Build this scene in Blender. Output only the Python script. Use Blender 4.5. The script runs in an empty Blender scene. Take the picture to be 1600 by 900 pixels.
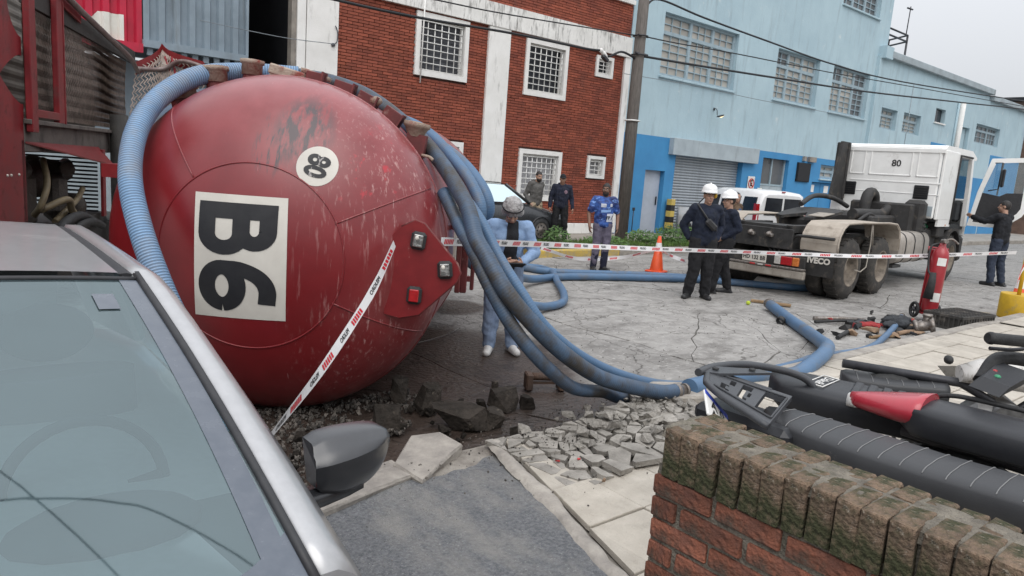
import bpy, bmesh, math, random
from mathutils import Vector as V, Matrix, noise, Euler
R_ = math.radians
PI = math.pi
random.seed(11)
SC = bpy.context.scene
COL = SC.collection
# ------------------------------------------------------------------ camera
cd = bpy.data.cameras.new('camera')
cd.sensor_width = 36; cd.lens = 24.975; cd.clip_start = .05; cd.clip_end = 3000
cam = bpy.data.objects.new('camera', cd); COL.objects.link(cam)
cam.matrix_world = Matrix(((0.7717, 0.0486, -0.6345, 0), (-0.6319, 0.1721, -0.7555, 0),
                           (0.0724, 0.9839, 0.1632, 1.85), (0, 0, 0, 1)))
SC.camera = cam
# ------------------------------------------------------------------ overcast sky and soft sun
w = bpy.data.worlds.new('World'); SC.world = w; w.use_nodes = True
nt = w.node_tree; nt.nodes.clear()
sky = nt.nodes.new('ShaderNodeTexSky'); sky.sky_type = 'NISHITA'; sky.sun_disc = False
sky.sun_elevation = R_(52); sky.sun_rotation = R_(215); sky.dust_density = 4; sky.air_density = 1.2
hs = nt.nodes.new('ShaderNodeHueSaturation'); hs.inputs['Saturation'].default_value = .35
mx = nt.nodes.new('ShaderNodeMixRGB'); mx.inputs[0].default_value = .78
mx.inputs[2].default_value = (7.9, 8.15, 8.6, 1)
bg = nt.nodes.new('ShaderNodeBackground'); bg.inputs[1].default_value = .1
# an overcast dome: brightest overhead, about half as bright near the horizon, even all the way round
wc = nt.nodes.new('ShaderNodeTexCoord'); wx = nt.nodes.new('ShaderNodeSeparateXYZ'); nt.links.new(wc.outputs['Generated'], wx.inputs[0])
wr = nt.nodes.new('ShaderNodeMapRange'); wr.inputs[1].default_value = 0; wr.inputs[2].default_value = 1; wr.inputs[3].default_value = .74; wr.inputs[4].default_value = 2.2
nt.links.new(wx.outputs[2], wr.inputs[0])
wm = nt.nodes.new('ShaderNodeVectorMath'); wm.operation = 'SCALE'; nt.links.new(wr.outputs[0], wm.inputs['Scale'])
ow = nt.nodes.new('ShaderNodeOutputWorld')
nt.links.new(sky.outputs[0], hs.inputs['Color']); nt.links.new(hs.outputs[0], mx.inputs[1])
nt.links.new(mx.outputs[0], wm.inputs[0]); nt.links.new(wm.outputs[0], bg.inputs[0]); nt.links.new(bg.outputs[0], ow.inputs[0])
sd = bpy.data.lights.new('sun', 'SUN'); sd.energy = 1.0; sd.angle = R_(50); sd.color = (1, .97, .93)
so = bpy.data.objects.new('sun', sd); COL.objects.link(so)
_az = R_(215); _el = R_(52)
_d = V((math.sin(_az) * math.cos(_el), math.cos(_az) * math.cos(_el), math.sin(_el)))
so.rotation_euler = _d.to_track_quat('Z', 'Y').to_euler()
so.location = (0, 0, 30)
vs = SC.view_settings
vs.view_transform = 'Standard'; vs.look = 'None'; vs.gamma = 1; vs.exposure = 0.15
vs.use_curve_mapping = False
SC.cycles.max_bounces = 6; SC.cycles.transparent_max_bounces = 8
# ------------------------------------------------------------------ materials
def srgb(r, g, b):
    f = lambda c: ((c / 255) / 12.92 if c / 255 <= .04045 else ((c / 255 + .055) / 1.055) ** 2.4)
    return (f(r), f(g), f(b))
class NT:
    def __init__(s, m):
        s.m = m; s.t = m.node_tree; s.t.nodes.clear()
    def n(s, ty, **k):
        o = s.t.nodes.new(ty)
        for a, b in k.items(): setattr(o, a, b)
        return o
    def l(s, a, b): s.t.links.new(a, b)
def c4(c): return (c[0], c[1], c[2], 1)
def mat(name, col, col2=None, scale=6, detail=5, rough=.6, rvar=.12, metal=0, bump=0, bscale=60, rnd=0, coat=0, coatr=.1,
        dirt=None, stretch=(1, 1, 1), spec=.5, trans=0, island=0, dirt2=None, alpha=1, lo=.35, hi=.65, emit=None, ior=1.45, coord='Object'):
    m = bpy.data.materials.new(name); m.use_nodes = True
    k = NT(m)
    out = k.n('ShaderNodeOutputMaterial'); b = k.n('ShaderNodeBsdfPrincipled')
    k.l(b.outputs[0], out.inputs[0])
    tc = k.n('ShaderNodeTexCoord'); mp = k.n('ShaderNodeMapping'); mp.inputs['Scale'].default_value = stretch
    k.l(tc.outputs[coord], mp.inputs[0]); P = mp.outputs[0]
    if col2 is None: col2 = tuple(c * .82 for c in col)
    nz = k.n('ShaderNodeTexNoise'); nz.inputs['Scale'].default_value = scale; nz.inputs['Detail'].default_value = detail
    nz.inputs['Roughness'].default_value = .62
    k.l(P, nz.inputs['Vector'])
    rp = k.n('ShaderNodeValToRGB'); rp.color_ramp.elements[0].position = lo; rp.color_ramp.elements[1].position = hi
    rp.color_ramp.elements[0].color = c4(col2); rp.color_ramp.elements[1].color = c4(col)
    k.l(nz.outputs[0], rp.inputs[0]); C = rp.outputs[0]
    if rnd or island:
        h = k.n('ShaderNodeHueSaturation')
        if island: src = k.n('ShaderNodeNewGeometry').outputs['Random Per Island']; amt = island
        else: src = k.n('ShaderNodeObjectInfo').outputs['Random']; amt = rnd
        mr = k.n('ShaderNodeMapRange'); mr.inputs[3].default_value = 1 - amt; mr.inputs[4].default_value = 1 + amt
        k.l(src, mr.inputs[0]); k.l(mr.outputs[0], h.inputs['Value']); k.l(C, h.inputs['Color']); C = h.outputs[0]
    rbase = None
    for dd in (dirt, dirt2):
        if dd:
            dc, ds, dlo, dhi, dstr = dd
            mp2 = k.n('ShaderNodeMapping'); mp2.inputs['Scale'].default_value = dstr; mp2.inputs['Location'].default_value = (3.1, 1.7, .6)
            k.l(tc.outputs[coord], mp2.inputs[0])
            n2 = k.n('ShaderNodeTexNoise'); n2.inputs['Scale'].default_value = ds; n2.inputs['Detail'].default_value = 8
            n2.inputs['Roughness'].default_value = .7
            k.l(mp2.outputs[0], n2.inputs['Vector'])
            r2 = k.n('ShaderNodeMapRange'); r2.inputs[1].default_value = dlo; r2.inputs[2].default_value = dhi
            k.l(n2.outputs[0], r2.inputs[0])
            mm = k.n('ShaderNodeMixRGB'); mm.inputs[2].default_value = c4(dc)
            k.l(r2.outputs[0], mm.inputs[0]); k.l(C, mm.inputs[1]); C = mm.outputs[0]; rbase = r2.outputs[0]
    k.l(C, b.inputs['Base Color'])
    rr = k.n('ShaderNodeMapRange'); rr.inputs[3].default_value = max(.02, rough - rvar); rr.inputs[4].default_value = min(1, rough + rvar)
    k.l(nz.outputs[0], rr.inputs[0])
    if rbase is not None:
        ra = k.n('ShaderNodeMath', operation='MULTIPLY_ADD'); ra.inputs[1].default_value = .3; ra.use_clamp = True
        k.l(rbase, ra.inputs[0]); k.l(rr.outputs[0], ra.inputs[2]); k.l(ra.outputs[0], b.inputs['Roughness'])
    else: k.l(rr.outputs[0], b.inputs['Roughness'])
    b.inputs['Metallic'].default_value = metal
    b.inputs['Specular IOR Level'].default_value = spec
    b.inputs['IOR'].default_value = ior
    if coat: b.inputs['Coat Weight'].default_value = coat; b.inputs['Coat Roughness'].default_value = coatr
    if trans: b.inputs['Transmission Weight'].default_value = trans
    if alpha < 1: b.inputs['Alpha'].default_value = alpha
    if emit: b.inputs['Emission Color'].default_value = c4(emit[0]); b.inputs['Emission Strength'].default_value = emit[1]
    if bump:
        nb = k.n('ShaderNodeTexNoise'); nb.inputs['Scale'].default_value = bscale; nb.inputs['Detail'].default_value = 6
        k.l(P, nb.inputs['Vector'])
        bp = k.n('ShaderNodeBump'); bp.inputs['Strength'].default_value = bump; bp.inputs['Distance'].default_value = .02
        k.l(nb.outputs[0], bp.inputs['Height']); k.l(bp.outputs[0], b.inputs['Normal'])
    m['pr'] = 1
    return m
ONE = (1, 1, 1)
# ------------------------------------------------------------------ mesh builder
def frame_of(t, up=V((0, 0, 1))):
    t = t.normalized()
    if abs(t.dot(up)) > .97: up = V((0, 1, 0))
    x = up.cross(t).normalized(); y = t.cross(x).normalized()
    return x, y
def smooth_path(pts, n=8, closed=False):
    """Catmull-Rom through the points"""
    P = [V(p) for p in pts]; out = []
    N = len(P)
    for i in range(N if closed else N - 1):
        p0 = P[(i - 1) % N] if (closed or i > 0) else P[0] * 2 - P[1]
        p1 = P[i]; p2 = P[(i + 1) % N]
        p3 = P[(i + 2) % N] if (closed or i + 2 < N) else P[-1] * 2 - P[-2]
        for j in range(n):
            t = j / n
            out.append(.5 * ((2 * p1) + (p2 - p0) * t + (2 * p0 - 5 * p1 + 4 * p2 - p3) * t * t + (3 * p1 - p0 - 3 * p2 + p3) * t ** 3))
    if not closed: out.append(P[-1].copy())
    return out
class MB:
    def __init__(s): s.v = []; s.f = []; s.mi = []; s.sm = []; s.uv = {}
    def add(s, vs, fs, m=0, sm=False, M=None, uvs=None):
        o = len(s.v)
        s.v += [(M @ V(p)) if M else V(p) for p in vs]
        for i, f in enumerate(fs):
            if uvs: s.uv[len(s.f)] = uvs[i]
            s.f.append([q + o for q in f]); s.mi.append(m); s.sm.append(sm)
        return s
    def box(s, c, d, rot=None, m=0, bev=0, M=None):
        x, y, z = d[0] / 2, d[1] / 2, d[2] / 2
        T = Matrix.Translation(V(c))
        if rot: T = T @ Euler(rot).to_matrix().to_4x4()
        if M: T = M @ T
        if not bev:
            vs = [(a * x, b * y, e * z) for e in (-1, 1) for b in (-1, 1) for a in (-1, 1)]
            fs = [(0, 2, 3, 1), (4, 5, 7, 6), (0, 1, 5, 4), (2, 6, 7, 3), (0, 4, 6, 2), (1, 3, 7, 5)]
        else:
            b_ = min(bev, x * .9, y * .9, z * .9); vs = []; idx = {}
            for e in (-1, 1):
                for b in (-1, 1):
                    for a in (-1, 1):
                        for ax in range(3):
                            p = [a * (x - b_), b * (y - b_), e * (z - b_)]
                            p[ax] = (a * x, b * y, e * z)[ax]
                            idx[(a, b, e, ax)] = len(vs); vs.append(p)
            fs = []
            for sx in (-1, 1):
                q = [idx[(sx, -1, -1, 0)], idx[(sx, 1, -1, 0)], idx[(sx, 1, 1, 0)], idx[(sx, -1, 1, 0)]]
                fs.append(q if sx > 0 else q[::-1])
                q = [idx[(-1, sx, -1, 1)], idx[(-1, sx, 1, 1)], idx[(1, sx, 1, 1)], idx[(1, sx, -1, 1)]]
                fs.append(q if sx > 0 else q[::-1])
                q = [idx[(-1, -1, sx, 2)], idx[(1, -1, sx, 2)], idx[(1, 1, sx, 2)], idx[(-1, 1, sx, 2)]]
                fs.append(q if sx > 0 else q[::-1])
            for a in (-1, 1):
                for b in (-1, 1):
                    fs.append([idx[(a, b, -1, 0)], idx[(a, b, 1, 0)], idx[(a, b, 1, 1)], idx[(a, b, -1, 1)]][::(1 if a * b < 0 else -1)])
                    fs.append([idx[(a, -1, b, 0)], idx[(a, 1, b, 0)], idx[(a, 1, b, 2)], idx[(a, -1, b, 2)]][::(-1 if a * b < 0 else 1)])
                    fs.append([idx[(-1, a, b, 1)], idx[(1, a, b, 1)], idx[(1, a, b, 2)], idx[(-1, a, b, 2)]][::(1 if a * b < 0 else -1)])
                    for e in (-1, 1):
                        q = [idx[(a, b, e, 0)], idx[(a, b, e, 1)], idx[(a, b, e, 2)]]
                        fs.append(q if a * b * e > 0 else q[::-1])
        return s.add(vs, fs, m, False, T)
    def tube(s, pts, r, n=10, m=0, caps=True, up=None, sm=True):
        P = [V(p) for p in pts]; L = len(P)
        rs = r if isinstance(r, (list, tuple)) else [r] * L
        vs = []; fs = []; uvs = []; acc = [0]
        for i in range(1, L): acc.append(acc[-1] + (P[i] - P[i - 1]).length)
        x = None
        for i in range(L):
            t = (P[min(i + 1, L - 1)] - P[max(i - 1, 0)])
            if t.length < 1e-9: t = V((0, 0, 1))
            t.normalize()
            if x is None: x, y = frame_of(t, up or V((0, 0, 1)))
            else:
                x = (x - t * x.dot(t))
                if x.length < 1e-6: x, y = frame_of(t)
                x.normalize(); y = t.cross(x)
            for j in range(n):
                a = 2 * PI * j / n
                vs.append(P[i] + (x * math.cos(a) + y * math.sin(a)) * rs[i])
        for i in range(L - 1):
            for j in range(n):
                k = (j + 1) % n
                fs.append([i * n + j, i * n + k, (i + 1) * n + k, (i + 1) * n + j])
                uvs.append([(acc[i], j / n), (acc[i], (j + 1) / n), (acc[i + 1], (j + 1) / n), (acc[i + 1], j / n)])
        s.add(vs, fs, m, sm, None, uvs)
        if caps:
            o = len(s.v) - L * n
            s.f.append([o + j for j in range(n)][::-1]); s.mi.append(m); s.sm.append(False)
            s.f.append([o + (L - 1) * n + j for j in range(n)]); s.mi.append(m); s.sm.append(False)
        return s
    def cyl(s, a, b, r, n=14, m=0, caps=True): return s.tube([a, b], r, n, m, caps)
    def lathe(s, prof, n=20, m=0, M=None, sm=True):
        vs = []; fs = []
        for r, z in prof:
            for j in range(n):
                a = 2 * PI * j / n; vs.append((r * math.cos(a), r * math.sin(a), z))
        for i in range(len(prof) - 1):
            for j in range(n):
                k = (j + 1) % n; fs.append([i * n + j, i * n + k, (i + 1) * n + k, (i + 1) * n + j])
        return s.add(vs, fs, m, sm, M)
    def prism(s, poly, h, M=None, m=0, z0=0):
        n = len(poly)
        vs = [(p[0], p[1], z0) for p in poly] + [(p[0], p[1], z0 + h) for p in poly]
        fs = [list(range(n))[::-1], [n + i for i in range(n)]] + [[i, (i + 1) % n, n + (i + 1) % n, n + i] for i in range(n)]
        return s.add(vs, fs, m, False, M)
    def ell(s, c, r, n=14, k=10, m=0, M=None):
        vs = []; fs = []
        for i in range(k + 1):
            t = PI * i / k
            for j in range(n):
                a = 2 * PI * j / n
                vs.append((c[0] + r[0] * math.sin(t) * math.cos(a), c[1] + r[1] * math.sin(t) * math.sin(a), c[2] - r[2] * math.cos(t)))
        for i in range(k):
            for j in range(n):
                q = (j + 1) % n; fs.append([i * n + j, i * n + q, (i + 1) * n + q, (i + 1) * n + j])
        return s.add(vs, fs, m, True, M)
    def loft(s, rings, m=0, caps=True, sm=True, closed=True):
        n = len(rings[0]); vs = [p for r in rings for p in r]; fs = []
        for i in range(len(rings) - 1):
            for j in range(n if closed else n - 1):
                k = (j + 1) % n; fs.append([i * n + j, i * n + k, (i + 1) * n + k, (i + 1) * n + j])
        s.add(vs, fs, m, sm)
        if caps:
            o = len(s.v) - len(vs)
            s.f.append([o + j for j in range(n)][::-1]); s.mi.append(m); s.sm.append(False)
            s.f.append([o + (len(rings) - 1) * n + j for j in range(n)]); s.mi.append(m); s.sm.append(False)
        return s
    def grid(s, fn, nu, nv, m=0, sm=True, back=None):
        vs = [fn(i / nu, j / nv) for i in range(nu + 1) for j in range(nv + 1)]
        fs = [[i * (nv + 1) + j, (i + 1) * (nv + 1) + j, (i + 1) * (nv + 1) + j + 1, i * (nv + 1) + j + 1] for i in range(nu) for j in range(nv)]
        return s.add(vs, fs, m, sm)
    def cone(s, a, ra, b, rb, n=14, m=0): return s.tube([a, b], [ra, rb], n, m)
    def build(s, name, mats, parent=None, M=None, weld=False, fix=True):
        me = bpy.data.meshes.new(name)
        me.from_pydata([tuple(p) for p in s.v], [], s.f)
        if not isinstance(mats, (list, tuple)): mats = [mats]
        for q in mats: me.materials.append(q)
        me.polygons.foreach_set('material_index', s.mi); me.polygons.foreach_set('use_smooth', s.sm)
        if s.uv:
            ul = me.uv_layers.new(name='uv')
            for fi, u in s.uv.items():
                for li, q in zip(me.polygons[fi].loop_indices, u): ul.data[li].uv = q
        if fix or weld:
            bm = bmesh.new(); bm.from_mesh(me)
            if weld: bmesh.ops.remove_doubles(bm, verts=bm.verts, dist=weld)
            bmesh.ops.recalc_face_normals(bm, faces=bm.faces)
            bm.to_mesh(me); bm.free()
        me.update()
        o = bpy.data.objects.new(name, me); COL.objects.link(o)
        if parent: o.parent = parent
        if M is not None: o.matrix_local = M
        return o
def tag(o, label=None, cat=None, group=None, kind=None):
    if label: o['label'] = label
    if cat: o['category'] = cat
    if group: o['group'] = group
    if kind: o['kind'] = kind
    return o
def thing(name, label, cat, loc=(0, 0, 0), rz=0, group=None):
    o = bpy.data.objects.new(name, None); COL.objects.link(o)
    o.location = loc; o.rotation_euler = (0, 0, rz); o.empty_display_size = .1
    return tag(o, label, cat, group)
def copy_of(o, parent=None, M=None):
    c = o.copy(); COL.objects.link(c)
    if parent: c.parent = parent
    if M is not None: c.matrix_local = M
    return c
TMP = bpy.data.scenes.new('workbench')
def evalmesh(o, name):
    """mesh of one object with its modifiers, worked out in a scene that holds nothing else"""
    TMP.collection.objects.link(o)
    with bpy.context.temp_override(scene=TMP, view_layer=TMP.view_layers[0]):
        dg = bpy.context.evaluated_depsgraph_get(); dg.update()
    me = bpy.data.meshes.new_from_object(o.evaluated_get(dg))
    TMP.collection.objects.unlink(o)
    return me
def remesh(mb, name, mats, parent, vox=.01, wob=0, wscale=8, sm=4, M=None):
    """fuse overlapping shapes into one continuous skin"""
    o = mb.build(name, mats, None); COL.objects.unlink(o)
    md = o.modifiers.new('r', 'REMESH'); md.mode = 'VOXEL'; md.voxel_size = vox; md.use_smooth_shade = True
    ms = o.modifiers.new('s', 'SMOOTH'); ms.iterations = sm; ms.factor = .5
    me = evalmesh(o, name); me.name = name
    old = o.data; o.modifiers.clear(); o.data = me; bpy.data.meshes.remove(old); COL.objects.link(o)
    if wob:
        n = len(me.vertices); co = [0.0] * (n * 3); no = [0.0] * (n * 3)
        me.vertices.foreach_get('co', co); me.vertex_normals.foreach_get('vector', no)
        for i in range(0, n * 3, 3):
            p = V(co[i:i + 3]) * wscale
            d = (noise.noise(p) + .5 * noise.noise(p * 2.1 + V((5, 2, 1)))) * wob
            co[i] += no[i] * d; co[i + 1] += no[i + 1] * d; co[i + 2] += no[i + 2] * d
        me.vertices.foreach_set('co', co); me.update()
    for p in me.polygons: p.use_smooth = True
    if not isinstance(mats, (list, tuple)): mats = [mats]
    if len(me.materials) == 0:
        for q in mats: me.materials.append(q)
    if parent: o.parent = parent
    if M is not None: o.matrix_local = M
    return o
def text_mesh(txt, size, bold=0, extrude=0, align='CENTER', cuts=0, sx=1):
    """vertices and faces of flat lettering in the xy plane, centred"""
    cu = bpy.data.curves.new('t', 'FONT'); cu.body = txt; cu.size = size; cu.offset = bold; cu.extrude = extrude
    cu.align_x = align; cu.align_y = 'CENTER'; cu.resolution_u = 4
    o = bpy.data.objects.new('t', cu)
    me = evalmesh(o, 't'); bpy.data.objects.remove(o); bpy.data.curves.remove(cu)
    bm = bmesh.new(); bm.from_mesh(me); bpy.data.meshes.remove(me)
    if cuts:
        xs = [v.co.x for v in bm.verts]; ys = [v.co.y for v in bm.verts]
        for ax, lo, hi in ((0, min(xs), max(xs)), (1, min(ys), max(ys))):
            k = int((hi - lo) / cuts) + 1
            for i in range(1, k):
                p = [0, 0, 0]; p[ax] = lo + (hi - lo) * i / k; nn = [0, 0, 0]; nn[ax] = 1
                bmesh.ops.bisect_plane(bm, geom=bm.verts[:] + bm.edges[:] + bm.faces[:], plane_co=p, plane_no=nn)
    bm.verts.index_update()
    vs = [(v.co.x * sx, v.co.y, v.co.z) for v in bm.verts]; fs = [[v.index for v in f.verts] for f in bm.faces]
    bm.free()
    return vs, fs
def clip_poly(poly, nx, ny, d):
    """keep the side nx*x+ny*y<=d"""
    out = []
    for i in range(len(poly)):
        a, b = poly[i], poly[(i + 1) % len(poly)]
        da = nx * a[0] + ny * a[1] - d; db = nx * b[0] + ny * b[1] - d
        if da <= 0: out.append(a)
        if (da < 0) != (db < 0) and da != db:
            t = da / (da - db); out.append((a[0] + (b[0] - a[0]) * t, a[1] + (b[1] - a[1]) * t))
    return out
def voronoi(rect, seeds):
    """cells of a rectangle, one polygon per seed"""
    x0, y0, x1, y1 = rect; cells = []
    for i, a in enumerate(seeds):
        p = [(x0, y0), (x1, y0), (x1, y1), (x0, y1)]
        for j, b in enumerate(seeds):
            if i == j: continue
            nx, ny = b[0] - a[0], b[1] - a[1]
            if nx * nx + ny * ny > 40: continue
            p = clip_poly(p, nx, ny, (b[0] ** 2 + b[1] ** 2 - a[0] ** 2 - a[1] ** 2) / 2)
            if len(p) < 3: break
        cells.append(p)
    return cells
def inset(poly, g):
    n = len(poly); cx = sum(p[0] for p in poly) / n; cy = sum(p[1] for p in poly) / n
    out = []
    for p in poly:
        dx, dy = cx - p[0], cy - p[1]; L = math.hypot(dx, dy) or 1
        out.append((p[0] + dx / L * g, p[1] + dy / L * g))
    return out
def chunk_mb(sz, n=9, seed=None, flat=1):
    """a broken piece: hull of random points"""
    rg = random.Random(seed)
    bm = bmesh.new()
    for i in range(n):
        p = V((rg.gauss(0, 1), rg.gauss(0, 1), rg.gauss(0, 1))).normalized() * rg.uniform(.75, 1)
        bm.verts.new((p.x * sz[0] / 2, p.y * sz[1] / 2, max(-.5, min(.5, p.z * flat)) * sz[2]))
    bmesh.ops.convex_hull(bm, input=bm.verts)
    bmesh.ops.delete(bm, geom=[v for v in bm.verts if not v.link_faces], context='VERTS')
    bm.verts.index_update()
    mb = MB(); mb.add([v.co.copy() for v in bm.verts], [[v.index for v in f.verts] for f in bm.faces]); bm.free()
    return mb
# ================================================================== ground
M_soil = mat('damp_soil', (.045, .038, .032), (.02, .017, .015), 9, 6, .8, bump=.6, bscale=30)
M_conc = mat('street_concrete', (.31, .298, .28), (.2, .19, .178), 4.5, 10, .78, bump=.8, bscale=22, rnd=.13,
             dirt=((.13, .122, .112), 1.1, .52, .7, (1, 1.8, 1)), dirt2=((.46, .445, .42), 13, .56, .7, (1, 1.8, 1)))
def hairline(m, sc=1.1, wd=.012, dark=.16, sc2=3.2, mask=.5):
    """fine cracks: the edges of warped cells, darker and slightly sunk"""
    t = m.node_tree; b = [n for n in t.nodes if n.type == 'BSDF_PRINCIPLED'][0]; L = t.links.new
    tc = [n for n in t.nodes if n.type == 'TEX_COORD'][0]
    nz = t.nodes.new('ShaderNodeTexNoise'); nz.inputs['Scale'].default_value = 2.2; nz.inputs['Detail'].default_value = 6; L(tc.outputs['Object'], nz.inputs['Vector'])
    vm = t.nodes.new('ShaderNodeVectorMath'); vm.operation = 'MULTIPLY_ADD'; vm.inputs[1].default_value = (.55, .55, .55); L(nz.outputs['Color'], vm.inputs[0]); L(tc.outputs['Object'], vm.inputs[2])
    n2 = t.nodes.new('ShaderNodeTexNoise'); n2.inputs['Scale'].default_value = .8; n2.inputs['Detail'].default_value = 4; L(tc.outputs['Object'], n2.inputs['Vector'])
    mk = t.nodes.new('ShaderNodeMapRange'); mk.inputs[1].default_value = mask - .04; mk.inputs[2].default_value = mask + .06; L(n2.outputs[0], mk.inputs[0])
    c0 = b.inputs['Base Color'].links[0].from_socket
    for s_, w_, use in ((sc, wd, False), (sc2, wd * .8, True)):
        v = t.nodes.new('ShaderNodeTexVoronoi'); v.feature = 'DISTANCE_TO_EDGE'; v.inputs['Scale'].default_value = s_; L(vm.outputs[0], v.inputs['Vector'])
        r = t.nodes.new('ShaderNodeMapRange'); r.inputs[1].default_value = w_ * s_ * .9; r.inputs[2].default_value = 0; L(v.outputs['Distance'], r.inputs[0])
        f = r.outputs[0]
        if use:
            q = t.nodes.new('ShaderNodeMath'); q.operation = 'MULTIPLY'; L(f, q.inputs[0]); L(mk.outputs[0], q.inputs[1]); f = q.outputs[0]
        mm = t.nodes.new('ShaderNodeMixRGB'); mm.blend_type = 'MULTIPLY'; mm.inputs[2].default_value = (dark, dark * .95, dark * .9, 1); L(f, mm.inputs[0]); L(c0, mm.inputs[1]); c0 = mm.outputs[0]
    L(c0, b.inputs['Base Color'])
hairline(M_conc, .62, .012, .3, 2.3, .5)
def wet_concrete(m):
    """brown oily spill with a ragged edge of its own, spreading over the slabs round the tank"""
    t = m.node_tree; b = [n for n in t.nodes if n.type == 'BSDF_PRINCIPLED'][0]
    tc = [n for n in t.nodes if n.type == 'TEX_COORD'][0]
    vals = []
    for (x, y, r) in ((2.9, 4.2, 1.95), (4.0, 5.5, 1.35), (3.8, 3.95, 1.0), (5.4, 7.6, .5)):
        d = t.nodes.new('ShaderNodeVectorMath'); d.operation = 'DISTANCE'; d.inputs[1].default_value = (x, y, 0)
        t.links.new(tc.outputs['Object'], d.inputs[0])
        a = t.nodes.new('ShaderNodeMath'); a.operation = 'DIVIDE'; a.inputs[1].default_value = r
        t.links.new(d.outputs['Value'], a.inputs[0]); vals.append(a.outputs[0])
    cur = vals[0]
    for q in vals[1:]:
        a = t.nodes.new('ShaderNodeMath'); a.operation = 'SMOOTH_MIN'; a.inputs[2].default_value = .2
        t.links.new(cur, a.inputs[0]); t.links.new(q, a.inputs[1]); cur = a.outputs[0]
    nz = t.nodes.new('ShaderNodeTexNoise'); nz.inputs['Scale'].default_value = 1.6; nz.inputs['Detail'].default_value = 7
    t.links.new(tc.outputs['Object'], nz.inputs['Vector'])
    a = t.nodes.new('ShaderNodeMath'); a.operation = 'MULTIPLY_ADD'; a.inputs[1].default_value = .9
    t.links.new(nz.outputs[0], a.inputs[0]); t.links.new(cur, a.inputs[2])
    mr = t.nodes.new('ShaderNodeMapRange'); mr.inputs[1].default_value = 1.5; mr.inputs[2].default_value = 1.22
    t.links.new(a.outputs[0], mr.inputs[0])
    c0 = b.inputs['Base Color'].links[0].from_socket; r0 = b.inputs['Roughness'].links[0].from_socket
    mm = t.nodes.new('ShaderNodeMixRGB'); mm.blend_type = 'MULTIPLY'; mm.inputs[2].default_value = (.2, .155, .135, 1)
    t.links.new(mr.outputs[0], mm.inputs[0]); t.links.new(c0, mm.inputs[1]); t.links.new(mm.outputs[0], b.inputs['Base Color'])
    mq = t.nodes.new('ShaderNodeMix'); mq.inputs[3].default_value = .38
    t.links.new(mr.outputs[0], mq.inputs[0]); t.links.new(r0, mq.inputs[2]); t.links.new(mq.outputs[0], b.inputs['Roughness'])
wet_concrete(M_conc)
M_asph = mat('worn_asphalt', (.2, .205, .213), (.1, .104, .112), 52, 12, .8, bump=1, bscale=110, lo=.36, hi=.64,
             dirt=((.27, .26, .24), 3.4, .47, .7, (1, .45, 1)), dirt2=((.4, .4, .385), 75, .58, .68, (1, 1.6, 1)))
M_tile = mat('cement_tile', (.47, .43, .37), (.36, .325, .275), 5, 8, .8, bump=.35, bscale=90, rnd=.08,
             dirt=((.2, .18, .155), 70, .6, .74, ONE), dirt2=((.27, .245, .21), 2.2, .56, .8, ONE))
M_bed = mat('mortar_bed', (.3, .275, .24), (.17, .15, .13), 8, 8, .85, bump=.7, bscale=45)
M_kerb = mat('kerb_concrete', (.36, .33, .29), (.22, .2, .18), 6, 7, .8, bump=.5, bscale=40, rnd=.08)
M_kerby = mat('kerb_yellow_paint', (.55, .38, .07), (.36, .29, .16), 9, 7, .7, bump=.4, bscale=40)
M_walk = mat('far_pavement', (.36, .33, .29), (.22, .2, .175), 3, 7, .85, bump=.4, bscale=30)
M_field = mat('open_ground', (.16, .15, .13), (.1, .1, .085), .4, 6, .9)
g = MB(); g.box((40, 30, -.17), (700, 700, .3))
tag(g.build('ground', M_field), kind='structure')
# --- the street: a bed, plain concrete far off, broken slabs near by
RX0, RX1, RY0, RY1 = -3.0, 20.0, 3.52, 11.5
g = MB()
g.box(((RX0 + RX1) / 2, (RY0 + RY1) / 2, -.06), (RX1 - RX0, RY1 - RY0, .06), m=1)
g.box((RX1 + 45, 7.51, -.03), (90, 7.98, .06), m=0); g.box((RX0 - 30, 7.51, -.03), (60, 7.98, .06), m=0)
road = tag(g.build('road', [M_conc, M_soil]), kind='structure')
rg = random.Random(5)
def jit(p, amp=.055):
    q = V((p[0] * 1.7, p[1] * 1.7, .3)); r = V((p[0] * 5.1, p[1] * 5.1, 4.3))
    return (p[0] + amp * noise.noise(q) * 1.6 + amp * .6 * noise.noise(r), p[1] + amp * noise.noise(q + V((7, 3, 1))) * 1.6 + amp * .6 * noise.noise(r + V((2, 9, 4))))
def subdiv(poly, step):
    out = []
    for i in range(len(poly)):
        a, b = poly[i], poly[(i + 1) % len(poly)]
        k = max(1, int(math.hypot(b[0] - a[0], b[1] - a[1]) / step))
        for j in range(k): out.append((a[0] + (b[0] - a[0]) * j / k, a[1] + (b[1] - a[1]) * j / k))
    return out
def slab_piece(poly, z, th, gap, parent, name, m, step=.22, bev=.006, wobble=True):
    p = subdiv(poly, step)
    if wobble: p = [jit(q) for q in p]
    t = inset(p, gap + bev); bt = inset(p, gap)
    n = len(p); cx = sum(q[0] for q in p) / n; cy = sum(q[1] for q in p) / n
    dz = rg.uniform(-.005, .005); ax, ay = rg.uniform(-.004, .004), rg.uniform(-.004, .004)
    zt = lambda q, d: z + d + dz + ax * (q[0] - cx) + ay * (q[1] - cy)
    mb = MB()
    vs = [(q[0], q[1], zt(q, 0)) for q in t] + [(q[0], q[1], zt(q, -bev)) for q in bt] + [(q[0], q[1], zt(q, -th)) for q in bt]
    fs = [list(range(n))]
    for i in range(n):
        k = (i + 1) % n
        fs += [[i, n + i, n + k, k], [n + i, 2 * n + i, 2 * n + k, n + k]]
    mb.add(vs, fs)
    return mb.build(name, m, parent, fix=False)
SLX, SLY = 4.6, 4.0
ix = 0
x = RX0
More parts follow.
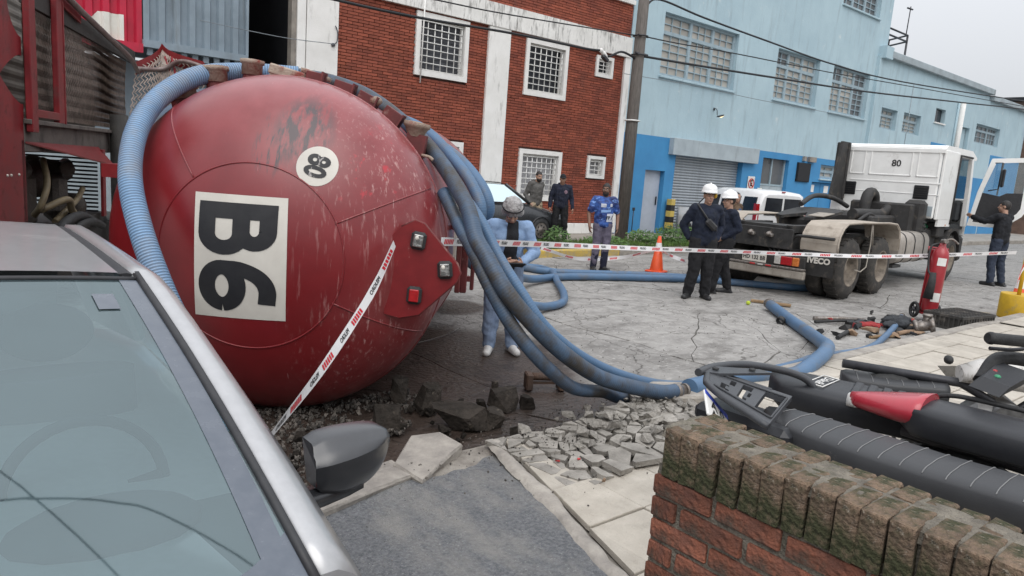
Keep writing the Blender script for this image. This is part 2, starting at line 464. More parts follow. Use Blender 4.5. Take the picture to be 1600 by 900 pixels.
while x < RX1 - .1:
    for y in (RY0, RY0 + 3.99):
        x1, y1 = min(x + SLX, RX1), y + 3.99
        near = 2 < x < 15
        k = {True: rg.choice((9, 12, 15)), False: 5}[near]
        seeds = [(rg.uniform(x, x1), rg.uniform(y, y1)) for _ in range(k)]
        for c in voronoi((x, y, x1, y1), seeds):
            if len(c) > 2: slab_piece(c, 0, .03, rg.choice((.003, .006, .011)), road, 'road_slab', M_conc)
    x += SLX
# --- near pavement and driveway
def edge_x(y): return 2.24 + (y - 1.8) * .31 + .05 * noise.noise(V((y * 2.2, 0, 0))) + .022 * noise.noise(V((y * 9, 4, 0)))
g = MB(); g.box((-13.5, .2, .03), (24, 6.4, .1)); g.box((17.5, .2, .03), (38, 6.44, .1)); g.box((-.9, 1.9, .0), (7, 3.1, .04))
walk = tag(g.build('sidewalk', M_bed), kind='structure')
g = MB()
def drv(u, v):
    y = -2 + v * 5.44; xr = edge_x(y) - .01
    x = -2.2 + (xr + 2.2) * u
    z = .122 - max(0, (y - 2.1)) ** 1.5 * .035 + .012 * noise.noise(V((x * 1.6, y * 1.6, 0))) + .004 * noise.noise(V((x * 7, y * 7, 2)))
    return (x, y, z)
g.grid(drv, 60, 60)
# the broken outer edge
g.grid(lambda u, v: (drv(u, 1)[0], 3.44 + .02 * noise.noise(V((u * 30, 1, 1))), drv(u, 1)[2] * (1 - v) - .02 * v), 60, 2)
tag(g.build('driveway', M_asph), kind='structure')
# ragged mortar strip beside the driveway
g = MB()
def strip(u, v):
    y = -.4 + u * 3.75
    x = edge_x(y) - .02 + v * (.115 + .05 * noise.noise(V((y * 4, 3, 1))))
    return (x, y, .108 + .03 * math.sin(v * PI) ** .6 + .008 * noise.noise(V((x * 14, y * 14, 0))))
g.grid(strip, 90, 6); tag(g.build('driveway_edging', M_kerb), kind='structure')
PT = .41
nt_ = 0
for i in range(-2, 32):
    for j in range(-4, 8):
        x0 = 2.905 + PT * i; y0 = 1.82 + PT * j; x1, y1 = x0 + PT, min(y0 + PT, 3.36)
        if y1 - y0 < .1 or x0 > 12 or (x0 > 4.6 and y0 < .9) or y0 < -.5: continue
        if nt_ > 285: continue
        poly = [(x0, y0), (x1, y0), (x1, y1), (x0, y1)]
        ym = (y0 + y1) / 2
        poly = clip_poly(poly, -1, .31, -(2.24 - 1.8 * .31) - .115)
        if len(poly) < 3: continue
        ar = abs(sum(poly[a][0] * poly[(a + 1) % len(poly)][1] - poly[(a + 1) % len(poly)][0] * poly[a][1] for a in range(len(poly)))) / 2
        if ar < .015: continue
        if 2.75 < x0 < 4.7 and y0 > 2.6: continue      # smashed out by the tank
        slab_piece(poly, .122, .03, .006, walk, 'paving_tile', M_tile, 1, .004, False); nt_ += 1
g = MB()
g.box((29.5, 1.9, .119), (34, 2.92, .006)); tag(g.build('sidewalk', M_tile), kind='structure')
kn = thing('kerb', None, None); kn['kind'] = 'structure'
for i in range(24):
    x0 = 5.15 + i * .98
    m = MB(); m.box((x0 + .485, 3.44, .05), (.968, .15, .165), bev=.012); m.build('kerb_stone', M_kerb, kn)
for i in range(6):
    x0 = -8 + i * .98
    m = MB(); m.box((x0 + .485, 3.44, .05), (.968, .15, .165), bev=.012); m.build('kerb_stone', M_kerb, kn)
# --- far pavement, verge, kerb
g = MB(); g.box((30, 14.2, .04), (110, 4.9, .2))
fw = tag(g.build('sidewalk', M_walk), kind='structure')
kf = thing('kerb', None, None); kf['kind'] = 'structure'
for i in range(-6, 30):
    x0 = 6 + i * 1.0
    m = MB(); m.box((x0 + .5, 11.62, .055), (.988, .2, .2), bev=.015)
    m.build('kerb_stone', M_kerby if 7 < x0 < 12.2 else M_kerb, kf)
M_vs = mat('verge_soil', (.12, .105, .075), (.06, .055, .035), 6, 7, .9, bump=.6, bscale=25)
g = MB(); g.grid(lambda u, v: (4 + u * 14.6, 11.73 + v * 1.25, .15 + .025 * noise.noise(V((u * 25, v * 3, 0))) + .02 * math.sin(v * PI)), 60, 8)
tag(g.build('verge', M_vs), kind='structure')
M_grass = mat('grass_blade', (.11, .19, .035), (.05, .1, .018), 3, 3, .6, island=.35)
g = MB(); rr = random.Random(3)
def blade(x, y, z, h, lean, wd):
    a = rr.uniform(0, 2 * PI); c, s = math.cos(a) * wd, math.sin(a) * wd
    b = rr.uniform(0, 2 * PI); lx, ly = math.cos(b) * lean, math.sin(b) * lean
    g.add([(x - c, y - s, z), (x + c, y + s, z), (x + lx * .35 + c * .7, y + ly * .35 + s * .7, z + h * .6), (x + lx * .35 - c * .7, y + ly * .35 - s * .7, z + h * .6), (x + lx, y + ly, z + h)],
          [(0, 1, 2, 3), (3, 2, 4)])
for i in range(15000):
    x = rr.uniform(8.2, 18.4); y = rr.uniform(11.75, 13.0)
    dn = noise.noise(V((x * .9, y * 1.3, 2)))
    if dn < -.25 and rr.random() < .85: continue
    if x < 10.5 and rr.random() < .45: continue
    blade(x, y, .15, rr.uniform(.05, .13) * (1 + max(0, dn)), rr.uniform(.01, .07), .006)
tag(g.build('grass', M_grass, fix=False), 'green grass growing on the verge across the street', 'grass', kind='stuff')
M_weed = mat('weed_leaf', (.075, .15, .03), (.035, .08, .016), 4, 3, .6, island=.35)
def weed(x, y, h, r, n, label):
    global g
    t = thing('weed', label, 'weed', (x, y, .15), group='tall weeds along the verge')
    g = MB()
    for i in range(n):
        a = rr.uniform(0, 2 * PI); d = r * math.sqrt(rr.random()); z = h * rr.uniform(.15, 1) * (1 - .4 * d / r)
        c = V((math.cos(a) * d, math.sin(a) * d, z)); s = rr.uniform(.03, .07)
        u = V((rr.gauss(0, 1), rr.gauss(0, 1), rr.gauss(0, .6))).normalized(); q = u.orthogonal().normalized()
        g.add([c - u * s, c + q * s * .4, c + u * s, c - q * s * .4], [(0, 1, 2, 3)])
    g.build('foliage', M_weed, t, fix=False)
    m = MB()
    for i in range(7):
        a = i * .9; m.tube([(0, 0, 0), (math.cos(a) * r * .4, math.sin(a) * r * .4, h * .7)], [.006, .003], 5)
    m.build('stem', M_weed, t)
weed(15.1, 12.6, .42, .5, 420, 'low leafy weed at the foot of the leaning dark utility pole')
weed(16.3, 12.5, .6, .55, 520, 'tall leafy weed between the pole and the grey steel door')
weed(17.3, 12.4, .55, .6, 520, 'bushy weed in front of the black and yellow striped post')
weed(11.9, 12.6, .5, .35, 260, 'leafy weed growing behind the man in the blue football shirt')
weed(13.2, 12.2, .3, .6, 300, 'broad low weed on the verge right of the man in the blue football shirt')
# ================================================================== buildings
def minus(x0, x1, z0, z1, holes):
    xs = sorted({x0, x1} | {v for h in holes for v in (h[0], h[1]) if x0 < v < x1}); out = []
    for a, b in zip(xs, xs[1:]):
        m = (a + b) / 2; blk = sorted([(h[2], h[3]) for h in holes if h[0] < m < h[1]])
        z = z0
        for c, d in blk:
            if c > z + 1e-4: out.append((a, b, z, min(c, z1)))
            z = max(z, d)
        if z < z1 - 1e-4: out.append((a, b, z, z1))
    return out
FY = 15.0
M_brick = mat('facade_brick', (.3, .08, .045), (.21, .054, .034), 2, 5, .8, bump=.4, bscale=60, island=.24, dirt=((.13, .06, .05), .8, .55, .8, (1.6, 1.6, .6)))
M_brick1 = mat('facade_brick_single', (.3, .08, .045), (.21, .054, .034), 4, 5, .8, bump=.4, bscale=60, rnd=.22)
M_mortar = mat('dark_mortar', (.1, .045, .035), (.06, .03, .026), 20, 5, .9)
M_wht = mat('white_plaster', (.82, .81, .785), (.74, .73, .7), 2.5, 7, .8, bump=.15, bscale=40,
            dirt=((.2, .19, .17), 1.7, .57, .78, (2.2, 2.2, .45)))
M_wht2 = mat('white_plaster_frame', (.8, .79, .765), (.72, .71, .685), 5, 6, .75)
M_wstain = mat('streaked_white_plaster', (.8, .79, .76), (.7, .69, .66), 3, 7, .8, bump=.2, bscale=40,
               dirt=((.07, .065, .06), 5, .5, .74, (2.5, 2.5, .5)))
M_bar = mat('white_bar_paint', (.78, .78, .76), (.66, .65, .62), 12, 4, .5)
M_dark = mat('dark_window', (.025, .028, .035), (.012, .014, .018), 2, 3, .18, spec=.5)
M_blind = mat('grey_roller_blind', (.1, .105, .12), (.06, .062, .07), 5, 3, .5)
M_curt = mat('pale_curtain', (.45, .45, .46), (.3, .3, .32), 7, 4, .7, stretch=(3, 1, .3))
BL = (7.1, 11.18, 11.87, 16.26)
brick_b = thing('brick_building', 'red brick two storey building with white pilasters and barred windows', 'building', (0, 0, 0))
wins = [(9.07, 10.58, 3.9, 5.34, 'blind'), (12.44, 13.97, 3.85, 5.31, 'dark'), (15.08, 15.79, 4.68, 5.27, 'small'),
        (9.1, 10.6, 1.06, 2.44, 'curt'), (12.46, 14.03, 1.06, 2.44, 'curt'), (15.08, 15.82, 1.78, 2.43, 'smallw')]
holes = [wn[:4] for wn in wins]
m = MB()
for a, b, c, d in minus(7.0, 16.4, .14, 7.0, holes): m.box(((a + b) / 2, 15.12, (c + d) / 2), (b - a, .2, d - c))
m.build('wall', M_mortar, brick_b)
m = MB(); m.box((11.7, 18.2, 3.5), (9.4, 5.7, 7.0)); m.build('wall', M_wht, brick_b)
m = MB()
m.box((6.745, 15.03, 3.6), (.71, .26, 7.0)); m.box((6.28, 15.06, 3.6), (.18, .32, 7.0), bev=.01)
m.build('pilaster', M_wht, brick_b)
m = MB(); m.box((11.525, 15.03, 2.9), (.69, .24, 4.96)); m.build('pilaster', M_wht, brick_b)
m = MB(); m.box((16.37, 15.03, 2.77), (.24, .24, 5.2)); m.build('pilaster', M_wht, brick_b)
m = MB(); m.box((11.78, 15.02, 5.66), (9.36, .27, .56)); m.build('band', M_wstain, brick_b)
m = MB(); m.box((11.78, 15.06, 6.94), (9.36, .32, .12)); m.build('coping', M_wstain, brick_b)
m = MB()
for a, b in ((7.1, 11.18), (11.87, 16.25)): m.box(((a + b) / 2, 15.0, .29), (b - a, .15, .3), bev=.01)
m.build('plinth', M_wht, brick_b)
rb = random.Random(8)
bm_all = MB(); singles = []
CH, BLN = .068, .262
row = 0; z = .45
while z < 6.86:
    if z < 5.36 or z > 5.95:
        for X0, X1 in (((7.1, 11.18), (11.87, 16.25)) if z < 5.36 else ((7.1, 16.45),)):
            segs = [(X0, X1)]
            for h in holes:
                if h[2] - .03 < z + CH / 2 < h[3] + .03:
                    ns = []
                    for a, b in segs:
                        if h[0] < b and h[1] > a:
                            if h[0] > a: ns.append((a, h[0]))
                            if h[1] < b: ns.append((h[1], b))
                        else: ns.append((a, b))
                    segs = ns
            for a, b in segs:
                k = math.floor(a / BLN); off = BLN / 2 if row % 2 else 0
                q = k * BLN - off
                while q < b:
                    l, r = max(a, q) + .006, min(b, q + BLN) - .006
                    if r - l > .03:
                        y = 15.005 + rb.uniform(-.006, .006)
                        args = (((l + r) / 2, y, z + CH / 2), (r - l, .06, CH - .013))
                        if z > 4.2 and l < 8.9 and z < 5.36 and len(singles) < 298 and r - l > .2: singles.append(args)
                        else: bm_all.box(*args)
                    q += BLN
    z += CH; row += 1
for c, d in singles:
    m = MB(); m.box((0, 0, 0), d); o = m.build('brick', M_brick1, brick_b, fix=False); o.location = c
tag(bm_all.build('brickwork', M_brick, brick_b, fix=False), kind='stuff')
def bar(mb_a, mb_b, r, parent, m, n=6):
    q = MB(); q.cyl(mb_a, mb_b, r, n); return q.build('bar', m, parent, fix=False)
for (x0, x1, z0, z1, kd) in wins:
    fwd = .12 if kd in ('blind', 'dark', 'curt') else .09
    m = MB()
    yo, yi = 14.93, 15.2
    for (a, b, c, d) in ((x0, x1, z1 - fwd, z1), (x0, x1, z0, z0 + fwd), (x0, x0 + fwd, z0 + fwd, z1 - fwd), (x1 - fwd, x1, z0 + fwd, z1 - fwd)):
        m.box(((a + b) / 2, (yo + yi) / 2, (c + d) / 2), (b - a, yi - yo, d - c))
    wo = m.build('window', M_wht2, brick_b)
    ix0, ix1, iz0, iz1 = x0 + fwd, x1 - fwd, z0 + fwd, z1 - fwd
    m = MB()
    if kd == 'blind':
        n = 16
        for i in range(n):
            zz = iz0 + (iz1 - iz0) * (i + .5) / n; m.box(((ix0 + ix1) / 2, 15.13, zz), (ix1 - ix0, .02, (iz1 - iz0) / n * .86), rot=(R_(12), 0, 0))
        m.box(((ix0 + ix1) / 2, 15.17, (iz0 + iz1) / 2), (ix1 - ix0, .02, iz1 - iz0)); m.build('blind', M_blind, wo)
    elif kd in ('curt', 'smallw'):
        m.grid(lambda u, v: (ix0 + (ix1 - ix0) * u, 15.16 + .015 * math.sin(u * 60), iz0 + (iz1 - iz0) * v), 60, 2)
        m.build('curtain', M_curt, wo)
        m = MB(); m.box(((ix0 + ix1) / 2, 15.19, (iz0 + iz1) / 2), (ix1 - ix0, .01, iz1 - iz0)); m.build('pane', M_dark, wo)
    else:
        m.box(((ix0 + ix1) / 2, 15.16, (iz0 + iz1) / 2), (ix1 - ix0, .02, iz1 - iz0)); m.build('pane', M_dark, wo)
    m = MB(); s_ = .045
    for (a, b, c, d) in ((ix0, ix1, iz1 - s_, iz1), (ix0, ix1, iz0, iz0 + s_), (ix0, ix0 + s_, iz0 + s_, iz1 - s_), (ix1 - s_, ix1, iz0 + s_, iz1 - s_)):
        m.box(((a + b) / 2, 15.1, (c + d) / 2), (b - a, .05, d - c))
    m.build('sash', M_wht2, wo)
    yb = 14.985
    nv, nh = {'blind': (7, 8), 'dark': (7, 8), 'curt': (8, 8), 'small': (3, 4), 'smallw': (3, 4)}[kd]
    rbar = .013 if kd != 'small' else .011
    for i in range(nv):
        xx = ix0 + .03 + (ix1 - ix0 - .1) * i / (nv - 1); bar((xx, yb, iz0 + .02), (xx, yb, iz1 - .06), rbar, wo, M_bar)
    for i in range(nh):
        zz = iz0 + .03 + (iz1 - iz0 - .1) * i / (nh - 1); bar((ix0 + .02, yb - .02, zz), (ix1 - .06, yb - .02, zz), rbar * .9, wo, M_bar)
m = MB(); m.tube([(9.23, 14.88, 5.62), (9.22, 14.88, 5.0), (9.2, 14.88, 3.72)], .018, 6); m.build('conduit', M_wht2, brick_b)
m = MB(); m.tube(smooth_path([(7.02, 14.88, 4.62), (7.07, 14.87, 4.5), (7.06, 14.87, 4.3), (6.98, 14.88, 4.22)]), .012, 6); m.ell((6.98, 14.88, 4.22), (.05, .04, .04), 8, 6)
m.build('cable_clamp', M_blind, brick_b)
m = MB(); m.tube(smooth_path([(7.05, 14.95, 3.5), (7.09, 14.95, 3.4), (7.06, 14.95, 3.2), (7.1, 14.95, 3.05)]), .008, 5); m.build('conduit', M_wht2, brick_b)
# ---- corrugated shed on the left
M_corr = mat('grey_corrugated_steel', (.25, .31, .36), (.2, .25, .29), 2.5, 6, .5, rvar=.1, dirt=((.16, .17, .17), 1.4, .55, .8, (3, 3, .4)))
M_rsign = mat('red_corrugated_paint', (.52, .02, .055), (.4, .018, .045), 3, 5, .5, dirt=((.16, .03, .04), 2, .58, .8, (3, 3, .3)))
M_wsign = mat('white_sign_paint', (.76, .75, .7), (.66, .65, .58), 3, 5, .5, dirt=((.45, .36, .14), 1.6, .6, .85, ONE))
M_blk = mat('black_void', (.012, .013, .016), (.007, .008, .01), 2, 3, .6)
M_beam = mat('beige_steel_trim', (.3, .27, .235), (.2, .18, .16), 5, 5, .6)
shed = thing('corrugated_shed', 'grey corrugated steel shed with red painted section left of the brick building', 'building')
def corr(mb, x0, x1, z0, z1, y, pitch=.3, dep=.07, m=0):
    prof = []; x = x0
    while x < x1 - 1e-3:
        for dx, dy in ((0, 0), (pitch * .38, 0), (pitch * .5, dep), (pitch * .88, dep)):
            if x + dx < x1: prof.append((x + dx, y + dy))
        x += pitch
    prof.append((x1, y))
    n = len(prof); vs = [(a, b, z0) for a, b in prof] + [(a, b, z1) for a, b in prof]
    mb.add(vs, [[i, i + 1, n + i + 1, n + i] for i in range(n - 1)], m)
m = MB(); corr(m, 3.29, 5.16, 3.72, 8.2, 15.0, .27); m.build('cladding', M_corr, shed, fix=False)
m = MB(); corr(m, -6, 3.27, 4.72, 8.2, 15.0, .27); m.build('cladding', M_corr, shed, fix=False)
m = MB(); corr(m, -6, 3.27, 3.64, 4.72, 15.0, .27); m.box((-1.36, 14.97, 3.56), (9.26, .12, .16)); m.build('red_panel', M_rsign, shed, fix=False)
def corr_y(x): 
    q = ((x + 6) % .27) / .27
    return 15.0 + (.07 * max(0, min(1, (q - .38) / .12)) if q < .88 else .07 * (1 - (q - .88) / .12))
m = MB()
def mark(u, v):
    x = 2.35 + .62 * u; lo = 3.47; hi = 4.1 if u > .35 else 3.84 + .26 * (u / .35)
    return (x, corr_y(x) - .012, lo + (hi - lo) * v)
m.grid(mark, 40, 4, sm=False)
m.build('white_mark', M_wsign, shed, fix=False)
m = MB(); m.box((4.22, 14.98, 3.66), (1.9, .14, .13)); m.build('bottom_rail', M_corr, shed)
for i in range(9):
    m = MB(); m.box((3.4 + i * .2, 15.02, 3.53), (.1, .06, .13)); m.build('bracket', M_corr, shed, fix=False)
m = MB(); m.box((5.175, 15.05, 5.9), (.05, .2, 4.6)); m.build('corner_post', M_corr, shed)
m = MB(); m.box((.2, 16.2, 1.8), (10, .2, 3.3)); m.box((.2, 15.6, 8.3), (12.4, 1.2, .2)); m.box((-1.1, 16.5, 5.9), (12.6, .2, 4.7)); m.build('wall', M_corr, shed)
m = MB(); m.box((5.7, 18.0, 4.2), (1.25, .1, 8.2)); m.box((5.22, 16.6, 4.2), (.06, 2.9, 8.2)); m.box((6.2, 16.6, 4.2), (.06, 2.9, 8.2)); m.build('dark_doorway', M_blk, shed)
m = MB(); m.box((6.13, 15.05, 4.2), (.1, .2, 8.1)); m.build('door_jamb', M_beam, shed)
# ---- blue tower
M_blue = mat('pale_blue_stucco', (.415, .545, .6), (.36, .485, .545), .9, 7, .8, bump=.25, bscale=14,
             dirt=((.25, .32, .36), 1.3, .53, .82, (2.6, 2.6, .35)), dirt2=((.62, .66, .66), 3.1, .62, .74, (1, 1, .7)))
M_dado = mat('strong_blue_paint', (.055, .255, .5), (.045, .21, .43), 1.2, 6, .7, bump=.15, bscale=14, dirt=((.35, .5, .62), 4.5, .7, .78, ONE))
M_wfr = mat('blue_grey_window_frame', (.33, .42, .47), (.27, .35, .39), 6, 4, .6)
M_pane = mat('dusty_beige_glass', (.42, .395, .35), (.3, .29, .265), 1.2, 4, .3, rnd=.16)
M_paned = mat('dusty_grey_glass', (.13, .135, .14), (.08, .085, .09), 1.2, 4, .3, rnd=.16)
M_shut = mat('steel_shutter', (.38, .41, .44), (.3, .33, .36), 3, 5, .42, metal=.3, dirt=((.22, .22, .22), 2, .55, .8, (2, 2, .5)))
M_hood = mat('grey_blue_plaster', (.38, .44, .47), (.31, .36, .39), 2, 6, .75, dirt=((.25, .28, .29), 2, .55, .8, (2.4, 2.4, .5)))
M_door = mat('pale_lilac_door', (.42, .46, .53), (.36, .4, .46), 3, 4, .5)
tower = thing('blue_tower', 'tall pale blue industrial building with strong blue base and large paned windows', 'building')
TH = 11.0
T_h = [(17.95, 21.95, 5.12, 7.0), (24.49, 27.58, 5.17, 6.97), (28.7, 31.91, 5.16, 7.02), (28.7, 31.95, 9.35, 10.9)]
L_h = [(17.75, 18.72, .14, 2.17), (19.2, 23.1, .14, 2.75), (24.4, 26.25, 1.2, 3.0), (28.76, 32.2, 2.45, 3.0), (28.2, 30.3, .3, 2.27), (31, 32.2, .9, 2.25)]
m = MB()
for a, b, c, d in minus(16.5, 33.08, 3.24, TH, T_h): m.box(((a + b) / 2, 15.15, (c + d) / 2), (b - a, .3, d - c))
m.build('wall', M_blue, tower)
m = MB()
for a, b, c, d in minus(16.5, 33.0, .14, 3.24, L_h): m.box(((a + b) / 2, 15.15, (c + d) / 2), (b - a, .3, d - c))
m.build('dado', M_dado, tower)
m = MB(); m.box((24.8, 19.2, 5.5), (16.5, 7.2, 11)); m.build('wall', M_blue, tower)
m = MB(); m.box((21.3, 14.96, 2.99), (5.0, .3, .54), bev=.01); m.build('lintel', M_hood, tower)
m = MB()
for i in range(4): m.box((16.9 + rb.uniform(0, 1), 14.995, rb.uniform(1.3, 3)), (.06, .012, .05))
def panes(parent, x0, x1, z0, z1, secs, cols, zr, nlow, ntop, y, M_, r=.03, dark=()):
    """an opening split in sections of small panes: upper lights above a transom"""
    fr = MB(); W = x1 - x0
    fr.box(((x0 + x1) / 2, y, z1 - .04), (W, .1, .08)); fr.box(((x0 + x1) / 2, y, z0 + .04), (W, .1, .08))
    fr.box(((x0 + x1) / 2, y + .003, zr), (W, .1, .1))
    edges = [x0 + W * s for s in secs]
    for e in edges:
        fr.box((min(max(e, x0 + .06), x1 - .06), y + .006, (z0 + z1) / 2), (.12, .1, z1 - z0 - .01))
    wo = fr.build('window', M_wfr, parent)
    mn = MB(); k = 0
    for si, (a, b) in enumerate(zip(edges, edges[1:])):
        a2, b2 = a + .07, b - .07
        if a == edges[0]: a2 = a + .12
        if b == edges[-1]: b2 = b - .12
        for (c, d, nr, top) in ((z0 + .08, zr - .05, nlow, 0), (zr + .05, z1 - .08, ntop, 1)):
            for i in range(cols):
                for j in range(nr):
                    pw, ph = (b2 - a2) / cols, (d - c) / nr
                    p = MB(); p.box((0, 0, 0), (pw - .03, .012, ph - .03)); q = p.build('pane', M_paned if (si, top) in dark else M_, wo, fix=False)
                    q.location = (a2 + pw * (i + .5), y + .02, c + ph * (j + .5)); q.rotation_euler = (rb.uniform(-.02, .02), 0, rb.uniform(-.02, .02))
            for i in range(cols + 1): mn.box((a2 + (b2 - a2) * i / cols, y, (c + d) / 2), (r, .05, d - c))
            for j in range(nr + 1): mn.box(((a2 + b2) / 2, y + .002, c + (d - c) * j / nr), (b2 - a2, .05, r))
    mn.build('muntin', M_wfr, wo)
    bk = MB(); bk.box(((x0 + x1) / 2, y + .09, (z0 + z1) / 2), (W, .02, z1 - z0)); bk.build('backing', M_blk, wo)
    return wo
TS = (0, .38, .68, 1)
panes(tower, 17.95, 21.95, 5.12, 7.0, TS, 3, 6.43, 5, 2, 15.18, M_pane)
panes(tower, 24.49, 27.58, 5.17, 6.97, (0, .33, .66, 1), 2, 6.4, 5, 2, 15.2, M_pane, dark=((0, 1),))
panes(tower, 28.7, 31.91, 5.16, 7.02, (0, .33, .66, 1), 2, 6.4, 5, 2, 15.2, M_pane, dark=((2, 0), (0, 1), (2, 1)))
panes(tower, 28.7, 31.95, 9.35, 10.9, (0, .33, .66, 1), 2, 10.4, 4, 1, 15.2, M_paned)
for (a, b, c, d) in T_h + [L_h[2], L_h[3]]:
    m = MB(); m.box(((a + b) / 2, 14.98, c - .05), (b - a + .1, .12, .07), bev=.01); m.build('sill', M_blue, tower)
w5 = panes(tower, 28.76, 32.2, 2.45, 3.0, (0, .4, 1), 2, 2.74, 1, 1, 15.2, M_pane)
m = MB(); m.box((25.32, 15.2, 2.1), (1.85, .02, 1.8)); o = m.build('window', M_paned, tower)
m = MB()
for xx in (24.44, 25.3, 26.2): m.box((xx, 15.17, 2.1), (.07, .05, 1.8))
m.box((25.32, 15.165, 2.0), (1.85, .05, .07)); m.build('window_frame', M_wfr, o)
m = MB(); m.box((25.32, 15.16, 1.6), (1.74, .03, .7)); m.build('pane', M_hood, o)
# roller shutter: its slats one by one
sh = MB(); sh.box((21.15, 15.24, 1.45), (3.9, .02, 2.6)); sho = sh.build('shutter', M_shut, tower)
for i in range(27):
    p = MB(); prof = [(0, 0), (.028, .012), (.034, .045), (.028, .078), (0, .09)]
    n = len(prof); vs = [(-1.94, -a, b) for a, b in prof] + [(1.94, -a, b) for a, b in prof]
    p.add(vs, [[j, j + 1, n + j + 1, n + j] for j in range(n - 1)], 0, True); q = p.build('slat', M_shut, sho); q.location = (21.15, 15.225, .2 + i * .094)
m = MB(); m.box((18.235, 15.2, 1.16), (.95, .05, 2.02)); do = m.build('door', M_door, tower)
m = MB(); m.box((18.58, 15.14, 1.2), (.03, .05, .28), bev=.01); m.build('handle', M_blk, do)
m = MB()
for zz in (.4, 1.2, 1.95): m.cyl((17.8, 15.17, zz), (17.8, 15.17, zz + .1), .015, 6)
m.build('hinge', M_blk, do)
m = MB(); m.box((28.74, 15.2, 1.3), (1.0, .05, 1.9)); do = m.build('door', M_dado, tower)
m = MB(); m.box((28.55, 15.165, 2.0), (.35, .02, .3)); m.build('notice', M_wht2, do)
m = MB(); m.box((29.77, 15.2, 1.3), (1.0, .05, 1.9)); do = m.build('door', M_dado, tower)
m = MB(); m.box((29.75, 15.165, 2.0), (.35, .02, .3)); m.build('notice', M_wht2, do)
panes(tower, 31.0, 32.2, .9, 2.25, (0, 1), 2, 1.9, 4, 1, 15.2, M_pane)
m = MB(); m.box((27.35, 14.97, 2.6), (1.0, .06, .75)); m.box((27.35, 14.93, 2.6), (.94, .03, .7), bev=.02); m.build('meter_box', M_blk, tower)
m = MB(); m.box((27.85, 14.93, 3.14), (.5, .12, .2)); m.box((27.3, 14.95, 3.14), (.2, .1, .18)); m.build('junction_box', M_beam, tower)
# floodlight on the wall
M_lamp = mat('lit_floodlight_glass', (.9, .8, .5), (.9, .78, .45), 3, 2, .3, emit=((1, .82, .45), 1.6))
M_met = mat('dark_painted_metal', (.06, .06, .065), (.035, .035, .04), 10, 4, .5, metal=.4)
t = thing('wall_lamp', 'small lit floodlight on a bracket high on the pale blue wall', 'lamp', (20.95, 14.95, 4.2)); t.scale = (.62, .62, .62)
m = MB(); m.tube(smooth_path([(0, .04, .3), (-.02, -.1, .32), (-.05, -.2, .2), (-.05, -.24, -.05)]), .02, 6); m.box((0, .03, .3), (.1, .04, .14)); m.build('bracket', M_met, t)
m = MB(); m.loft([[(-.2, -.3, -.16), (.16, -.3, -.06), (.16, -.52, -.06), (-.2, -.52, -.16)], [(-.16, -.33, -.08), (.22, -.33, .03), (.22, -.5, .03), (-.16, -.5, -.08)]], sm=False); m.build('housing', M_met, t)
m = MB(); m.loft([[(-.02, -.32, -.12), (.2, -.32, -.055), (.2, -.51, -.055), (-.02, -.51, -.12)], [(.06, -.37, -.15), (.26, -.37, -.02), (.26, -.46, -.02), (.06, -.46, -.15)]]); m.build('lens', M_lamp, t)
# no parking sign
M_sgn = mat('sign_white', (.72, .71, .68), None, 4, 3, .5); M_sred = mat('sign_red', (.5, .04, .04), None, 4, 3, .5); M_ink = mat('sign_black', (.02, .02, .02), None, 4, 3, .6)
t = thing('parking_sign', 'white sign with a struck out E in a red ring right of the shutter', 'sign', (23.72, 14.97, 1.95))
m = MB(); m.box((0, 0, 0), (.44, .03, .62), bev=.01); m.build('board', M_sgn, t)
m = MB(); m.tube([(.17 * math.cos(a), -.02, .05 + .17 * math.sin(a)) for a in [i * PI / 16 for i in range(33)]], .02, 6, caps=False); m.build('red_ring', M_sred, t)
vs_, fs_ = text_mesh('E', .3, .012)
m = MB(); m.add([(p[0], -.021, p[1] + .05) for p in vs_], fs_); m.build('letter', M_ink, t, fix=False)
m = MB(); m.cyl((-.12, -.024, .17), (.12, -.024, -.07), .014, 6); m.build('slash', M_sred, t)
t = thing('notice_plate', 'small cream plate fixed to the blue wall right of the parking sign', 'sign', (24.35, 14.97, 1.75))
m = MB(); m.box((0, 0, 0), (.3, .03, .22), bev=.01); m.build('plate', M_wsign, t)
# striped post
M_yel = mat('post_yellow', (.6, .45, .1), (.45, .34, .1), 8, 4, .6)
t = thing('striped_post', 'short square post in black and yellow bands beside the roller shutter', 'bollard', (18.98, 14.82, .14))
for i in range(6):
    m = MB(); m.box((0, 0, .1 + i * .19), (.2, .2, .19), bev=.004); m.build('band', M_ink if i % 2 == 0 else M_yel, t)
t = thing('standpipe', 'thin dark standpipe by the blue wall left of the grey door', 'pipe', (17.2, 14.85, .14))
m = MB(); m.cyl((0, 0, 0), (0, 0, .75), .015, 6); m.build('pipe', M_met, t)
m = MB(); m.box((0, 0, .78), (.08, .06, .1), bev=.01); m.build('tap', M_met, t)
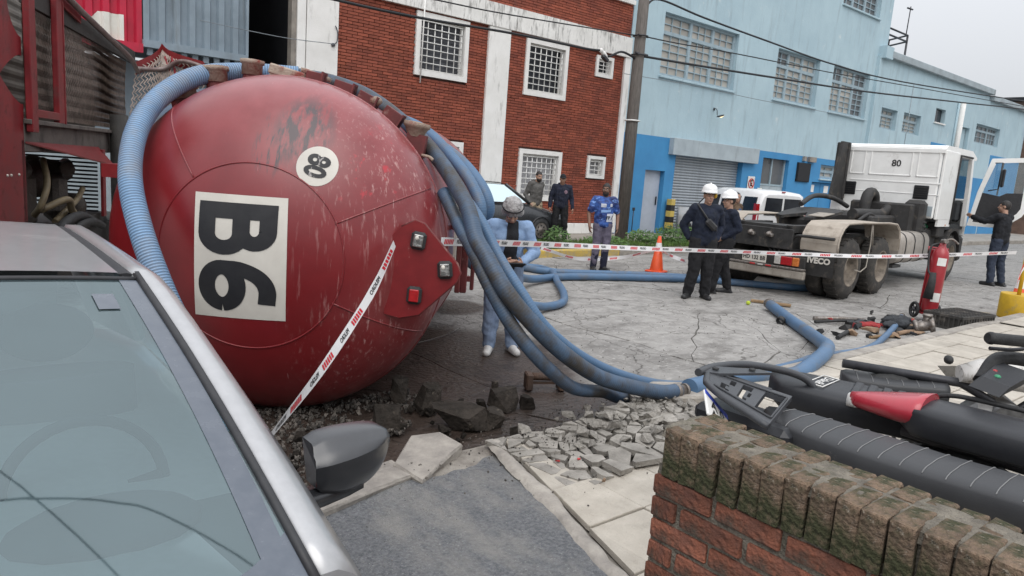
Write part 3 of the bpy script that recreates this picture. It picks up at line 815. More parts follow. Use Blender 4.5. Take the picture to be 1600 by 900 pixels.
# ---- low blue building
low = thing('low_blue_building', 'lower pale blue building with grey parapet stepping down beyond the tower', 'building')
LY = 14.86
lh = [(33.15, 34.8, 4.9, 5.8), (35.5, 37.45, 4.92, 5.83), (39.05, 40.3, 5.74, 6.42), (44.8, 48.6, 5.2, 6.22), (42.35, 43.9, 3.6, 5.85)]
m = MB()
for a, b, c, d in minus(32.3, 46.0, .14, 7.9, lh) + minus(46.0, 53.0, .14, 7.6, [lh[3]]): m.box(((a + b) / 2, LY + .15, (c + d) / 2), (b - a, .3, d - c))
m.build('wall', M_blue, low)
m = MB(); m.box((40, LY - .01, 1.7), (15, .02, 3.2)); m.box((50.3, LY - .01, 2.4), (5.2, .02, 4.6)); m.build('dado', M_dado, low)
m = MB(); m.box((40, LY - .015, 4.5), (1.9, .022, .5)); m.build('dado_patch', M_dado, low)
m = MB(); m.box((42.7, 19, 3.7), (20.7, 7.4, 7.4)); m.build('wall', M_blue, low)
M_par = mat('parapet_cement', (.36, .42, .45), (.27, .31, .33), 1.5, 6, .8, dirt=((.18, .19, .18), 1.5, .55, .8, ONE))
m = MB(); m.box((39.6, LY + .05, 8.02), (13.2, .5, .3), bev=.02); m.build('parapet', M_par, low)
m = MB(); m.box((49.6, LY + .05, 7.72), (6.8, .5, .28), bev=.02); m.build('parapet', M_par, low)
m = MB(); m.box((32.72, LY + .02, 8.05), (.7, .42, .5)); m.build('parapet', M_blue, low)
panes(low, 33.15, 34.8, 4.9, 5.8, (0, 1), 3, 5.5, 3, 1, LY + .22, M_pane)
panes(low, 35.5, 37.45, 4.92, 5.83, (0, 1), 3, 5.5, 3, 1, LY + .22, M_pane)
panes(low, 44.8, 48.6, 5.2, 6.22, (0, .6, 1), 3, 5.9, 2, 1, LY + .22, M_paned)
m = MB(); m.box((39.67, LY + .2, 6.08), (1.25, .02, .68)); m.build('window', M_dark, low)
m = MB(); m.box((43.1, LY + .2, 4.7), (1.5, .02, 2.25)); m.build('door', M_blue, low)
m = MB(); m.box((39.67, LY, 5.71), (1.4, .12, .06)); m.build('sill', M_wht2, low)
m = MB(); m.cyl((42.05, LY - .12, 3.0), (42.05, LY - .12, 7.0), .14, 10); m.build('drainpipe', M_wht2, low)
m = MB(); m.cyl((41.7, LY - .05, 3.0), (41.7, LY - .05, 7.0), .06, 8); m.build('drainpipe', M_blue, low)
m = MB(); m.cyl((36.0, LY - .02, 2.5), (36.0, LY - .02, 7.2), .016, 6); m.build('conduit', M_hood, low)
# rooftop frame on the tower side
t = thing('rooftop_tank_stand', 'rusty tubular steel stand with antenna on the roof of the low blue building', 'stand', (37.5, 16.5, 7.4))
m = MB()
xs = ((-1.4, 0), (.9, 0), (1.6, 1.2), (-1.4, 1.2))
for a, b in xs: m.cyl((a, b, 0), (a, b, 2.5), .05, 6)
for i in range(4):
    a, b = xs[i], xs[(i + 1) % 4]
    for z in (2.5, 2.2): m.cyl((a[0], a[1], z), (b[0], b[1], z), .045, 6)
m.build('frame', M_met, t)
m = MB(); m.cyl((.7, 0, 2.5), (.75, 0, 3.85), .025, 6); m.cyl((.4, 0, 3.72), (1.0, 0, 3.75), .04, 6); m.build('antenna', M_met, t)
m = MB(); m.box((-.9, .5, 1.5), (.9, .8, .5), bev=.05); m.build('water_box', M_dado, t)
# distant brick house at the street's end
M_dbr = mat('weathered_brick', (.2, .13, .1), (.12, .08, .065), 3, 6, .85)
t = thing('brick_house', 'distant brown brick house at the end of the street', 'house')
m = MB(); m.box((63, 19, 4.3), (16, 10, 8.6)); m.build('wall', M_dbr, t)
m = MB(); m.box((63, 19, 8.7), (16.6, 10.6, .25)); m.build('roof', M_blk, t)
m = MB(); m.box((57, 13.98, 5), (1.6, .06, 1.6)); o = m.build('window', M_dark, t)
m = MB(); m.box((57, 13.96, 4.15), (1.9, .2, .12)); m.build('sill', M_par, o)
t = thing('roof_mast', 'slanting steel mast on the distant brick house', 'mast', (57, 15, 8.8))
m = MB(); m.tube([(0, 0, 0), (3.6, 0, 4.4)], .09, 8); m.build('pole', M_met, t)
m = MB(); m.box((0, 0, .03), (.5, .5, .1)); m.build('base', M_met, t)
t = thing('apartment_block', 'pale building far down the street on the right', 'building')
m = MB(); m.box((120, 16, 4), (60, 12, 8)); m.build('wall', M_par, t)
m = MB(); m.box((120, 16, 8.1), (61, 12.6, .25)); m.build('roof', M_blk, t)
# ---- utility pole and overhead cables
M_pole = mat('weathered_pole', (.17, .152, .138), (.1, .09, .08), 9, 7, .85, bump=.6, bscale=50, stretch=(3, 3, .4))
t = thing('utility_pole', 'dark weathered utility pole between the brick and the blue building', 'pole', (15.32, 13.6, .14))
m = MB(); m.tube([(0, 0, 0), (0, 0, 4), (0, 0, 9.5)], [.18, .16, .13], 14); m.build('pole', M_pole, t)
for z in (5.05, 5.55, 3.3):
    m = MB(); m.tube([(.2 * math.cos(a), .2 * math.sin(a), z) for a in [i * PI / 8 for i in range(17)]], .022, 5, caps=False); m.build('strap', M_met if z > 4 else M_wht2, t)
m = MB(); m.cyl((-.25, -.1, 5.08), (.25, -.1, 5.08), .03, 6); m.cyl((-.2, -.1, 5.55), (.2, -.1, 5.55), .03, 6); m.build('crossarm', M_met, t)
M_cab = mat('black_cable', (.02, .022, .025), (.012, .012, .014), 8, 3, .6)
M_cabg = mat('faded_cable', (.22, .25, .27), (.16, .18, .2), 8, 3, .6)
def cable(pts, r, label, m_=None, far=None):
    q = MB(); q.tube(smooth_path(pts, 6), r, 6); o = q.build('overhead_cable', m_ or M_cab)
    tag(o, label, 'cable', 'overhead cables along the street')
cable([(15.39, 13.6, 6.48), (15.97, 13.6, 6.77), (18.02, 13.6, 6.67), (21.51, 13.6, 6.58), (25.83, 13.6, 6.5), (31.84, 13.6, 6.66), (47.4, 13.6, 7.67), (60, 13.6, 8.6)], .028, 'topmost black cable leaving the utility pole across the blue tower')
cable([(15.43, 13.6, 5.71), (16.97, 13.6, 5.77), (19.83, 13.6, 5.93), (25.91, 13.6, 6.2), (31.24, 13.6, 6.5), (47.53, 13.6, 7.4), (60, 13.6, 8.2)], .018, 'thin middle cable from the utility pole across the tower windows')
cable([(15.46, 13.6, 5.19), (18.28, 13.6, 5.32), (21.77, 13.6, 5.5), (28.59, 13.6, 5.87), (38.36, 13.6, 6.57), (47.65, 13.6, 7.25), (60, 13.6, 8.0)], .034, 'thick lowest cable from the utility pole across the blue buildings')
cable([(1.0, 13.6, 5.1), (8.36, 13.6, 5.31), (10.81, 13.6, 5.4), (15.41, 13.6, 5.7)], .016, 'thin cable crossing the white band above the barred windows')
cable([(0, 13.6, 5.0), (5.95, 13.6, 4.87), (8.23, 13.6, 4.88), (10.85, 13.6, 5.0), (13.17, 13.6, 5.04), (13.9, 13.6, 5.09)], .03, 'thick black cable across the brick front ending in a taped joint')
cable([(13.9, 13.6, 5.09), (14.15, 13.6, 4.98), (14.6, 13.6, 5.17), (15.05, 13.6, 5.12), (15.43, 13.6, 5.0)], .03, 'short sagging cable between the taped joint and the pole')
cable([(4.2, 14.7, 4.2), (5.07, 14.7, 4.17), (5.91, 14.7, 4.16), (6.95, 14.75, 4.22)], .008, 'thin faded wire across the dark doorway to the white pilaster', M_cabg)
cable([(15.9, 14.6, 4.84), (19.07, 14.6, 4.92), (23.58, 14.6, 4.93), (30, 14.6, 5.05)], .01, 'thin faded wire running below the tower windows', M_cabg)
t = thing('cable_joint', 'bundled pale insulator joint hanging on the thick cable by the small window', 'cable joint', (13.9, 13.6, 5.05))
m = MB(); m.tube(smooth_path([(-.1, 0, .06), (.05, 0, -.02), (.2, 0, -.12)]), [.035, .06, .06, .06, .055, .05, .05, .06, .06, .06, .06, .05, .05, .045, .04, .03, .02][:17], 8); m.build('sleeve', M_wht2, t)
m = MB(); m.box((.12, 0, -.14), (.24, .12, .1), rot=(0, .5, 0), bev=.02); m.build('clamp', M_met, t)
# ================================================================== overturned tanker
TR, TD, TL = 1.206, .75, 4.5
def tank_paint():
    m = mat('tank_red_paint', (.195, .0105, .014), (.15, .008, .0105), 2.2, 6, .32, rvar=.08, coat=.45, coatr=.32, bump=.12, bscale=3)
    t = m.node_tree; b = [n for n in t.nodes if n.type == 'BSDF_PRINCIPLED'][0]
    tc = [n for n in t.nodes if n.type == 'TEX_COORD'][0]
    L = t.links.new
    sp = t.nodes.new('ShaderNodeSeparateXYZ'); L(tc.outputs['Object'], sp.inputs[0])
    def math_(op, a, b_=None, c=None, clamp=False):
        n = t.nodes.new('ShaderNodeMath'); n.operation = op; n.use_clamp = clamp
        for i, q in enumerate((a, b_, c)):
            if q is None: continue
            if isinstance(q, (int, float)): n.inputs[i].default_value = q
            else: L(q, n.inputs[i])
        return n.outputs[0]
    def noise_(scale, stretch, rot=(0, 0, 0), det=7, loc=(0, 0, 0), rough=.65):
        mp = t.nodes.new('ShaderNodeMapping'); mp.inputs['Scale'].default_value = stretch; mp.inputs['Rotation'].default_value = rot; mp.inputs['Location'].default_value = loc
        L(tc.outputs['Object'], mp.inputs[0])
        n = t.nodes.new('ShaderNodeTexNoise'); n.inputs['Scale'].default_value = scale; n.inputs['Detail'].default_value = det; n.inputs['Roughness'].default_value = rough
        L(mp.outputs[0], n.inputs['Vector']); return n.outputs[0]
    def rng_(x, lo, hi):
        n = t.nodes.new('ShaderNodeMapRange'); n.inputs[1].default_value = lo; n.inputs[2].default_value = hi; L(x, n.inputs[0]); return n.outputs[0]
    X, Y, Z = sp.outputs
    def spot(x, z, rx, rz):
        dx = math_('DIVIDE', math_('SUBTRACT', X, x), rx); dz = math_('DIVIDE', math_('SUBTRACT', Z, z), rz)
        return math_('SQRT', math_('ADD', math_('MULTIPLY', dx, dx), math_('MULTIPLY', dz, dz)))
    C = b.inputs['Base Color'].links[0].from_socket; Rg = b.inputs['Roughness'].links[0].from_socket
    def over(fac, col, rough=None):
        nonlocal C, Rg
        mm = t.nodes.new('ShaderNodeMixRGB'); mm.inputs[2].default_value = c4(col); L(fac, mm.inputs[0]); L(C, mm.inputs[1]); C = mm.outputs[0]
        if rough is not None:
            q = t.nodes.new('ShaderNodeMix'); q.inputs[3].default_value = rough; L(fac, q.inputs[0]); L(Rg, q.inputs[2]); Rg = q.outputs[0]
    # dusty cylinder and outer shoulder (lies on the paint away from the crown of the end cap)
    r = math_('SQRT', math_('ADD', math_('MULTIPLY', X, X), math_('MULTIPLY', Z, Z)))
    dust = math_('MULTIPLY', rng_(noise_(3, (1, 1, 1)), .35, .7), math_('MULTIPLY', rng_(r, .6, 1.25), rng_(X, -.3, .9)))
    over(math_('MULTIPLY', dust, .34), (.36, .17, .165), .6)
    # pink sky sheen painted into the colour, patchy and stronger towards the top
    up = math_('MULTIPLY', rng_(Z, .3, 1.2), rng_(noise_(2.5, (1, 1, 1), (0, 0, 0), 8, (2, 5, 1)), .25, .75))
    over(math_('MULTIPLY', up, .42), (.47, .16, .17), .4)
    # long scour marks running down the side that hit the road
    st = rng_(noise_(13, (3.2, 3.2, .2), (0, .12, 0), 9), .56, .7)
    over(math_('MULTIPLY', math_('MULTIPLY', st, rng_(X, .15, .85)), .75), (.5, .3, .28), .7)
    st2 = rng_(noise_(15, (4, 4, .3), (0, -.5, 0), 8, (4, 2, 1)), .66, .74)
    over(math_('MULTIPLY', math_('MULTIPLY', st2, rng_(X, .1, .8)), .6), (.55, .4, .36), .7)
    # bright fresh red gouges
    rd = math_('MULTIPLY', rng_(noise_(7, (1.5, 1, 1)), .6, .66), rng_(spot(.72, .62, .3, .32), 1, .5))
    over(rd, (.4, .02, .03))
    # grey graze above the number disc
    sc = rng_(noise_(5, (3.2, 1, .9), (0, .5, 0), 7, (1, 0, 2)), .42, .52)
    fall = rng_(spot(.3, .82, .2, .25), 1.05, .6)
    over(math_('MULTIPLY', math_('MULTIPLY', sc, fall), .92), (.05, .042, .046), .55)
    sc = rng_(noise_(8, (5, 1, .6), (0, .6, 0), 7, (5, 0, 2)), .52, .6)
    over(math_('MULTIPLY', sc, rng_(spot(.12, .72, .12, .22), 1.05, .6)), (.05, .035, .04), .5)
    # thin scratches
    for i, (sx, rot) in enumerate(((9, .8), (7, -.7), (11, .3))):
        s_ = rng_(noise_(10, (sx, 1, .35), (0, rot, 0), 3, (i * 3, 1, 2), .4), .78, .8)
        over(math_('MULTIPLY', s_, .6), (.5, .3, .29))
    over(math_('MULTIPLY', rng_(noise_(45, (1, 1, 1)), .72, .76), .6), (.55, .4, .38))
    L(C, b.inputs['Base Color']); L(Rg, b.inputs['Roughness'])
    return m
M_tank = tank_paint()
M_red = mat('red_vehicle_paint', (.24, .018, .022), (.15, .012, .016), 5, 6, .45, dirt=((.07, .045, .04), 4, .56, .75, ONE))
M_redb = mat('scuffed_red_plate', (.2, .014, .016), (.145, .011, .013), 6, 6, .4, dirt=((.42, .25, .22), 14, .66, .72, (3, 3, .5)))
M_lab = mat('off_white_lettering_ground', (.62, .59, .53), (.52, .49, .44), 3, 7, .6, dirt=((.3, .27, .24), 9, .66, .78, ONE))
M_ltr = mat('black_lettering', (.012, .012, .015), (.02, .02, .022), 8, 6, .55, dirt=((.3, .12, .12), 22, .72, .76, ONE))
M_ltw = mat('worn_black_lettering', (.02, .02, .022), (.03, .03, .03), 8, 6, .6, dirt=((.5, .47, .45), 11, .57, .64, (3, 1, 1)))
M_rub = mat('black_rubber', (.018, .018, .019), (.03, .03, .03), 14, 5, .65, bump=.2, bscale=80)
M_cap = mat('beige_weathered_fitting', (.38, .31, .25), (.24, .17, .13), 9, 6, .7, bump=.4, bscale=60, dirt=((.22, .05, .04), 9, .52, .68, ONE))
M_maroon = mat('maroon_fitting', (.16, .03, .03), (.1, .022, .022), 9, 6, .6, dirt=((.3, .2, .17), 10, .58, .72, ONE))
M_chrome = mat('lamp_reflector', (.45, .44, .42), (.2, .2, .19), 30, 5, .3, metal=.9, bump=.5, bscale=30)
M_rlens = mat('red_lens', (.4, .012, .015), (.3, .01, .012), 30, 3, .15, coat=.5)
tk = thing('tank_trailer', 'big red tank lying on its side with B6 and 80 painted on its round end', 'tanker', (2.02, 5.05, 0), R_(49.4 - 90))
def dome_y(x, z, off=0):
    q = 1 - (x * x + z * z) / TR ** 2
    return -TD * math.sqrt(max(q, 1e-5)) - off
TC = Matrix.Translation(V((0, 0, 1.178)))
m = MB()
prof = []
for i in range(29):
    a = PI / 2 * i / 28; prof.append((max(.001, TR * math.sin(a)), -TD * math.cos(a)))
rot = Matrix.Rotation(R_(-90), 4, 'X')            # lathe axis z becomes tank axis y
m.lathe(prof + [(TR, TL * k / 6) for k in range(1, 7)] + [(TR * math.cos(PI / 2 * i / 10) + .001, TL + .5 * math.sin(PI / 2 * i / 10)) for i in range(1, 11)], 96, M=rot)
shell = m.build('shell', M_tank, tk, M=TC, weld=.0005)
def on_dome(x, z, off): return V((x, dome_y(x, z, off), z))
m = MB()
ring = [on_dome(.6 * math.cos(a) + .02, .6 * math.sin(a), .001) for a in [i * 2 * PI / 80 for i in range(81)]]
m.tube(ring, .006, 6, caps=False)
for an in (25, 127, 231, 334):
    a = R_(an); m.tube([on_dome(math.cos(a) * r + .02 * (1.2 - r), math.sin(a) * r, .001) for r in [.6 + .59 * i / 14 for i in range(15)]], .006, 6)
m.tube([(TR * math.cos(a), .0, TR * math.sin(a)) for a in [i * 2 * PI / 90 for i in range(91)]], .009, 6, caps=False)
m.tube([(TR * math.cos(a), 1.5, TR * math.sin(a)) for a in [i * 2 * PI / 90 for i in range(91)]], .009, 6, caps=False)
m.build('weld_seam', M_tank, tk, M=TC)
# painted panel and letters follow the curve of the end cap
m = MB(); m.grid(lambda u, v: on_dome(-.325 + .59 * u + .012 * math.sin(v * 3), -.395 + .79 * v, .003), 24, 32, sm=True)
pn = m.build('number_panel', M_lab, tk, M=TC)
def dome_text(txt, size, bold, cx, cz, tilt, off, mt, name, sx=1, sy=1, parent=tk, M=TC):
    vs, fs = text_mesh(txt, size, bold, cuts=.05)
    xs = [p[0] for p in vs]; ys = [p[1] for p in vs]; mx, my = (min(xs) + max(xs)) / 2, (min(ys) + max(ys)) / 2
    c, s = math.cos(tilt), math.sin(tilt); out = []
    for p in vs:
        x, y = (p[0] - mx) * sx, (p[1] - my) * sy
        u, v = y, -x                                   # turned a quarter clockwise
        u, v = u * c - v * s, u * s + v * c
        out.append(on_dome(cx + u, cz + v, off))
    q = MB(); q.add(out, fs); return q.build(name, mt, parent, M=M, fix=False)
def stroke(mb, pts, wd, off):
    """a broad painted stroke laid on the end cap; the letter runs downwards, its head to the right"""
    P = [V((a, b, 0)) for a, b in pts]; L, R2 = [], []
    for i, p in enumerate(P):
        d = (P[min(i + 1, len(P) - 1)] - P[max(i - 1, 0)]).normalized(); n_ = V((-d.y, d.x, 0)) * wd / 2; L.append(p + n_); R2.append(p - n_)
    f = lambda q: on_dome(-.285 + .5 * q.y, q.z - q.x * .42, off)
    rows = [[f(a.lerp(b, k / 4) + V((0, 0, pts_z))) for k in range(5)] for a, b in zip(L, R2)]
    mb.loft(rows, caps=False, closed=False)
def arc2(cx, cy, rx, ry, a0, a1, n=14): return [(cx + rx * math.cos(R_(a0 + (a1 - a0) * i / n)), cy + ry * math.sin(R_(a0 + (a1 - a0) * i / n))) for i in range(n + 1)]
def seg(a, b, n=10): return [(a[0] + (b[0] - a[0]) * i / n, a[1] + (b[1] - a[1]) * i / n) for i in range(n + 1)]
pts_z = .345; m = MB()
stroke(m, seg((.12, 0), (.12, 1), 16), .24, .006)
stroke(m, seg((.1, .89), (.4, .89)) + arc2(.4, .72, .19, .17, 88, -88) + seg((.38, .55), (.1, .55)), .22, .0064)
stroke(m, seg((.1, .552), (.44, .552)) + arc2(.46, .33, .21, .22, 88, -88) + seg((.44, .11), (.1, .11)), .22, .0068)
m.build('letter', M_ltr, tk, M=TC, fix=False)
pts_z = -.015; m = MB()
stroke(m, arc2(.4, .31, .285, .2, 0, 360, 36), .22, .006)
stroke(m, smooth_path([(.115, .33, 0), (.13, .56, 0), (.24, .78, 0), (.42, .885, 0), (.66, .875, 0)], 8) and [(p.x, p.y) for p in smooth_path([(.115, .33, 0), (.13, .56, 0), (.24, .78, 0), (.42, .885, 0), (.66, .875, 0)], 8)], .22, .0064)
m.build('digit', M_ltr, tk, M=TC, fix=False)
m = MB()
n = 40
ringp = lambda r: [on_dome(.415 + r * math.cos(a), .606 + r * math.sin(a), .003) for a in [i * 2 * PI / n for i in range(n)]]
m.loft([ringp(r) for r in (.001, .03, .06, .09, .115, .125)], caps=False); m.build('number_disc', M_lab, tk, M=TC, fix=False)
dome_text('80', .165, .006, .415, .606, R_(-14), .006, M_ltw, 'lettering', .86, 1.12)
# rear lamp bracket
pl = [(.86, .16), (.95, .25), (1.04, .30), (1.1, .28), (1.33, .03), (1.355, -.03), (1.33, -.09), (1.09, -.33), (.96, -.36), (.86, -.34)]
m = MB(); Mx = Matrix(((1, 0, 0, 0), (0, 0, 1, -.49), (0, 1, 0, 0), (0, 0, 0, 1)))
m.prism(pl, .012, Mx); bp_ = m.build('lamp_bracket', M_redb, tk, M=TC)
m = MB(); m.tube([(p[0], -.475, p[1]) for p in pl[1:-1]], .011, 6); m.build('bracket_rim', M_maroon, tk, M=TC)
m = MB(); m.box((1.12, -.2, -.02), (.03, .56, .42)); m.box((1.0, -.25, .2), (.2, .46, .02)); m.box((1.05, -.25, -.25), (.2, .46, .02)); m.build('bracket_web', M_red, tk, M=TC)
def lamp(x, z, lens, tilt):
    L = MB(); T = Matrix.Translation(V((x, -.5, z))) @ Matrix.Rotation(tilt, 4, 'Y')
    L.box((0, -.012, 0), (.1, .04, .12), bev=.018, M=T); o = L.build('lamp', M_rub, tk, M=TC)
    q = MB(); q.box((0, -.034, 0), (.064, .012, .084), bev=.01, M=T)
    q.build('lens', lens, o)
    if lens is M_chrome:
        q = MB(); q.ell((-.008, -.045, .02), (.014, .012, .016), 8, 6, M=T); q.build('bulb', M_lab, o)
lamp(1.07, .17, M_chrome, .12); lamp(1.255, -.01, M_chrome, -.1); lamp(1.06, -.195, M_rlens, .05)
# fittings over the crown of the lying tank
def cap(x, z, y, h, r, tilt, k=1):
    T = Matrix.Translation(V((x, y, z))) @ Matrix.Rotation(tilt, 4, 'Y')
    q = MB(); q.lathe([(r * .85, -.2), (r * .85, h * .45)], 18, M=T); q.build('fitting_neck', M_maroon, tk, M=TC)
    q = MB(); q.lathe([(.001, h * .42), (r, h * .42), (r * 1.02, h * .82), (r * 1.18, h * .84), (r * 1.2, h * .98), (r * .9, h), (.001, h)], 18, M=T); q.build('fitting_cap', M_cap, tk, M=TC)
cap(-.56, 1.06, .16, .2, .08, R_(-4)); cap(-.33, 1.14, .22, .19, .072, R_(2)); cap(-.77, .93, .12, .17, .1, R_(-14))
q = MB(); T = Matrix.Translation(V((-.03, .16, 1.24))) @ Matrix.Rotation(R_(13), 4, 'Y')
q.box((0, 0, 0), (.27, .12, .075), bev=.01, M=T); q.box((-.02, 0, -.05), (.2, .1, .05), M=T); q.build('wooden_chock', M_cap, tk, M=TC)
q = MB(); T = Matrix.Translation(V((.15, .2, 1.235))) @ Matrix.Rotation(R_(16), 4, 'Y'); q.lathe([(.001, 0), (.11, 0), (.115, .03), (.09, .035), (.001, .03)], 16, M=T); q.build('fitting_cap', M_cap, tk, M=TC)
for x, z, w_, h_, tl in ((.18, 1.21, .13, .1, 8), (.39, 1.155, .15, .1, 15), (.56, 1.085, .15, .1, 24), (.735, .97, .15, .14, 32)):
    q = MB(); T = Matrix.Translation(V((x, .12, z))) @ Matrix.Rotation(R_(tl), 4, 'Y')
    q.box((0, 0, 0), (w_, .09, h_), bev=.004, M=T); q.box((w_ / 2 - .006, -.02, .0), (.012, .12, h_ + .02), M=T); q.build('hose_bracket', M_maroon, tk, M=TC)
q = MB(); T = Matrix.Translation(V((.915, .1, .86))) @ Matrix.Rotation(R_(8), 4, 'Y')
q.box((.02, 0, -.06), (.14, .1, .16), M=T); q.build('hose_bracket', M_maroon, tk, M=TC)
q = MB(); q.lathe([(.055, 0), (.085, .06), (.1, .07), (.1, .1), (.05, .105), (.001, .09)], 12, M=T); q.build('fitting_cap', M_cap, tk, M=TC)
q = MB(); q.tube(smooth_path([(.98, .05, .73), (1.04, .0, .72), (1.07, -.01, .7)]), .012, 6); q.build('hook', M_cap, tk, M=TC)
q = MB(); q.ell((.62, .1, 1.09), (.05, .04, .035), 8, 6); q.build('hardened_lump', M_cap, tk, M=TC)
# gear under the far flank, seen past the end cap's edge
for x, y, z, d in ((1.31, .38, 0, (.05, .06, .62)), (1.37, .48, -.02, (.03, .05, .56)), (1.27, .3, .05, (.04, .04, .7))):
    q = MB(); q.box((x, y, z), d, bev=.006); q.build('side_bar', M_maroon, tk, M=TC)
q = MB(); q.box((1.24, .25, .12), (.02, .08, .55)); q.build('side_flange', M_lab, tk, M=TC)
for z in (.2, -.2):
    q = MB(); q.box((1.24, .4, z), (.24, .05, .04)); q.build('side_bar', M_maroon, tk, M=TC)
# underframe, now facing the other vehicle
for y in (.6, 2.4, 4.0):
    q = MB(); q.box((-1.2, y, 0), (.25, .12, 1.2)); q.build('cradle', M_red, tk, M=TC)
for z in (-.45, .45):
    q = MB(); q.box((-1.36, 2.3, z), (.12, 4.3, .1)); q.build('chassis_rail', M_red, tk, M=TC)
# ================================================================== hoses
def hose_mat(name, c1, c2, dirtc, dlo, dhi, lo_=.72, hi_=1.12, bmp=.5):
    m = mat(name, c1, c2, 5, 5, .5, dirt=(dirtc, 3.2, dlo, dhi, ONE), dirt2=(dirtc, 30, .62, .72, ONE))
    t = m.node_tree; b = [n for n in t.nodes if n.type == 'BSDF_PRINCIPLED'][0]; L = t.links.new
    uv = t.nodes.new('ShaderNodeUVMap'); uv.uv_map = 'uv'
    sp = t.nodes.new('ShaderNodeSeparateXYZ'); L(uv.outputs[0], sp.inputs[0])
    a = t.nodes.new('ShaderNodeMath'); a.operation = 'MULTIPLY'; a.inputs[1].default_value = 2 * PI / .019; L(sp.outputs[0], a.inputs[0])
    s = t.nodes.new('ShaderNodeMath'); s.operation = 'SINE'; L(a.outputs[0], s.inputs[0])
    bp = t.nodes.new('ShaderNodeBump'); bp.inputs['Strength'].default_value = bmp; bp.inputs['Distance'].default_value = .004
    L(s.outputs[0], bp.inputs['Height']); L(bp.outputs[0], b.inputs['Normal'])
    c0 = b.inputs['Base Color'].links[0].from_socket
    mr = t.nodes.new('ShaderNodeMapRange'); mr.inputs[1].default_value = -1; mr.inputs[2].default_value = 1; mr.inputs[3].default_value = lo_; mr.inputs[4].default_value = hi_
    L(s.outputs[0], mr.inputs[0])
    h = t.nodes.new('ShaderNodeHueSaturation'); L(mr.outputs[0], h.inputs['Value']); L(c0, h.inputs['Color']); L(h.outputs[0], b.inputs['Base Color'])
    return m
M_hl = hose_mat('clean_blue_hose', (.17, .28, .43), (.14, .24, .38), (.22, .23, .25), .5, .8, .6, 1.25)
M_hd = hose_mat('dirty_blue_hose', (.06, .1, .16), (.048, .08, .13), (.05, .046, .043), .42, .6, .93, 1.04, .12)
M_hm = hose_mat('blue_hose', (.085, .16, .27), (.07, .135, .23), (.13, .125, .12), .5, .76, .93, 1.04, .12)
M_stl = mat('oxidised_steel', (.3, .28, .26), (.16, .13, .11), 25, 5, .45, metal=.6)
GH = 'blue suction hoses round the tank'
def hose(pts, label, m_, r=.065, n=8, ends=()):
    P = smooth_path(pts, n); q = MB(); q.tube(P, r, 16); o = q.build('suction_hose', m_); tag(o, label, 'hose', GH)
    for e in ends:
        a, b = (P[0], P[1]) if e == 0 else (P[-1], P[-2]); d = (a - b).normalized()
        q = MB(); q.tube([a - d * .05, a - d * .01, a + d * .0, a + d * .1], [r * 1.04, r * 1.04, r * .8, r * .8], 14); q.tube([a + d * .06, a + d * .085], [r * 1.0, r * 1.0], 14)
        q.build('coupling', M_stl, o)
    return o
hose([(1.3, 4.1, .2), (1.2, 4.25, .6), (1.07, 4.47, 1.0), (1.0, 4.72, 1.37), (1.0, 4.94, 1.66), (1.1, 5.19, 1.94), (1.29, 5.41, 2.17), (1.57, 5.54, 2.35), (1.93, 5.62, 2.43), (2.3, 5.5, 2.45)],
     'pale blue hose arching up from behind the silver car round the tank', M_hl, .07)
hose([(2.3, 5.5, 2.45), (2.52, 5.4, 2.43), (2.74, 5.2, 2.34), (2.88, 4.85, 2.14), (2.94, 4.45, 1.89), (2.92, 4.04, 1.59), (2.9, 3.88, 1.38), (2.92, 3.77, 1.26), (2.98, 3.61, 1.05), (3.14, 3.5, .84), (3.39, 3.43, .62), (3.75, 3.42, .41), (4.1, 3.38, .29), (4.4, 3.34, .22), (4.62, 3.33, .2)],
     'thick dirty blue hose over the tank crown falling to the broken kerb', M_hd, .057, ends=(1,))
hose([(2.9, 4.3, 1.66), (2.88, 4.05, 1.44), (2.89, 3.9, 1.3), (2.92, 3.75, 1.1), (3.0, 3.61, .87), (3.12, 3.49, .67), (3.31, 3.44, .49), (3.57, 3.46, .33), (3.95, 3.53, .23), (4.2, 3.58, .13), (4.5, 3.66, .07), (4.9, 3.75, .07)],
     'dark grimy hose hanging just under the thick dirty one', M_hd, .048)
hose([(2.98, 5.2, 2.12), (3.1, 4.8, 1.93), (3.16, 4.5, 1.69), (3.21, 4.24, 1.46), (3.23, 4.02, 1.22), (3.28, 3.81, 1.0), (3.41, 3.66, .76), (3.72, 3.6, .53), (4.16, 3.6, .33), (4.77, 3.68, .14), (5.15, 3.66, .08), (5.5, 3.68, .07), (6.1, 3.6, .07), (6.9, 3.6, .07), (7.5, 3.66, .07), (8.19, 3.55, .08), (8.78, 3.6, .08), (9.47, 3.78, .07), (10.44, 4.05, .07), (11.4, 4.34, .09)],
     'cleaner bright blue hose beside the dirty ones running on along the near kerb', M_hm, .04, ends=(1,))
hose([(2.4, 6.9, 1.9), (1.95, 6.45, 2.25), (1.68, 6.08, 2.2), (1.38, 5.79, 2.0), (1.24, 5.55, 1.8), (1.2, 5.4, 1.5)],
     'second blue hose tucked behind the arch at the tank shoulder', M_hd, .06)
hose([(3.4, 6.6, 2.36), (3.85, 6.2, 2.2), (4.0, 5.8, 1.92), (4.04, 5.45, 1.62), (4.06, 5.38, 1.38), (4.15, 5.75, 1.1), (4.5, 6.1, .85), (5.0, 6.3, .6), (5.7, 6.6, .25), (6.3, 6.85, .09), (6.85, 7.05, .07), (7.4, 7.6, .08), (8.1, 8.5, .08), (8.75, 9.3, .07), (8.95, 9.85, .07), (8.7, 10.15, .07), (8.3, 10.2, .07)],
     'blue hose looping on the road behind the worker in the hair net', M_hm, .056, ends=(1,))
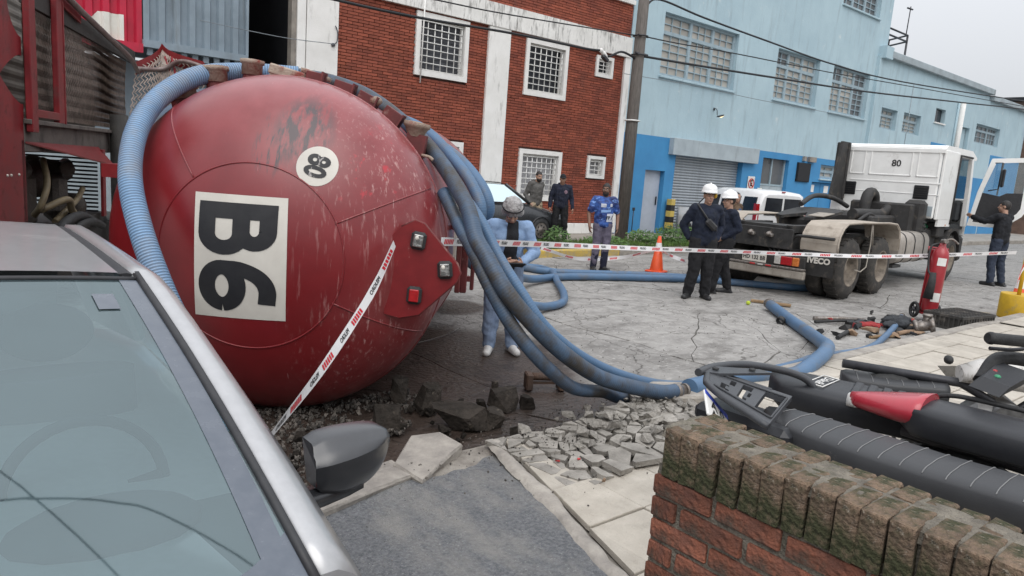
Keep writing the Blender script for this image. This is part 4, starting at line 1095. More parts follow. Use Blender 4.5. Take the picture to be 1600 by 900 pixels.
hose([(3.9, 6.9, 2.25), (4.3, 6.4, 2.02), (4.4, 5.95, 1.74), (4.44, 5.75, 1.46), (4.5, 5.95, 1.2), (4.9, 6.4, 1.0), (5.6, 7.0, .72), (6.6, 7.9, .36), (7.6, 8.6, .12), (8.6, 8.9, .07), (9.5, 8.65, .07), (10.84, 8.11, .07), (11.6, 7.63, .07), (12.5, 6.7, .07), (13.5, 6.4, .07)],
     'longest blue hose lying across the street to the truck', M_hm, .064)
hose([(8.6, 10.2, .07), (8.72, 9.6, .07), (9.2, 9.22, .07), (10.4, 8.72, .07), (11.1, 8.3, .07), (12.0, 7.9, .07)],
     'blue hose lying just behind the longest one', M_hm, .062, ends=(0,))
hose([(10.0, 5.72, .1), (9.28, 4.97, .07), (8.63, 4.34, .08), (8.1, 3.92, .12), (7.5, 3.55, .2), (6.95, 3.37, .18), (6.4, 3.32, .1), (5.8, 3.38, .16), (5.25, 3.4, .17), (4.76, 3.33, .2)],
     'blue hose whose open end points at the truck wheels', M_hm, .078, ends=(0,))
# ================================================================== tank lorry on the left with mesh guard
M_deck = mat('grimy_deck_steel', (.14, .12, .105), (.08, .07, .062), 5, 7, .7, bump=.2, bscale=30, dirt=((.05, .042, .038), 4, .5, .7, (1, 1, .4)))
M_tarp = mat('dusty_ribbed_cover', (.16, .14, .12), (.1, .088, .076), 3, 7, .8, dirt=((.12, .1, .09), 3, .5, .75, ONE))
M_mesh = mat('rusty_mesh_metal', (.36, .29, .25), (.2, .16, .135), 14, 5, .6, metal=.3)
M_pipe = mat('dark_sooty_pipe', (.05, .047, .042), (.03, .028, .026), 8, 6, .7, bump=.2, bscale=50)
M_rail = mat('worn_pipe_rail', (.2, .16, .15), (.12, .07, .065), 9, 6, .45, metal=.3)
M_hosey = mat('yellowed_rubber_tube', (.24, .19, .11), (.15, .115, .07), 9, 5, .55)
lt = thing('tank_lorry', 'grimy red lorry with bent mesh guard and open engine bay behind the silver car', 'truck', (.73, 7.36, 0), R_(67.5))
XZ = Matrix(((1, 0, 0, 0), (0, 0, 1, 0), (0, 1, 0, 0), (0, 0, 0, 1)))
def arc(cx, cz, r, a0, a1, n=10): return [(cx + r * math.cos(R_(a0 + (a1 - a0) * i / n)), cz + r * math.sin(R_(a0 + (a1 - a0) * i / n))) for i in range(n + 1)]
poly = [(-2.2, .95), (-.13, .95), (-.13, 2.09)] + arc(-.13, 2.285, .2, 270, 90, 12)[1:-1] + [(-.13, 2.475), (-.13, 2.62)] + arc(-.1, 2.93, .31, 264, 180, 10) + [(-.42, 3.4), (-2.2, 3.4)]
poly = [(a - (.28 * max(0, 1 - abs(b - 2.285) / .2) if 2.08 < b < 2.49 and a < -.14 else 0), b) for a, b in poly]
m = MB(); m.prism(poly, .03, XZ); pn = m.build('side_plate', M_red, lt)
m = MB()
for s_ in (-.55, -.47, -.3): m.ell((s_, -.004, 1.52), (.012, .01, .012), 8, 5)
m.build('rivet', M_lab, pn)
m = MB(); m.box((-.055, -.04, 2.55), (.15, .05, 1.36), bev=.006); m.build('guard_post', M_red, lt)
m = MB(); m.box((.7, -.035, 2.57), (.17, .05, 1.2), bev=.006); m.box((.8, -.03, 2.57), (.03, .07, 1.2)); m.build('guard_post', M_red, lt)
m = MB(); m.box((.32, -.035, 2.03), (.62, .05, .07), bev=.006); m.build('guard_rail', M_redb, lt)
m = MB(); m.box((2.15, .02, 3.0), (4.3, .05, .17)); m.build('guard_top', M_pipe, lt)
m = MB(); m.box((1.1, -.03, 3.09), (.8, .02, .1), rot=(0, .1, 0)); m.build('guard_strip', M_redb, lt)
def lattice(mb, P, nu, nv, wd=.012, th=.004):
    """diamond mesh of flat strands over a patch P(u,v)"""
    for i in range(nu + 1):
        pts = []
        for j in range(nv + 1):
            off = .5 * (1 if (j % 2) else -1)
            pts.append((max(0, min(1, (i + off * .96) / nu)), j / nv))
        for a, b in zip(pts, pts[1:]):
            A, B = P(*a), P(*b); d = (B - A)
            if d.length < 1e-5: continue
            nrm = (P(a[0] + .01, a[1]) - A).cross(P(a[0], min(1, a[1] + .01)) - A if a[1] < .99 else A - P(a[0], a[1] - .01))
            nrm = nrm.normalized() if nrm.length > 1e-9 else V((0, -1, 0))
            w_ = d.cross(nrm).normalized() * wd / 2; q = nrm * th + w_ * 0
            mb.add([A - w_, A + w_ + q, B + w_ + q, B - w_, A - w_ + q * 2, B - w_ + q * 2], [(0, 1, 2, 3), (1, 4, 5, 2)])
def S(sx, y, z): return V((sx, y, z))
m = MB(); lattice(m, lambda u, v: S(.0 + 3.9 * u, .03 + .06 * math.sin(u * 9) * math.sin(v * 3), 2.0 + (.93 - .03 * u) * v), 92, 17, .019); 
tag(m.build('mesh_panel', M_mesh, lt, fix=False), kind='stuff')
def wl(p):
    d = V(p) - V((.73, 7.36, 0)); c, s = math.cos(R_(67.5)), math.sin(R_(67.5)); return V((d.x * c + d.y * s, -d.x * s + d.y * c, d.z))
A, B, C_, D = wl((2.15, 10.78, 1.95)), wl((3.25, 11.0, 1.95)), wl((3.2, 11.05, 2.98)), wl((2.4, 11.4, 2.88))
pk = wl((2.69, 11.53, 3.2))
def bent(u, v):
    top = D.lerp(pk, u / .4) if u < .4 else pk.lerp(C_, (u - .4) / .6)
    p = A.lerp(B, u).lerp(top, v); return p + V((0, -.12 * math.sin(u * PI * 2) * v, 0))
m = MB(); lattice(m, bent, 24, 20, .014); tag(m.build('mesh_panel', M_mesh, lt, fix=False), kind='stuff')
m = MB()
tp = [bent(i / 12, 1) for i in range(13)]
m.loft([[p + V((0, 0, -.1)), p + V((.02, -.02, -.08)), p + V((.02, -.02, .06)), p + V((0, 0, .08))] for p in tp], sm=False); m.build('bent_frame', M_redb, lt)
m = MB(); m.cyl(bent(.75, 0), bent(.72, 1), .02, 6); m.cyl(bent(.55, .95), bent(.7, .6), .02, 6); m.build('bent_frame', M_red, lt)
m = MB(); m.tube(smooth_path([(.2, -.09, 3.26), (.93, -.09, 3.13), (2.26, -.09, 3.02), (3.5, -.09, 2.92), (4.2, -.05, 2.82)] + [wl(p) for p in ((2.42, 11.3, 2.86), (2.72, 11.3, 2.9), (2.94, 11.15, 3.03), (3.22, 10.95, 2.96), (3.6, 10.8, 2.85))]), .032, 10); m.build('handrail', M_rail, lt)
m = MB()
n = 14
rows = []
for i in range(n * 4 + 1):
    z = 1.95 + 1.75 * i / (n * 4); rows.append((.5 + (.0, .016, .016, .0)[i % 4] + .25 * max(0, (z - 2.6)), z))
m.add([(-2.2, y, z) for y, z in rows] + [(4.3, y, z) for y, z in rows], [[i, i + 1, len(rows) + i + 1, len(rows) + i] for i in range(len(rows) - 1)]); m.build('ribbed_cover', M_tarp, lt, fix=False)
m = MB(); m.box((1.9, .12, 1.84), (4.1, .25, .28), bev=.01); m.box((1.9, -.03, 1.955), (4.1, .06, .04), bev=.005); m.build('deck_beam', M_deck, lt)
m = MB(); m.box((.2, .9, 1.92), (4.6, 1.6, .06)); m.build('deck', M_deck, lt)
# engine bay, open at the side
m = MB(); m.box((-.17, .4, 1.35), (.06, .8, .9)); m.box((2.32, .84, 1.35), (.12, .08, .9)); m.box((1.1, .05, .95), (2.6, .1, .12)); m.build('bay_frame', M_pipe, lt)
m = MB(); m.add([(-.15, -.01, 1.775), (2.2, -.01, 1.745), (2.2, -.16, 1.56), (2.2, -.01, 1.765), (-.15, -.01, 1.79), (2.2, -.165, 1.575)], [(0, 1, 2), (4, 5, 3), (0, 2, 5, 4), (1, 3, 5, 2), (0, 4, 3, 1)]); m.build('bay_flap', M_redb, lt)
m = MB(); m.box((2.2, -.05, 1.36), (.12, .03, .76), bev=.004); m.build('bay_door_edge', M_red, lt)
slb = MB()
for i in range(17):
    p = MB(); p.box((0, 0, 0), (.02, .78, .021)); o = p.build('louvre', M_blk, lt); o.location = (2.3, .42, .98 + i * .046)
m = MB(); m.box((4.9, 1.6, 1.1), (.04, 3.4, 1.7)); m.build('daylight_backing', M_hood, lt)  # added panel, stands in for the daylight showing between the louvres
M_eng = mat('oily_engine_metal', (.1, .085, .07), (.05, .042, .036), 9, 6, .6, bump=.5, bscale=40)
m = MB(); m.ell((.9, .5, 1.5), (.45, .2, .14)); m.box((1.1, .5, 1.2), (.5, .3, .55), bev=.06); m.ell((1.55, .45, 1.4), (.2, .16, .2)); m.ell((.3, .5, 1.45), (.28, .14, .1)); m.box((1.7, .3, 1.2), (.5, .22, .5), rot=(0, .2, .3), bev=.08); m.box((1.9, .42, 1.5), (.5, .4, .2), rot=(.2, .1, 0), bev=.06); m.cyl((1.5, .12, 1.52), (2.1, .3, 1.55), .07, 10); m.ell((2.0, .2, 1.1), (.16, .12, .14)); m.build('engine', M_eng, lt)
m = MB(); m.tube(smooth_path([(1.0, .2, 1.62), (.75, .1, 1.4), (.62, .12, 1.2), (.7, .2, 1.1)]), .03, 8); m.build('bay_tube', M_hosey, lt)
m = MB(); m.tube(smooth_path([(.75, .15, 1.15), (1.0, .0, 1.24), (1.15, .0, 1.12), (1.5, .0, .97)]), .035, 8); m.tube(smooth_path([(.95, .1, 1.02), (1.5, .05, 1.2), (1.95, .1, 1.3)]), .03, 8); m.build('bay_tube', M_hosey, lt)
m = MB(); m.tube(smooth_path([(.3, -.05, .9), (.6, -.1, 1.06), (1.1, -.1, 1.07), (1.6, -.1, .95)]), .05, 8); m.tube(smooth_path([(.45, -.1, .88), (.8, -.15, 1.0), (1.3, -.15, 1.0), (1.9, -.1, .9)]), .04, 8); m.build('bay_hose', M_rub, lt)
m = MB(); m.tube([(2.7, -.12, 2.16), (2.7, -.12, 1.3), (2.72, -.12, .5)], .1, 14); m.build('exhaust_pipe', M_pipe, lt)
m = MB(); m.tube([(2.95, -.05, 1.75), (3.05, -.05, .5)], .05, 8); m.build('rear_frame', M_pipe, lt)
m = MB(); m.box((1.0, .9, .62), (6.2, 1.7, .5)); m.box((-1.2, .9, 1.4), (2.0, 1.6, 1.1)); m.build('chassis', M_pipe, lt)
for s_ in (-.9, 2.6):
    for y in (.2, 1.6):
        m = MB(); m.lathe([(.2, -.14), (.46, -.14), (.5, -.1), (.5, .1), (.46, .14), (.2, .14)], 24, M=Matrix.Translation(V((s_, y, .5))) @ Matrix.Rotation(R_(90), 4, 'X')); o = m.build('wheel', M_rub, lt)
        m = MB(); m.lathe([(.001, -.1), (.2, -.1), (.22, -.13), (.22, .13), (.2, .1), (.001, .1)], 18, M=Matrix.Translation(V((s_, y, .5))) @ Matrix.Rotation(R_(90), 4, 'X')); m.build('rim', M_deck, o)
# ================================================================== barrier tape
M_tp = mat('white_tape_film', (.78, .77, .77), (.7, .69, .69), 9, 4, .35)
M_tr = mat('tape_red_print', (.62, .03, .045), (.55, .025, .04), 9, 3, .4)
M_tk = mat('tape_black_print', (.03, .03, .032), (.04, .04, .04), 9, 3, .5)
def tape(pts, wd, label, twist=None, period=.5, n=14, text=True):
    P = smooth_path(pts, n); L = [0]
    for a, b in zip(P, P[1:]): L.append(L[-1] + (b - a).length)
    T = L[-1]
    def frame(s):
        s = max(0, min(T, s)); i = 0
        while i < len(L) - 2 and L[i + 1] < s: i += 1
        f = (s - L[i]) / max(1e-6, L[i + 1] - L[i]); p = P[i].lerp(P[i + 1], f)
        d0 = (P[min(i + 1, len(P) - 1)] - P[max(i - 1, 0)]).normalized(); d1 = (P[min(i + 2, len(P) - 1)] - P[i]).normalized()
        d = d0.lerp(d1, f).normalized()
        side = V((d.y, -d.x, 0))
        if side.length < .01: side = V((1, 0, 0))
        side.normalize(); up = side.cross(d).normalized()
        if up.z < 0: up = -up
        tw = twist(s / T) if twist else 0
        return p, d, up * math.cos(tw) + side * math.sin(tw), side * math.cos(tw) - up * math.sin(tw)
    def at(s, v, off=0):
        p, d, up, sd = frame(s); return p + up * v * wd + sd * off
    k = max(24, int(T / .07)); q = MB(); q.grid(lambda u, v: at(u * T, v - .5), k, 2)
    o = q.build('barrier_tape', M_tp, fix=False); tag(o, label, 'barrier tape')
    rd, bk = MB(), MB()
    if text: tv, tf = text_mesh('PELIGRO', wd * .62, .0012)
    c = .05
    while c < T - .06:
        for i in range(6):
            x0 = c + i * .028
            if x0 + .04 > T: break
            for off in (.0015, -.0015):
                rd.add([at(x0, -.3, off), at(x0 + .02, -.3, off), at(x0 + .032, .3, off), at(x0 + .012, .3, off)], [(0, 1, 2, 3)])
        if text and c + .4 < T:
            for off in (.0015, -.0015):
                bk.add([at(c + .3 + p[0] * .95, p[1] / wd, off) for p in tv], tf)
        c += period
    rd.build('red_bars', M_tr, o, fix=False)
    if bk.v: bk.build('lettering', M_tk, o, fix=False)
    return o
tape([(2.33, 3.98, 1.33), (2.15, 3.85, 1.12), (1.96, 3.72, .95), (1.51, 3.26, .77), (1.05, 2.71, .71), (.84, 2.4, .71)], .06, 'red and white tape slanting from the tank bracket down to the silver car', lambda t: .35 * math.sin(t * 5))
tape([(2.66, 3.94, 1.345), (3.95, 4.75, 1.22), (5.4, 5.4, 1.1), (6.98, 5.86, .99), (9, 5.85, .92), (10.44, 5.5, .9), (11.59, 4.75, .95), (13.75, 3.66, 1.12)], .058, 'red and white tape stretched level from the tank across the street', lambda t: .25 * math.sin(t * 14))
tape([(9.36, 10.35, .38), (10.14, 10.05, .19), (11.02, 9.73, .24), (11.56, 9.3, .46)], .07, 'sagging tape running from the yellow bucket to the traffic cone', lambda t: .6 * math.sin(t * 9), text=False)
tape([(11.62, 9.2, .46), (11.3, 8.7, .42), (11.0, 8.1, .4)], .07, 'short tape from the traffic cone towards the hard hatted man', lambda t: .5 * math.sin(t * 7), text=False)
# ================================================================== silver car, nose towards the camera
M_sil = mat('silver_car_paint', (.41, .41, .415), (.375, .375, .38), 30, 3, .32, rvar=.05, metal=.35, coat=.6, dirt=((.36, .34, .32), 2.5, .6, .9, ONE))
M_trim = mat('black_car_trim', (.03, .03, .033), (.02, .02, .022), 20, 4, .5)
M_mir = mat('satin_grey_plastic', (.028, .029, .033), (.024, .025, .028), 40, 4, .35, bump=.04, bscale=300, coat=.8, coatr=.22)
M_int = mat('grey_car_interior', (.075, .08, .085), (.055, .06, .063), 5, 4, .8)
M_intd = mat('dark_car_interior', (.04, .044, .048), (.03, .033, .035), 5, 4, .8)
def glass_mat(name, tint, film, gl, ff, rough=.03):
    m = bpy.data.materials.new(name); m.use_nodes = True; k = NT(m)
    out = k.n('ShaderNodeOutputMaterial'); tr = k.n('ShaderNodeBsdfTransparent'); tr.inputs[0].default_value = c4(tint)
    g_ = k.n('ShaderNodeBsdfGlossy'); g_.inputs[0].default_value = (.8, .93, .95, 1); g_.inputs[1].default_value = rough
    df = k.n('ShaderNodeBsdfDiffuse'); df.inputs[0].default_value = c4(film)
    fr = k.n('ShaderNodeFresnel'); fr.inputs[0].default_value = 1.5
    ma = k.n('ShaderNodeMath', operation='MULTIPLY_ADD'); ma.inputs[1].default_value = .8; ma.inputs[2].default_value = gl; ma.use_clamp = True; k.l(fr.outputs[0], ma.inputs[0])
    tc = k.n('ShaderNodeTexCoord'); nz = k.n('ShaderNodeTexNoise'); nz.inputs['Scale'].default_value = 2.5; nz.inputs['Detail'].default_value = 6; k.l(tc.outputs['Object'], nz.inputs['Vector'])
    mr = k.n('ShaderNodeMapRange'); mr.inputs[3].default_value = ff * .6; mr.inputs[4].default_value = ff * 1.4; k.l(nz.outputs[0], mr.inputs[0])
    m1 = k.n('ShaderNodeMixShader'); k.l(mr.outputs[0], m1.inputs[0]); k.l(tr.outputs[0], m1.inputs[1]); k.l(df.outputs[0], m1.inputs[2])
    m2 = k.n('ShaderNodeMixShader'); k.l(ma.outputs[0], m2.inputs[0]); k.l(m1.outputs[0], m2.inputs[1]); k.l(g_.outputs[0], m2.inputs[2])
    k.l(m2.outputs[0], out.inputs[0]); return m
M_wind = glass_mat('dusty_windscreen', (.4, .53, .55), (.24, .33, .36), .085, .15)
M_glass = glass_mat('vehicle_glass', (.35, .4, .42), (.3, .33, .34), .08, .08)
M_hlmp = mat('headlamp_glass', (.6, .62, .64), (.5, .52, .54), 20, 3, .1, metal=.3, coat=1)
CX = -.06
car = thing('silver_car', 'silver car seen from its windscreen with black door mirror, nearest on the left', 'car', (CX, 2.3, 0))
# local y = world y - 2.3
def ringp(y, zt, hw, zs, hws, zb=.25, cr=.03):
    h = [(0, zt), (hw * .5, zt - cr * .25), (hw * .85, zt - cr), (hw, zt - cr * 2), (hws, zs), (hws + .01, .62), (hws - .01, .4), (hws - .07, zb), (0, zb)]
    return [V((a, y, b)) for a, b in h] + [V((-a, y, b)) for a, b in h[-2:0:-1]]
rings = [ringp(-2.05, .5, .55, .42, .6, .32), ringp(-2.0, .66, .64, .52, .72, .24), ringp(-1.85, .76, .68, .6, .78), ringp(-1.5, .85, .7, .7, .82), ringp(-1.05, .915, .72, .78, .835), ringp(-.93, .93, .72, .82, .84),
         ringp(-.4, .95, .76, .86, .845), ringp(.4, .96, .775, .88, .85), ringp(1.3, .97, .77, .9, .84), ringp(1.75, .96, .72, .88, .8), ringp(1.95, .8, .66, .7, .74, .35)]
m = MB(); m.loft(rings); m.build('body', M_sil, car)
# roof, pillars and windscreen
def ws(u, v, off=0):            # u -1..1, v 0 (cowl) .. 1 (roof)
    hw = .715 + (.605 - .715) * v
    y = -.98 + (.165 + .98) * v - .07 * (1 - u * u) * (1 - v * .6)
    z = .945 + (1.43 - .945) * v + .028 * math.sin(v * PI) + .028 * (1 - u * u) * v + off
    return V((hw * u, y, z))
m = MB(); m.grid(lambda a, b: ws(-.93 + 1.86 * a, .045 + .925 * b, .002), 24, 16); m.build('windscreen', M_wind, car, fix=False)
M_frit = mat('blue_grey_frit_band', (.1, .115, .14), (.08, .095, .12), 20, 3, .25, coat=.4)
m = MB()
m.grid(lambda a, b: ws(.845 + .085 * a + .03 * (1 - b) ** 3 * -1, .0 + .97 * b, .004), 3, 16)
m.grid(lambda a, b: ws(-.845 - .085 * a, .0 + .97 * b, .004), 3, 16)
m.grid(lambda a, b: ws(-.93 + 1.86 * a, (.03 + .075 * abs(-1 + 2 * a) ** 5) * b + .005, .004), 24, 3)
m.build('frit_band', M_frit, car, fix=False)
m = MB()
for s in (-1, 1): m.tube([ws(s * .945, v / 14, .006) for v in range(15)], .012, 6)
m.tube([ws(-.94 + 1.88 * i / 20, .975, .004) for i in range(21)], .008, 6)
m.build('windscreen_seal', M_trim, car)
def roofp(u, v):
    y = .165 + 1.45 * v; hw = .605 - .03 * v
    return V((hw * u, y, 1.432 + .028 * (1 - u * u) + .035 * math.sin(min(1, v * .8 + .08) * PI * .62) - (.12 * max(0, v - .8) / .2 if v > .8 else 0)))
m = MB(); m.grid(lambda a, b: roofp(-.86 + 1.72 * a, b), 20, 20); m.build('roof', M_sil, car, fix=False)
for s in (-1, 1):
    m = MB(); m.loft([[roofp(s * .86, b / 16) + V((0, 0, -.004)), roofp(s * .9, b / 16) + V((0, 0, -.014)), roofp(s * (.9 + .05 * (1 - b / 16)), b / 16) + V((0, 0, -.004)), roofp(s * .9, b / 16) + V((0, 0, .0))] for b in range(17)], sm=False); m.build('roof_strip', M_trim, car)
def side(v):     # outer rail running roof edge then down the A pillar
    return v
for s in (-1, 1):
    m = MB(); path = []
    for b in range(16, -1, -1):
        p = roofp(s * .98, b / 16); path.append((p, .055))
    for i in range(1, 15):
        p = ws(s, 1 - i / 14); path.append((p, .055 + .018 * i / 14))
    rg_ = []
    for i, (p, wd) in enumerate(path):
        o = V((s, 0, 0)); up = V((0, -.2, .95)).normalized()
        rg_.append([p - o * .035 - up * .012, p - o * .03 + up * .012, p + o * .012 + up * .012, p + o * .05 - up * .012, p + o * wd * 1.25 - up * .055, p + o * .045 - up * .07, p - o * .02 - up * .05])
    m.loft(rg_); m.build('roof_rail', M_sil, car)
    m = MB(); m.grid(lambda a, b: V((s * (.845 - .02 + (-.2 + .035 * a) * b), -.55 + (2.0 + .5 * b * 0) * a + .72 * b * (1 - a) - .15 * b * a, .93 + .43 * b)), 10, 6); m.build('side_window', M_glass, car, fix=False)
    m = MB(); m.tube([V((s * .84, .45, .93)), V((s * .66, .5, 1.37))], .035, 6); m.build('door_pillar', M_trim, car)
    m = MB(); m.loft([[V((s * .80, 1.3, .93)), V((s * .845, 1.3, .93)), V((s * .66, 1.1, 1.4)), V((s * .6, 1.1, 1.4))], [V((s * .7, 1.85, .93)), V((s * .74, 1.8, .93)), V((s * .6, 1.62, 1.36)), V((s * .55, 1.62, 1.36))]]); m.build('rear_pillar', M_sil, car)
    m = MB(); m.box((s * .855, .0, .8), (.02, .2, .03), bev=.008); m.build('door_handle', M_sil, car)
    m = MB(); m.loft([[V((s * .45, -2.0, .6)), V((s * .72, -1.92, .62)), V((s * .72, -1.9, .74)), V((s * .45, -1.97, .7))], [V((s * .48, -1.9, .6)), V((s * .76, -1.6, .64)), V((s * .76, -1.58, .8)), V((s * .48, -1.85, .76))]], sm=False); m.build('headlight', M_hlmp, car)
    for y in (-1.3, 1.25):
        m = MB(); m.lathe([(.15, -.1), (.29, -.1), (.31, -.07), (.31, .07), (.29, .1), (.15, .1)], 24, M=Matrix.Translation(V((s * .76, y, .31))) @ Matrix.Rotation(R_(90), 4, 'Y')); o = m.build('wheel', M_rub, car)
        m = MB(); m.lathe([(.001, -.09), (.17, -.1), (.19, -.06), (.19, .06), (.17, .1), (.001, .09)], 16, M=Matrix.Translation(V((s * .76, y, .31))) @ Matrix.Rotation(R_(90), 4, 'Y')); m.build('rim', M_stl, o)
m = MB(); m.grid(lambda a, b: V((-.55 + 1.1 * a, 1.66 + .14 * (1 - b), .98 + .38 * b)), 6, 4); m.build('rear_window', M_glass, car, fix=False)
m = MB(); m.box((0, -2.06, .42), (1.0, .04, .1), bev=.02); m.build('grille', M_trim, car)
# cabin: dashboard, wheel, seats
m = MB(); m.loft([[V((-.68, y, z)) + V((0, 0, 0)) for y, z in ((-.95, .9), (-.45, .93), (-.33, .86), (-.33, .6), (-.95, .6))], [V((.68, y, z)) for y, z in ((-.95, .9), (-.45, .93), (-.33, .86), (-.33, .6), (-.95, .6))]], sm=False); m.ell((.36, -.5, .93), (.22, .14, .07)); m.build('dashboard', M_int, car)
for x in (-.36, .36):
    m = MB(); m.loft([[V((x + .25 * math.cos(a), y + .09 * math.sin(a), z)) for a in [i * PI / 8 for i in range(16)]] for y, z in ((.25, .45), (.28, .7), (.36, .95), (.4, 1.08))]); m.ell((x, .46, 1.2), (.14, .06, .1)); m.box((x, .0, .5), (.5, .55, .14), bev=.05); m.build('seat', M_int, car)
m = MB(); m.tube([V((.36 + .19 * math.cos(a), -.25 + .07 * math.sin(a), .93 + .17 * math.sin(a))) for a in [i * PI / 16 for i in range(33)]], .016, 8, caps=False); m.tube([(.18, -.25, .93), (.36, -.28, .91), (.54, -.25, .93)], .02, 6); m.build('steering_wheel', M_intd, car)
m = MB(); m.box((0, .7, .5), (1.3, 2.6, .1)); m.box((0, 1.55, .75), (1.25, .15, .6), bev=.04); m.build('cabin_floor', M_intd, car)
m = MB(); m.box((0, .12, 1.36), (.24, .03, .07), bev=.015); m.build('inner_mirror', M_intd, car)
m = MB(); m.grid(lambda a, b: ws(.69 + .09 * a, .825 + .07 * b, .006), 2, 2); m.build('sticker', M_frit, car, fix=False)
# door mirror
m = MB()
def crv(pts, n=24, dy=0):
    P = smooth_path(pts, 8); return [P[int(i * (len(P) - 1) / n)] for i in range(n + 1)]
top_ = crv(((.908, -.43, 1.015), (.953, -.43, 1.033), (1.036, -.43, 1.037), (1.113, -.43, 1.032), (1.152, -.43, 1.02), (1.167, -.43, .994)))
mid_ = crv(((.9, -.48, .958), (.947, -.498, .967), (1.02, -.5, .976), (1.086, -.488, .984), (1.131, -.466, .988), (1.166, -.434, .987)))
bot_ = crv(((.92, -.442, .877), (.946, -.44, .856), (1.019, -.436, .84), (1.094, -.43, .853), (1.146, -.43, .9), (1.168, -.43, .977)))
def bulge(a, b, k): return [p.lerp(q, .5) + V((0, -k * math.sin(PI * i / 24), .0)) for i, (p, q) in enumerate(zip(a, b))]
q1 = [p.lerp(q, .25) + V((0, -.006, .006)) for p, q in zip(mid_, top_)]
m.loft([mid_, q1, bulge(mid_, top_, .01), [p.lerp(q, .8) + V((0, -.004, .004)) for p, q in zip(mid_, top_)], top_, [p + V((0, .07, -.004)) for p in top_]], caps=False, closed=False)
m.loft([mid_, [p.lerp(q, .2) + V((0, -.003, 0)) for p, q in zip(mid_, bot_)], bulge(mid_, bot_, .018), [p.lerp(q, .85) + V((0, -.006, 0)) for p, q in zip(mid_, bot_)], bot_, [p + V((0, .07, .004)) for p in bot_]], caps=False, closed=False)
m.add([top_[0], mid_[0], bot_[0], bot_[0] + V((0, .07, 0)), top_[0] + V((0, .07, 0))], [(0, 1, 2, 3, 4)])
mh = m.build('mirror_housing', M_mir, car, weld=.0)
def mring(sc, dy): return [V((1.04 + (p.x - 1.04) * sc, p.y + dy + .0, .94 + (p.z - .94) * sc)) for p in (top_ + bot_[::-1])]
m = MB(); m.add(mring(.93, .068), [list(range(50))]); m.build('mirror_glass', M_chrome, mh, fix=False)
m = MB(); m.loft([[V(p) + q for q in (V((0, 0, .028)), V((.01, .05, .02)), V((.01, .05, -.03)), V((0, 0, -.035)), V((-.01, -.03, -.02)), V((-.01, -.03, .02)))] for p in ((.78, -.52, .86), (.86, -.45, .845), (.96, -.41, .832), (1.05, -.39, .835), (1.1, -.39, .85))]); m.build('mirror_arm', M_mir, mh)
# wires overhead that the windscreen mirrors
cable([(-3.4, 9.0, 6.3), (.36, 3.59, 6.0), (.94, 2.75, 6.0), (4, -1.7, 6.2)], .011, 'service wire high over the parked silver car, mirrored in its windscreen')
cable([(-4, 3.4, 6.15), (.32, 3.03, 6.0), (.75, 2.98, 5.98), (1.45, 2.83, 6.0), (2.12, 2.5, 6.05), (4.5, .8, 6.4)], .013, 'sagging wire high over the driveway, mirrored across the windscreen foot')
# ================================================================== low brick wall
M_wbr = mat('old_red_brick', (.255, .09, .052), (.14, .058, .04), 13, 8, .85, bump=.7, bscale=70, rnd=.3, dirt=((.05, .045, .035), 9, .52, .72, ONE), dirt2=((.34, .28, .22), 40, .66, .76, ONE))
M_cop = mat('mossy_coping_brick', (.25, .17, .115), (.1, .07, .048), 16, 10, .9, bump=1, bscale=85, rnd=.22, dirt=((.045, .047, .02), 9, .45, .6, ONE), dirt2=((.44, .39, .32), 34, .6, .72, ONE))
M_wmo = mat('grey_wall_mortar', (.23, .205, .165), (.12, .105, .085), 18, 8, .95, bump=.9, bscale=90, dirt=((.08, .08, .05), 6, .52, .72, ONE), dirt2=((.42, .4, .35), 60, .64, .74, ONE))
wl_ = thing('brick_wall', 'low old brick wall with mossy upright coping bricks in the foreground', 'wall', (1.55, 1.17, .12))
rw = random.Random(21)
def brick_mesh(L, W, H, seed):
    q = MB(); q.box((0, 0, 0), (L, W, H), bev=.0035); rg_ = random.Random(seed)
    for i, v in enumerate(q.v):
        n_ = noise.noise_vector(v * 22 + V((seed * 3.7, seed, 0))); q.v[i] = v + n_ * .0025 + V((rg_.uniform(-1, 1), rg_.uniform(-1, 1), rg_.uniform(-1, 1))) * .0022
    return q
LEN = 3.0
m = MB(); m.box((.115, -LEN / 2, .47), (.2, LEN - .012, .96)); 
m.grid(lambda u, v: (.012 + .004 * noise.noise(V((u * 60, v * 30, 0))), -.006 - (LEN - .02) * u, .0 + .93 * v), 90, 30)
m.grid(lambda u, v: (.012 + .21 * u, -.006 - (LEN - .02) * v, 1.0595 + .006 * noise.noise(V((u * 9, v * 60, 3))) - .03 * abs(2 * u - 1) ** 10), 12, 120)
m.box((.117, -LEN / 2, 1.0), (.19, LEN - .02, .1)); m.build('mortar', M_wmo, wl_)
vars_ = [brick_mesh(.105, .185, .052, i).build('brick', M_wbr, wl_) for i in range(5)]
for i, o in enumerate(vars_): o.location = (.06, -.3 - i * .2, -.2)
PITCH, LB = .0665, .2
z = .928 - .033; row = 0
cnt = 0
while z > .05:
    y = -(.1 if row % 2 else 0)
    if row % 2:
        o = copy_of(vars_[row % 5], wl_); o.scale = (1, .42, 1); o.location = (.052 + rw.uniform(-.003, .003), -.045, z)
    while y > -2.3:
        o = copy_of(vars_[rw.randrange(5)], wl_); o.location = (.052 + rw.uniform(-.003, .004), y - .0985 + rw.uniform(-.003, .003), z + rw.uniform(-.002, .002)); o.rotation_euler = (rw.uniform(-.015, .015), 0, rw.uniform(-.01, .01)); cnt += 1
        y -= LB
    z -= PITCH; row += 1
cv = [brick_mesh(.122, .054, .135, 20 + i).build('brick', M_cop, wl_) for i in range(5)]
for i, o in enumerate(cv): o.location = (.3, -.3 - i * .2, -.2)
